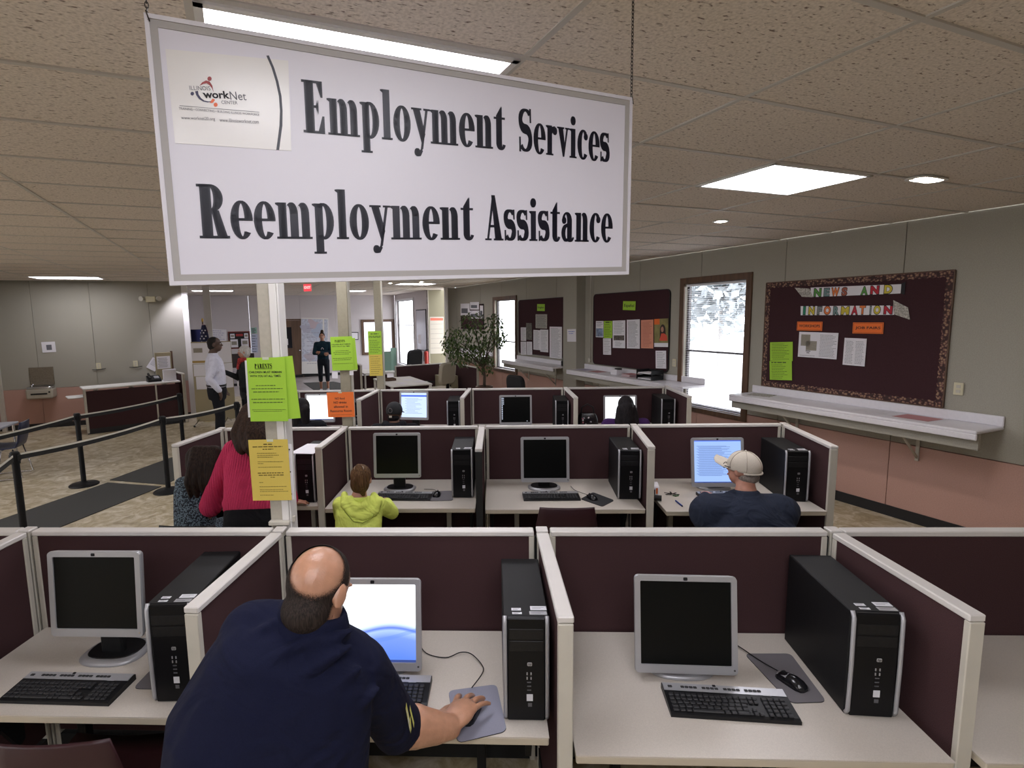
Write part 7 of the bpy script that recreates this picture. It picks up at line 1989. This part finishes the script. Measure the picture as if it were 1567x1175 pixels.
o, w, h = sheet('small black framed certificate on the far wall left of the framed window', pxs(fF, [(535.8, 508), (548.5, 508), (548.5, 520), (536, 520)]), M_blackpl, 'picture', None, 'framed_certificate', th=.02); MB().box((0, 0, .001), (w*.84, h*.82, .004)).build('certificate', M_paper, o)
o, w, h = sheet('tall whiteboard with a black frame on the pale side wall', pxs(lambda x, y: wallV(x, y, .02), [(635.8, 474), (651.5, 473), (653, 537.5), (638.8, 535.5)]), M_blackpl, 'whiteboard', None, 'whiteboard', th=.02)
MB().box((0, 0, .001), (w*.93, h*.955, .004), ch=.001).build('white_surface', mat('whiteboard_enamel', (.50, .49, .56), .25), o)
MB().box((-w*.18, -h*.22, .0035), (w*.3, h*.22, .002)).build('pinned_sheet', M_paper, o)
fY = lambda x, y: atplane(x, y, YB, 16.69)
o, w, h = sheet('tall pale poster with a red banner on the cream wall', pxs(fY, [(657.5, 485), (679, 484.5), (679.5, 541), (658.5, 541)]), mat('cream_poster_paper', (.50, .46, .40), .8), 'poster', None, 'poster')
flat(o, 'red_banner', [(-w*.46, h*.40, w*.46, h*.47)], mat('red_banner_print', (.60, .14, .09), .7), .0006)
for k in range(6): flat(o, 'grid_line', [(-w*.46, h*(.30-.13*k), w*.46, h*(.305-.13*k))], M_greyink, .0006)
pf = wallV(652.5, 547, .09); t = thing('fire_extinguisher', 'red fire extinguisher hanging on the pale wall below the whiteboard', 'extinguisher', V(pf.x, pf.y, pf.z-.2))
M_redp = mat('red_enamel', (.35, .03, .02), .35); b = MB(); b.cone((0, 0, 0), (0, 0, .36), .065, n=16); b.ell((0, 0, .36), (.065, .065, .05), None, 16, 8); b.build('cylinder', M_redp, t)
b = MB(); b.cone((0, 0, .39), (0, 0, .44), .02, n=10); b.box((.03, 0, .45), (.10, .02, .02)); b.build('valve', M_blackpl, t); b = MB(); b.tube([(0, 0, .42), (-.07, 0, .38), (-.085, 0, .2), (-.08, 0, .08)], .010, 6); b.build('hose', M_blackpl, t)
# ---------------------------------------------------------------- flag, navy screen, literature stand, bench in the vestibule
pn = aty(297, 540, 12.5); t = thing('display_screen', 'dark navy display screen on legs behind the leaflet stand', 'display screen', V(pn.x, pn.y, 0), R(18))
MB().box((0, 0, 1.42), (.46, .03, .98), ch=.006).build('navy_fabric', mat('navy_screen_fabric', (.012, .016, .075), .9, noise=.2, nscale=200), t)
for s in (-1, 1):
    MB().box((s*.22, 0, .96), (.025, .035, 1.92), ch=.004).build('leg', M_blackmet, t); MB().box((s*.22, 0, .012), (.03, .40, .024), ch=.004).build('foot', M_blackmet, t)
pf = aty(312, 520, 11.25); t = thing('flag_stand', 'furled American flag on a pole with a gold finial behind the leaflet stand', 'flag', V(pf.x, pf.y, 0))
MB().cone((0, 0, 0), (0, 0, .06), .15, .12, 18).build('base', mat('brass', (.45, .30, .08), .3, metal=1), t); MB().cone((0, 0, .05), (0, 0, 2.10), .014, n=10).build('pole', M_wood, t)
b = MB(); b.ell((0, 0, 2.12), (.022, .022, .045), None, 10, 8); b.build('finial', mat('brass', (.45, .30, .08)), t)
def flag_mesh():
    b = MB(); n = 16; rings = []
    for z, w in ((2.03, .03), (1.9, .055), (1.6, .085), (1.2, .11), (.75, .12), (.62, .10)):
        rings.append([(w*(1+.35*math.sin(5*2*PI*k/n))*math.cos(2*PI*k/n)+.03, w*.7*(1+.35*math.sin(5*2*PI*k/n))*math.sin(2*PI*k/n)-.02, z) for k in range(n)])
    b.loft(rings); return b
def flag_mat():
    m = bpy.data.materials.new('flag_cloth'); m.use_nodes = True; nt = m.node_tree; bb = nt.nodes['Principled BSDF']; bb.inputs['Roughness'].default_value = .8
    tc = nt.nodes.new('ShaderNodeTexCoord'); w = nt.nodes.new('ShaderNodeTexWave'); w.inputs['Scale'].default_value = 7; w.bands_direction = 'X'; r = nt.nodes.new('ShaderNodeValToRGB'); r.color_ramp.interpolation = 'CONSTANT'
    r.color_ramp.elements[0].color = (.30, .015, .03, 1); r.color_ramp.elements[1].position = .5; r.color_ramp.elements[1].color = (.55, .53, .55, 1)
    nt.links.new(tc.outputs['Object'], w.inputs[0]); nt.links.new(w.outputs['Fac'], r.inputs[0]); nt.links.new(r.outputs[0], bb.inputs['Base Color']); return m
fo = flag_mesh().build('flag_cloth', flag_mat(), t)
b = MB(); n = 16; b.loft([[(w*1.12*math.cos(2*PI*k/n)+.03, w*.8*math.sin(2*PI*k/n)-.02, z) for k in range(n)] for z, w in ((2.02, .035), (1.9, .062), (1.6, .10), (1.42, .115))]); b.build('canton', mat('flag_navy', (.012, .014, .05), .85), t)
for k in range(16):
    a = -PI/2+.45*(k % 4-1.5); z = 1.5+.12*(k//4)+.05*(k % 2); w = .062+(1.9-z)*.125
    b = MB(); st = [((.022 if j % 2 == 0 else .009)*math.cos(PI/2+j*PI/5), (.022 if j % 2 == 0 else .009)*math.sin(PI/2+j*PI/5)) for j in range(10)]
    b.add([(x, 0, y) for x, y in st], [tuple(range(10))]); o = b.build('star', M_paper, t); o.location = (.03+w*1.2*math.cos(a), -.02+w*.9*math.sin(a), z); o.rotation_euler = (0, 0, a+PI/2)
pb_ = aty(309, 648, 10.75); t = thing('leaflet_stand', 'tan leaflet display stand with white sheets, left of the standing man', 'leaflet stand', V(pb_.x, pb_.y, 0), R(12))
M_tanb = mat('tan_board', (.33, .28, .17), .7)
for k, (xx, rz) in enumerate(((.11, 0), (.47, R(35)))):
    rot = Matrix.Rotation(rz, 3, 'Z')
    MB().box((xx, (0 if k == 0 else .10), .88), (.40 if k == 0 else .36, .025, 1.62), rz, ch=.006).build('display_board', M_tanb, t)
    for j, (z, hh, ww) in enumerate(((1.46, .42, .39), (1.12, .24, .38), (.86, .26, .34))):
        c_ = V(xx, 0 if k == 0 else .10, z)+rot @ V(.01*j, -.018, 0)
        MB().box(c_, (ww*(1 if k == 0 else .85), .008, hh), rz).build('leaflet', M_paper, t)
MB().box((.04, -.024, 1.52), (.17, .004, .09)).build('picture', mat('grey_clipping', (.30, .27, .22)), t)
MB().box((.07, -.024, 1.29), (.30, .004, .045)).build('orange_strip', mat('ochre_strip', (.40, .26, .08), .7), t)
for xx in (-.04, .50):
    b = MB(); b.tube([(xx, .02, .12), (xx-.02, -.22, .03), (xx-.02, -.26, .02)], .012, 6); b.tube([(xx, .02, .12), (xx+.02, .22, .03)], .012, 6); b.build('foot', M_chrome, t); b = MB(); b.cone((xx-.035, -.26, .02), (xx-.005, -.26, .02), .02, n=10); b.build('caster', M_blackpl, t)
pq = atz(355, 584, 0)-YB*1.2; t = thing('reception_bench', 'dark backed bench with a pale seat by the far wall', 'bench', V(pq.x, pq.y, 0), BA)
MB().box((0, .28, .78), (1.5, .06, .46), ch=.02).build('back', mat('dark_brown_upholstery', (.03, .018, .016), .7), t); MB().box((0, 0, .42), (1.5, .5, .10), ch=.02).build('seat', mat('pale_grey_upholstery', (.36, .33, .34), .8), t); MB().box((0, 0, .18), (1.4, .44, .36)).build('base', mat('pale_grey_upholstery', (.36, .33, .34)), t); MB().box((0, -.02, .04), (1.46, .46, .08)).build('shadow_strip', M_black, t)  # lowest black block stands for the shadow under the bench
# ---------------------------------------------------------------- office corner behind the back row
def far_panel(a, c_, label, h=.95): return panel((bw(*a, 0).x, bw(*a, 0).y), (bw(*c_, 0).x, bw(*c_, 0).y), label, h, 'burgundy office partitions')
far_panel((3.40, 12.80), (4.90, 13.0), 'burgundy partition behind the cream desk chair')
far_panel((4.95, 12.95), (4.95, 11.36), 'burgundy partition with a putty end beside the leafy tree')
far_panel((2.62, 13.0), (2.75, 15.6), 'burgundy partition left of the white desk, beyond the posts', 1.0)
def office_desk(label, xb, yb, w, d, h, ped=True, group='white office desks'):
    t = thing('office_desk', label, 'desk', bw(xb, yb, 0), BA, group)
    MB().box((0, 0, h-.015), (w, d, .03), ch=.006).build('top', M_white, t)
    for s in (-1, 1): MB().box((s*(w/2-.03), -d/2+.05, (h-.03)/2), (.05, .06, h-.032), ch=.006).build('leg', M_white, t); MB().box((s*(w/2-.03), d/2-.05, (h-.03)/2), (.05, .06, h-.032), ch=.006).build('leg', M_white, t)
    MB().box((0, d*.2, h*.55), (w-.12, .02, h*.5)).build('modesty_panel', M_fabric, t)
    return t
office_desk('white office desk in front of the burgundy partition, under the phone and papers', 3.27, 11.80, .90, 1.65, .70)
office_desk('white office desk further left, holding the green folded leaflet', 3.30, 14.45, .85, 1.1, .70)
t = thing('drawer_pedestal', 'cream drawer pedestal in the corner of the burgundy partition', 'drawers', bw(4.62, 12.55, 0), BA); MB().box((0, 0, .34), (.40, .55, .68), ch=.006).build('case', mat('cream_steel', (.42, .38, .26), .5), t)
for k in range(3): dr = MB().box((0, -.28, .12+.21*k), (.36, .02, .19), ch=.004).build('drawer', mat('cream_steel', (.42, .38, .26)), t); MB().box((0, -.297, .12+.21*k), (.12, .012, .015)).build('handle', M_chrome, dr)
for k in range(4):
    t = thing('white_binder', 'white binder on the drawer pedestal, %s from the left' % ORD[k], 'binder', bw(4.50+.065*k, 12.55, .681), BA+.1*(k-1), 'white binders on the drawer pedestal'); MB().box((0, 0, .13), (.05, .24, .26), ch=.004).build('cover', M_paper, t); MB().box((0, -.122, .14), (.03, .002, .12)).build('spine_label', M_trim, t)
for i, (u, v, n_) in enumerate(((627, 572, 'black pen cup'), (634, 573, 'grey and black desk telephone'))):
    p = atz(u, v, .701); t = thing('pen_cup' if i == 0 else 'office_phone', n_+' on the white desk by the cream chair', 'desk item', p, BA)
    if i == 0:
        MB().cone((0, 0, 0), (0, 0, .16), .045, .05, 14).build('cup', M_blackpl, t)
        for k in range(4): b = MB(); b.tube([(.02*math.cos(k*1.6), .02*math.sin(k*1.6), .05), (.04*math.cos(k*1.6), .04*math.sin(k*1.6), .24)], .005, 5); b.build('pen', M_silver, t)
    else:
        MB().box((0, 0, .10), (.15, .06, .20), rot=Matrix.Rotation(-.25, 3, 'X'), ch=.01).build('body', M_blackpl, t); MB().box((.0, -.04, .12), (.08, .01, .07), rot=Matrix.Rotation(-.25, 3, 'X')).build('display', M_silver, t); b = MB(); b.tube([(-.07, -.04, .04), (-.075, -.07, .11), (-.07, -.03, .20)], .016, 6); b.build('handset', M_blackpl, t)
for i, (u, v, a) in enumerate(((617, 584, .2), (628, 578, -.3), (645, 577, .4))): ledge_sheet('white sheet on the white desk by the cream chair, %s of three' % ('nearest', 'middle', 'rightmost')[i], min(u, 640), v, .21, .28, BA+a, M_paper, z=.7012) if False else None
for i, (x, y, a) in enumerate(((3.15, 11.35, .2), (3.45, 11.9, -.3), (3.6, 11.45, .4))):
    b = MB(); b.box((0, 0, .0012), (.21, .29, .002)); o = b.build('paper_sheet', M_paper); o.location = bw(x, y, .7005); o.rotation_euler = (0, 0, BA+a); tag(o, 'loose white sheet on the white desk by the cream chair, %s' % ('nearest the posts', 'furthest back', 'nearest the chair')[i], 'paper', 'loose sheets on the white desk')
t = thing('brown_tray', 'low dark brown tray at the left of the white desk by the cream chair', 'tray', bw(3.02, 12.0, .7005), BA); MB().box((0, 0, .006), (.3, .24, .01)).build('tray_floor', M_wood, t)
for sx, sy, w, d in ((0, .12, .3, .01), (0, -.12, .3, .01), (.15, 0, .01, .24), (-.15, 0, .01, .24)): MB().box((sx, sy, .03), (w, d, .05)).build('tray_side', M_wood, t)
pg = atz(600, 571, .70); t = thing('folded_leaflet', 'tall folded pale green leaflet standing on the white desk beyond the posts', 'leaflet', bw(3.55, 14.3, .7005), BA)
M_pg = mat('pale_green_leaflet', (.28, .46, .38), .7)
for k, (x, rz) in enumerate(((-.12, .5), (.06, -.5), (.22, .4))): MB().box((x, 0, .20+.05*k), (.19, .006, .40+.10*k), rz).build('fold', M_pg, t)
def office_chair(label, loc, rz, m, back_h=.5, arms=True):
    t = thing('office_chair', label, 'chair', loc, rz, 'office swivel chairs')
    for k in range(5):
        a = 2*PI*k/5; b = MB(); b.tube([(0, 0, .10), (.28*math.cos(a), .28*math.sin(a), .07)], [.022, .014], 6); l = b.build('leg', M_blackpl, t); b = MB(); b.cone((.28*math.cos(a)-.012, .28*math.sin(a), .028), (.28*math.cos(a)+.012, .28*math.sin(a), .028), .027, n=10); b.build('caster', M_blackpl, l)
    MB().cone((0, 0, .08), (0, 0, .42), .025, n=10).build('column', M_blackpl, t)
    b = MB(); b.loft([[(x, y, z) for x, y in rrect(.48*s_, .46*s_, .10)] for z, s_ in ((.41, .9), (.44, 1), (.48, 1), (.50, .92))]); b.build('seat', m, t)
    b = MB(); b.loft([[(x, -.24+.5*0-(.0+.04*(y/.3)), .58+back_h/2+y) for x, y in rrect(.44*s_, back_h*s_, .12)] for s_ in (1.0,)]+[[(x, -.30-.04*(y/.3), .58+back_h/2+y) for x, y in rrect(.46, back_h+.02, .13)]]+[[(x, -.33-.04*(y/.3), .58+back_h/2+y) for x, y in rrect(.40, back_h-.06, .12)]]); b.build('backrest', m, t)
    MB().box((0, -.28, .53), (.07, .03, .26)).build('back_stem', M_blackpl, t)
    if arms:
        for s in (-1, 1): b = MB(); b.tube([(s*.22, -.05, .44), (s*.29, -.05, .47), (s*.29, -.02, .64), (s*.28, .16, .66), (s*.28, -.14, .66)], .014, 6); b.build('armrest', M_blackpl, t)
    return t
pc_ = atd(665, 575, 12.5)+XB*.12; office_chair('cream swivel chair seen from behind at the white desk', V(pc_.x, pc_.y, 0), R(200-180+25), mat('cream_upholstery', (.42, .37, .29), .85, noise=.06, nscale=200), .50)
pc_ = atd(626, 548, 14.9); office_chair('black high backed swivel chair beyond the burgundy partition', V(pc_.x, pc_.y, 0), R(40), mat('black_upholstery', (.012, .012, .014), .8), .66)
pc_ = atd(806, 588, 10.4); office_chair('small black swivel chair below the ledge with the word English', V(pc_.x, pc_.y, 0), R(-50), mat('black_upholstery', (.012, .012, .014)), .42)
pk = atd(558, 536, 15.5); t = thing('table_phone', 'black telephone on the far partition beside the furthest post', 'telephone', bw(2.72, 14.6, 1.001), BA); MB().box((0, 0, .07), (.05, .22, .14), ch=.01).build('body', M_blackpl, t); b = MB(); b.tube([(0, -.09, .15), (0, -.06, .19), (0, .06, .19), (0, .09, .15)], .02, 6); b.build('handset', M_blackpl, t)
# ---------------------------------------------------------------- ficus tree in a brown planter
tb_ = atd(741, 592, 12.0); t = thing('potted_ficus', 'leafy potted ficus tree in a brown planter before the far window', 'potted tree', V(tb_.x, tb_.y, 0))
b = MB(); b.loft([[(r_*math.cos(2*PI*k/20), r_*math.sin(2*PI*k/20), z) for k in range(20)] for r_, z in ((.13, 0), (.17, .50), (.19, .53), (.19, .58), (.165, .58), (.16, .54))], True); b.build('planter', mat('brown_planter', (.11, .055, .032), .6), t)
MB().cone((0, 0, .50), (0, 0, .545), .158, n=18).build('soil', mat('dark_soil', (.02, .014, .010), .95, noise=.4, nscale=80), t)
rt = V(tb_.x, tb_.y, 0); rnd = random.Random(3)
CL_ = [((700, 522), .36, .36, .35), ((690, 530), .22, .24, .25), ((724, 492), .30, .24, .3), ((757, 494), .22, .24, .25), ((738, 520), .36, .30, .35), ((765, 518), .20, .22, .22), ((744, 556), .20, .26, .22), ((706, 548), .22, .20, .2), ((728, 540), .26, .22, .25)]
ends = []
b = MB(); trunk = [V(0, 0, .54), V(.01, 0, .80), V(-.01, 0, .98)]
b.tube(trunk, [.034, .028, .024], 8)
for (pp, rx_, rz_, ry_) in CL_:
    e = atd(pp[0], pp[1], 12.0)-rt; ends.append((e, rx_, rz_, ry_)); s0 = trunk[1] if e.z < 1.3 else trunk[2]
    b.tube([s0, lerp(s0, e, .4)+V(rnd.uniform(-.04, .04), 0, .08), lerp(s0, e, .75)+V(0, 0, .05), e], [.020, .014, .010, .005], 6)
b.build('trunk', mat('grey_bark', (.10, .075, .055), .85, noise=.3, nscale=40), t)
leafs = [MB(), MB(), MB()]
for (e, rx_, rz_, ry_) in ends:
    for k in range(int(1700*rx_*rz_)+70):
        while True:
            d = V(rnd.uniform(-1, 1), rnd.uniform(-1, 1), rnd.uniform(-1, 1))
            if .25 < d.length < 1: break
        p = e+V(d.x*rx_, d.y*ry_, d.z*rz_)
        a = rnd.uniform(0, 2*PI); dr = rnd.uniform(.4, 1.2); dirv = V(math.cos(a)*math.cos(dr), math.sin(a)*math.cos(dr), -math.sin(dr)); sdv = dirv.cross(V(0, 0, 1)).normalized()*.021; L = rnd.uniform(.065, .115)
        nrm = sdv.cross(dirv).normalized()*.006
        leafs[rnd.choice((0, 0, 1, 1, 2))].add([p, p+dirv*L*.45+sdv+nrm, p+dirv*L, p+dirv*L*.45-sdv+nrm], [(0, 1, 2), (0, 2, 3)])
for k, c_ in enumerate(((.05, .09, .022), (.09, .15, .045), (.18, .25, .09))):
    o = leafs[k].build('foliage', mat('ficus_leaf_%d' % k, c_, .45), t); o['kind'] = 'stuff'
# ---------------------------------------------------------------- outside: trees with haze put into their pale leaf and bark colours
def out_tree(label, c0, h, m, seed):
    rn = random.Random(seed); t = thing('outdoor_tree', label, 'tree', c0)
    MB().cone((0, 0, -.2), (0, 0, h*.5), .09, .06, 8).build('trunk', mat('hazed_outdoor_bark', (.45, .43, .42), .8), t)
    b = MB()
    for k in range(1500):
        d = V(rn.gauss(0, .5), rn.gauss(0, .5), rn.gauss(0, .38)); p = V(d.x*h*.35, d.y*h*.35, h*.68+d.z*h*.35); s_ = rn.uniform(.10, .22); u = V(rn.uniform(-1, 1), rn.uniform(-1, 1), rn.uniform(-1, 1)).normalized(); w = u.orthogonal().normalized()
        b.add([p-u*s_, p+w*s_*.6, p+u*s_, p-w*s_*.6], [(0, 1, 2, 3)])
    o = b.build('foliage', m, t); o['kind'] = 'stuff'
M_outleaf = mat('hazed_outdoor_leaf', (.34, .38, .40), .7)
out_tree('pale tree outside, behind the blind of the large window, upper left', bw(13.0, 12.0, 0), 4.3, M_outleaf, 1)
out_tree('pale tree outside, behind the far narrow window', bw(15, 22.5, 0), 4.3, M_outleaf, 2)
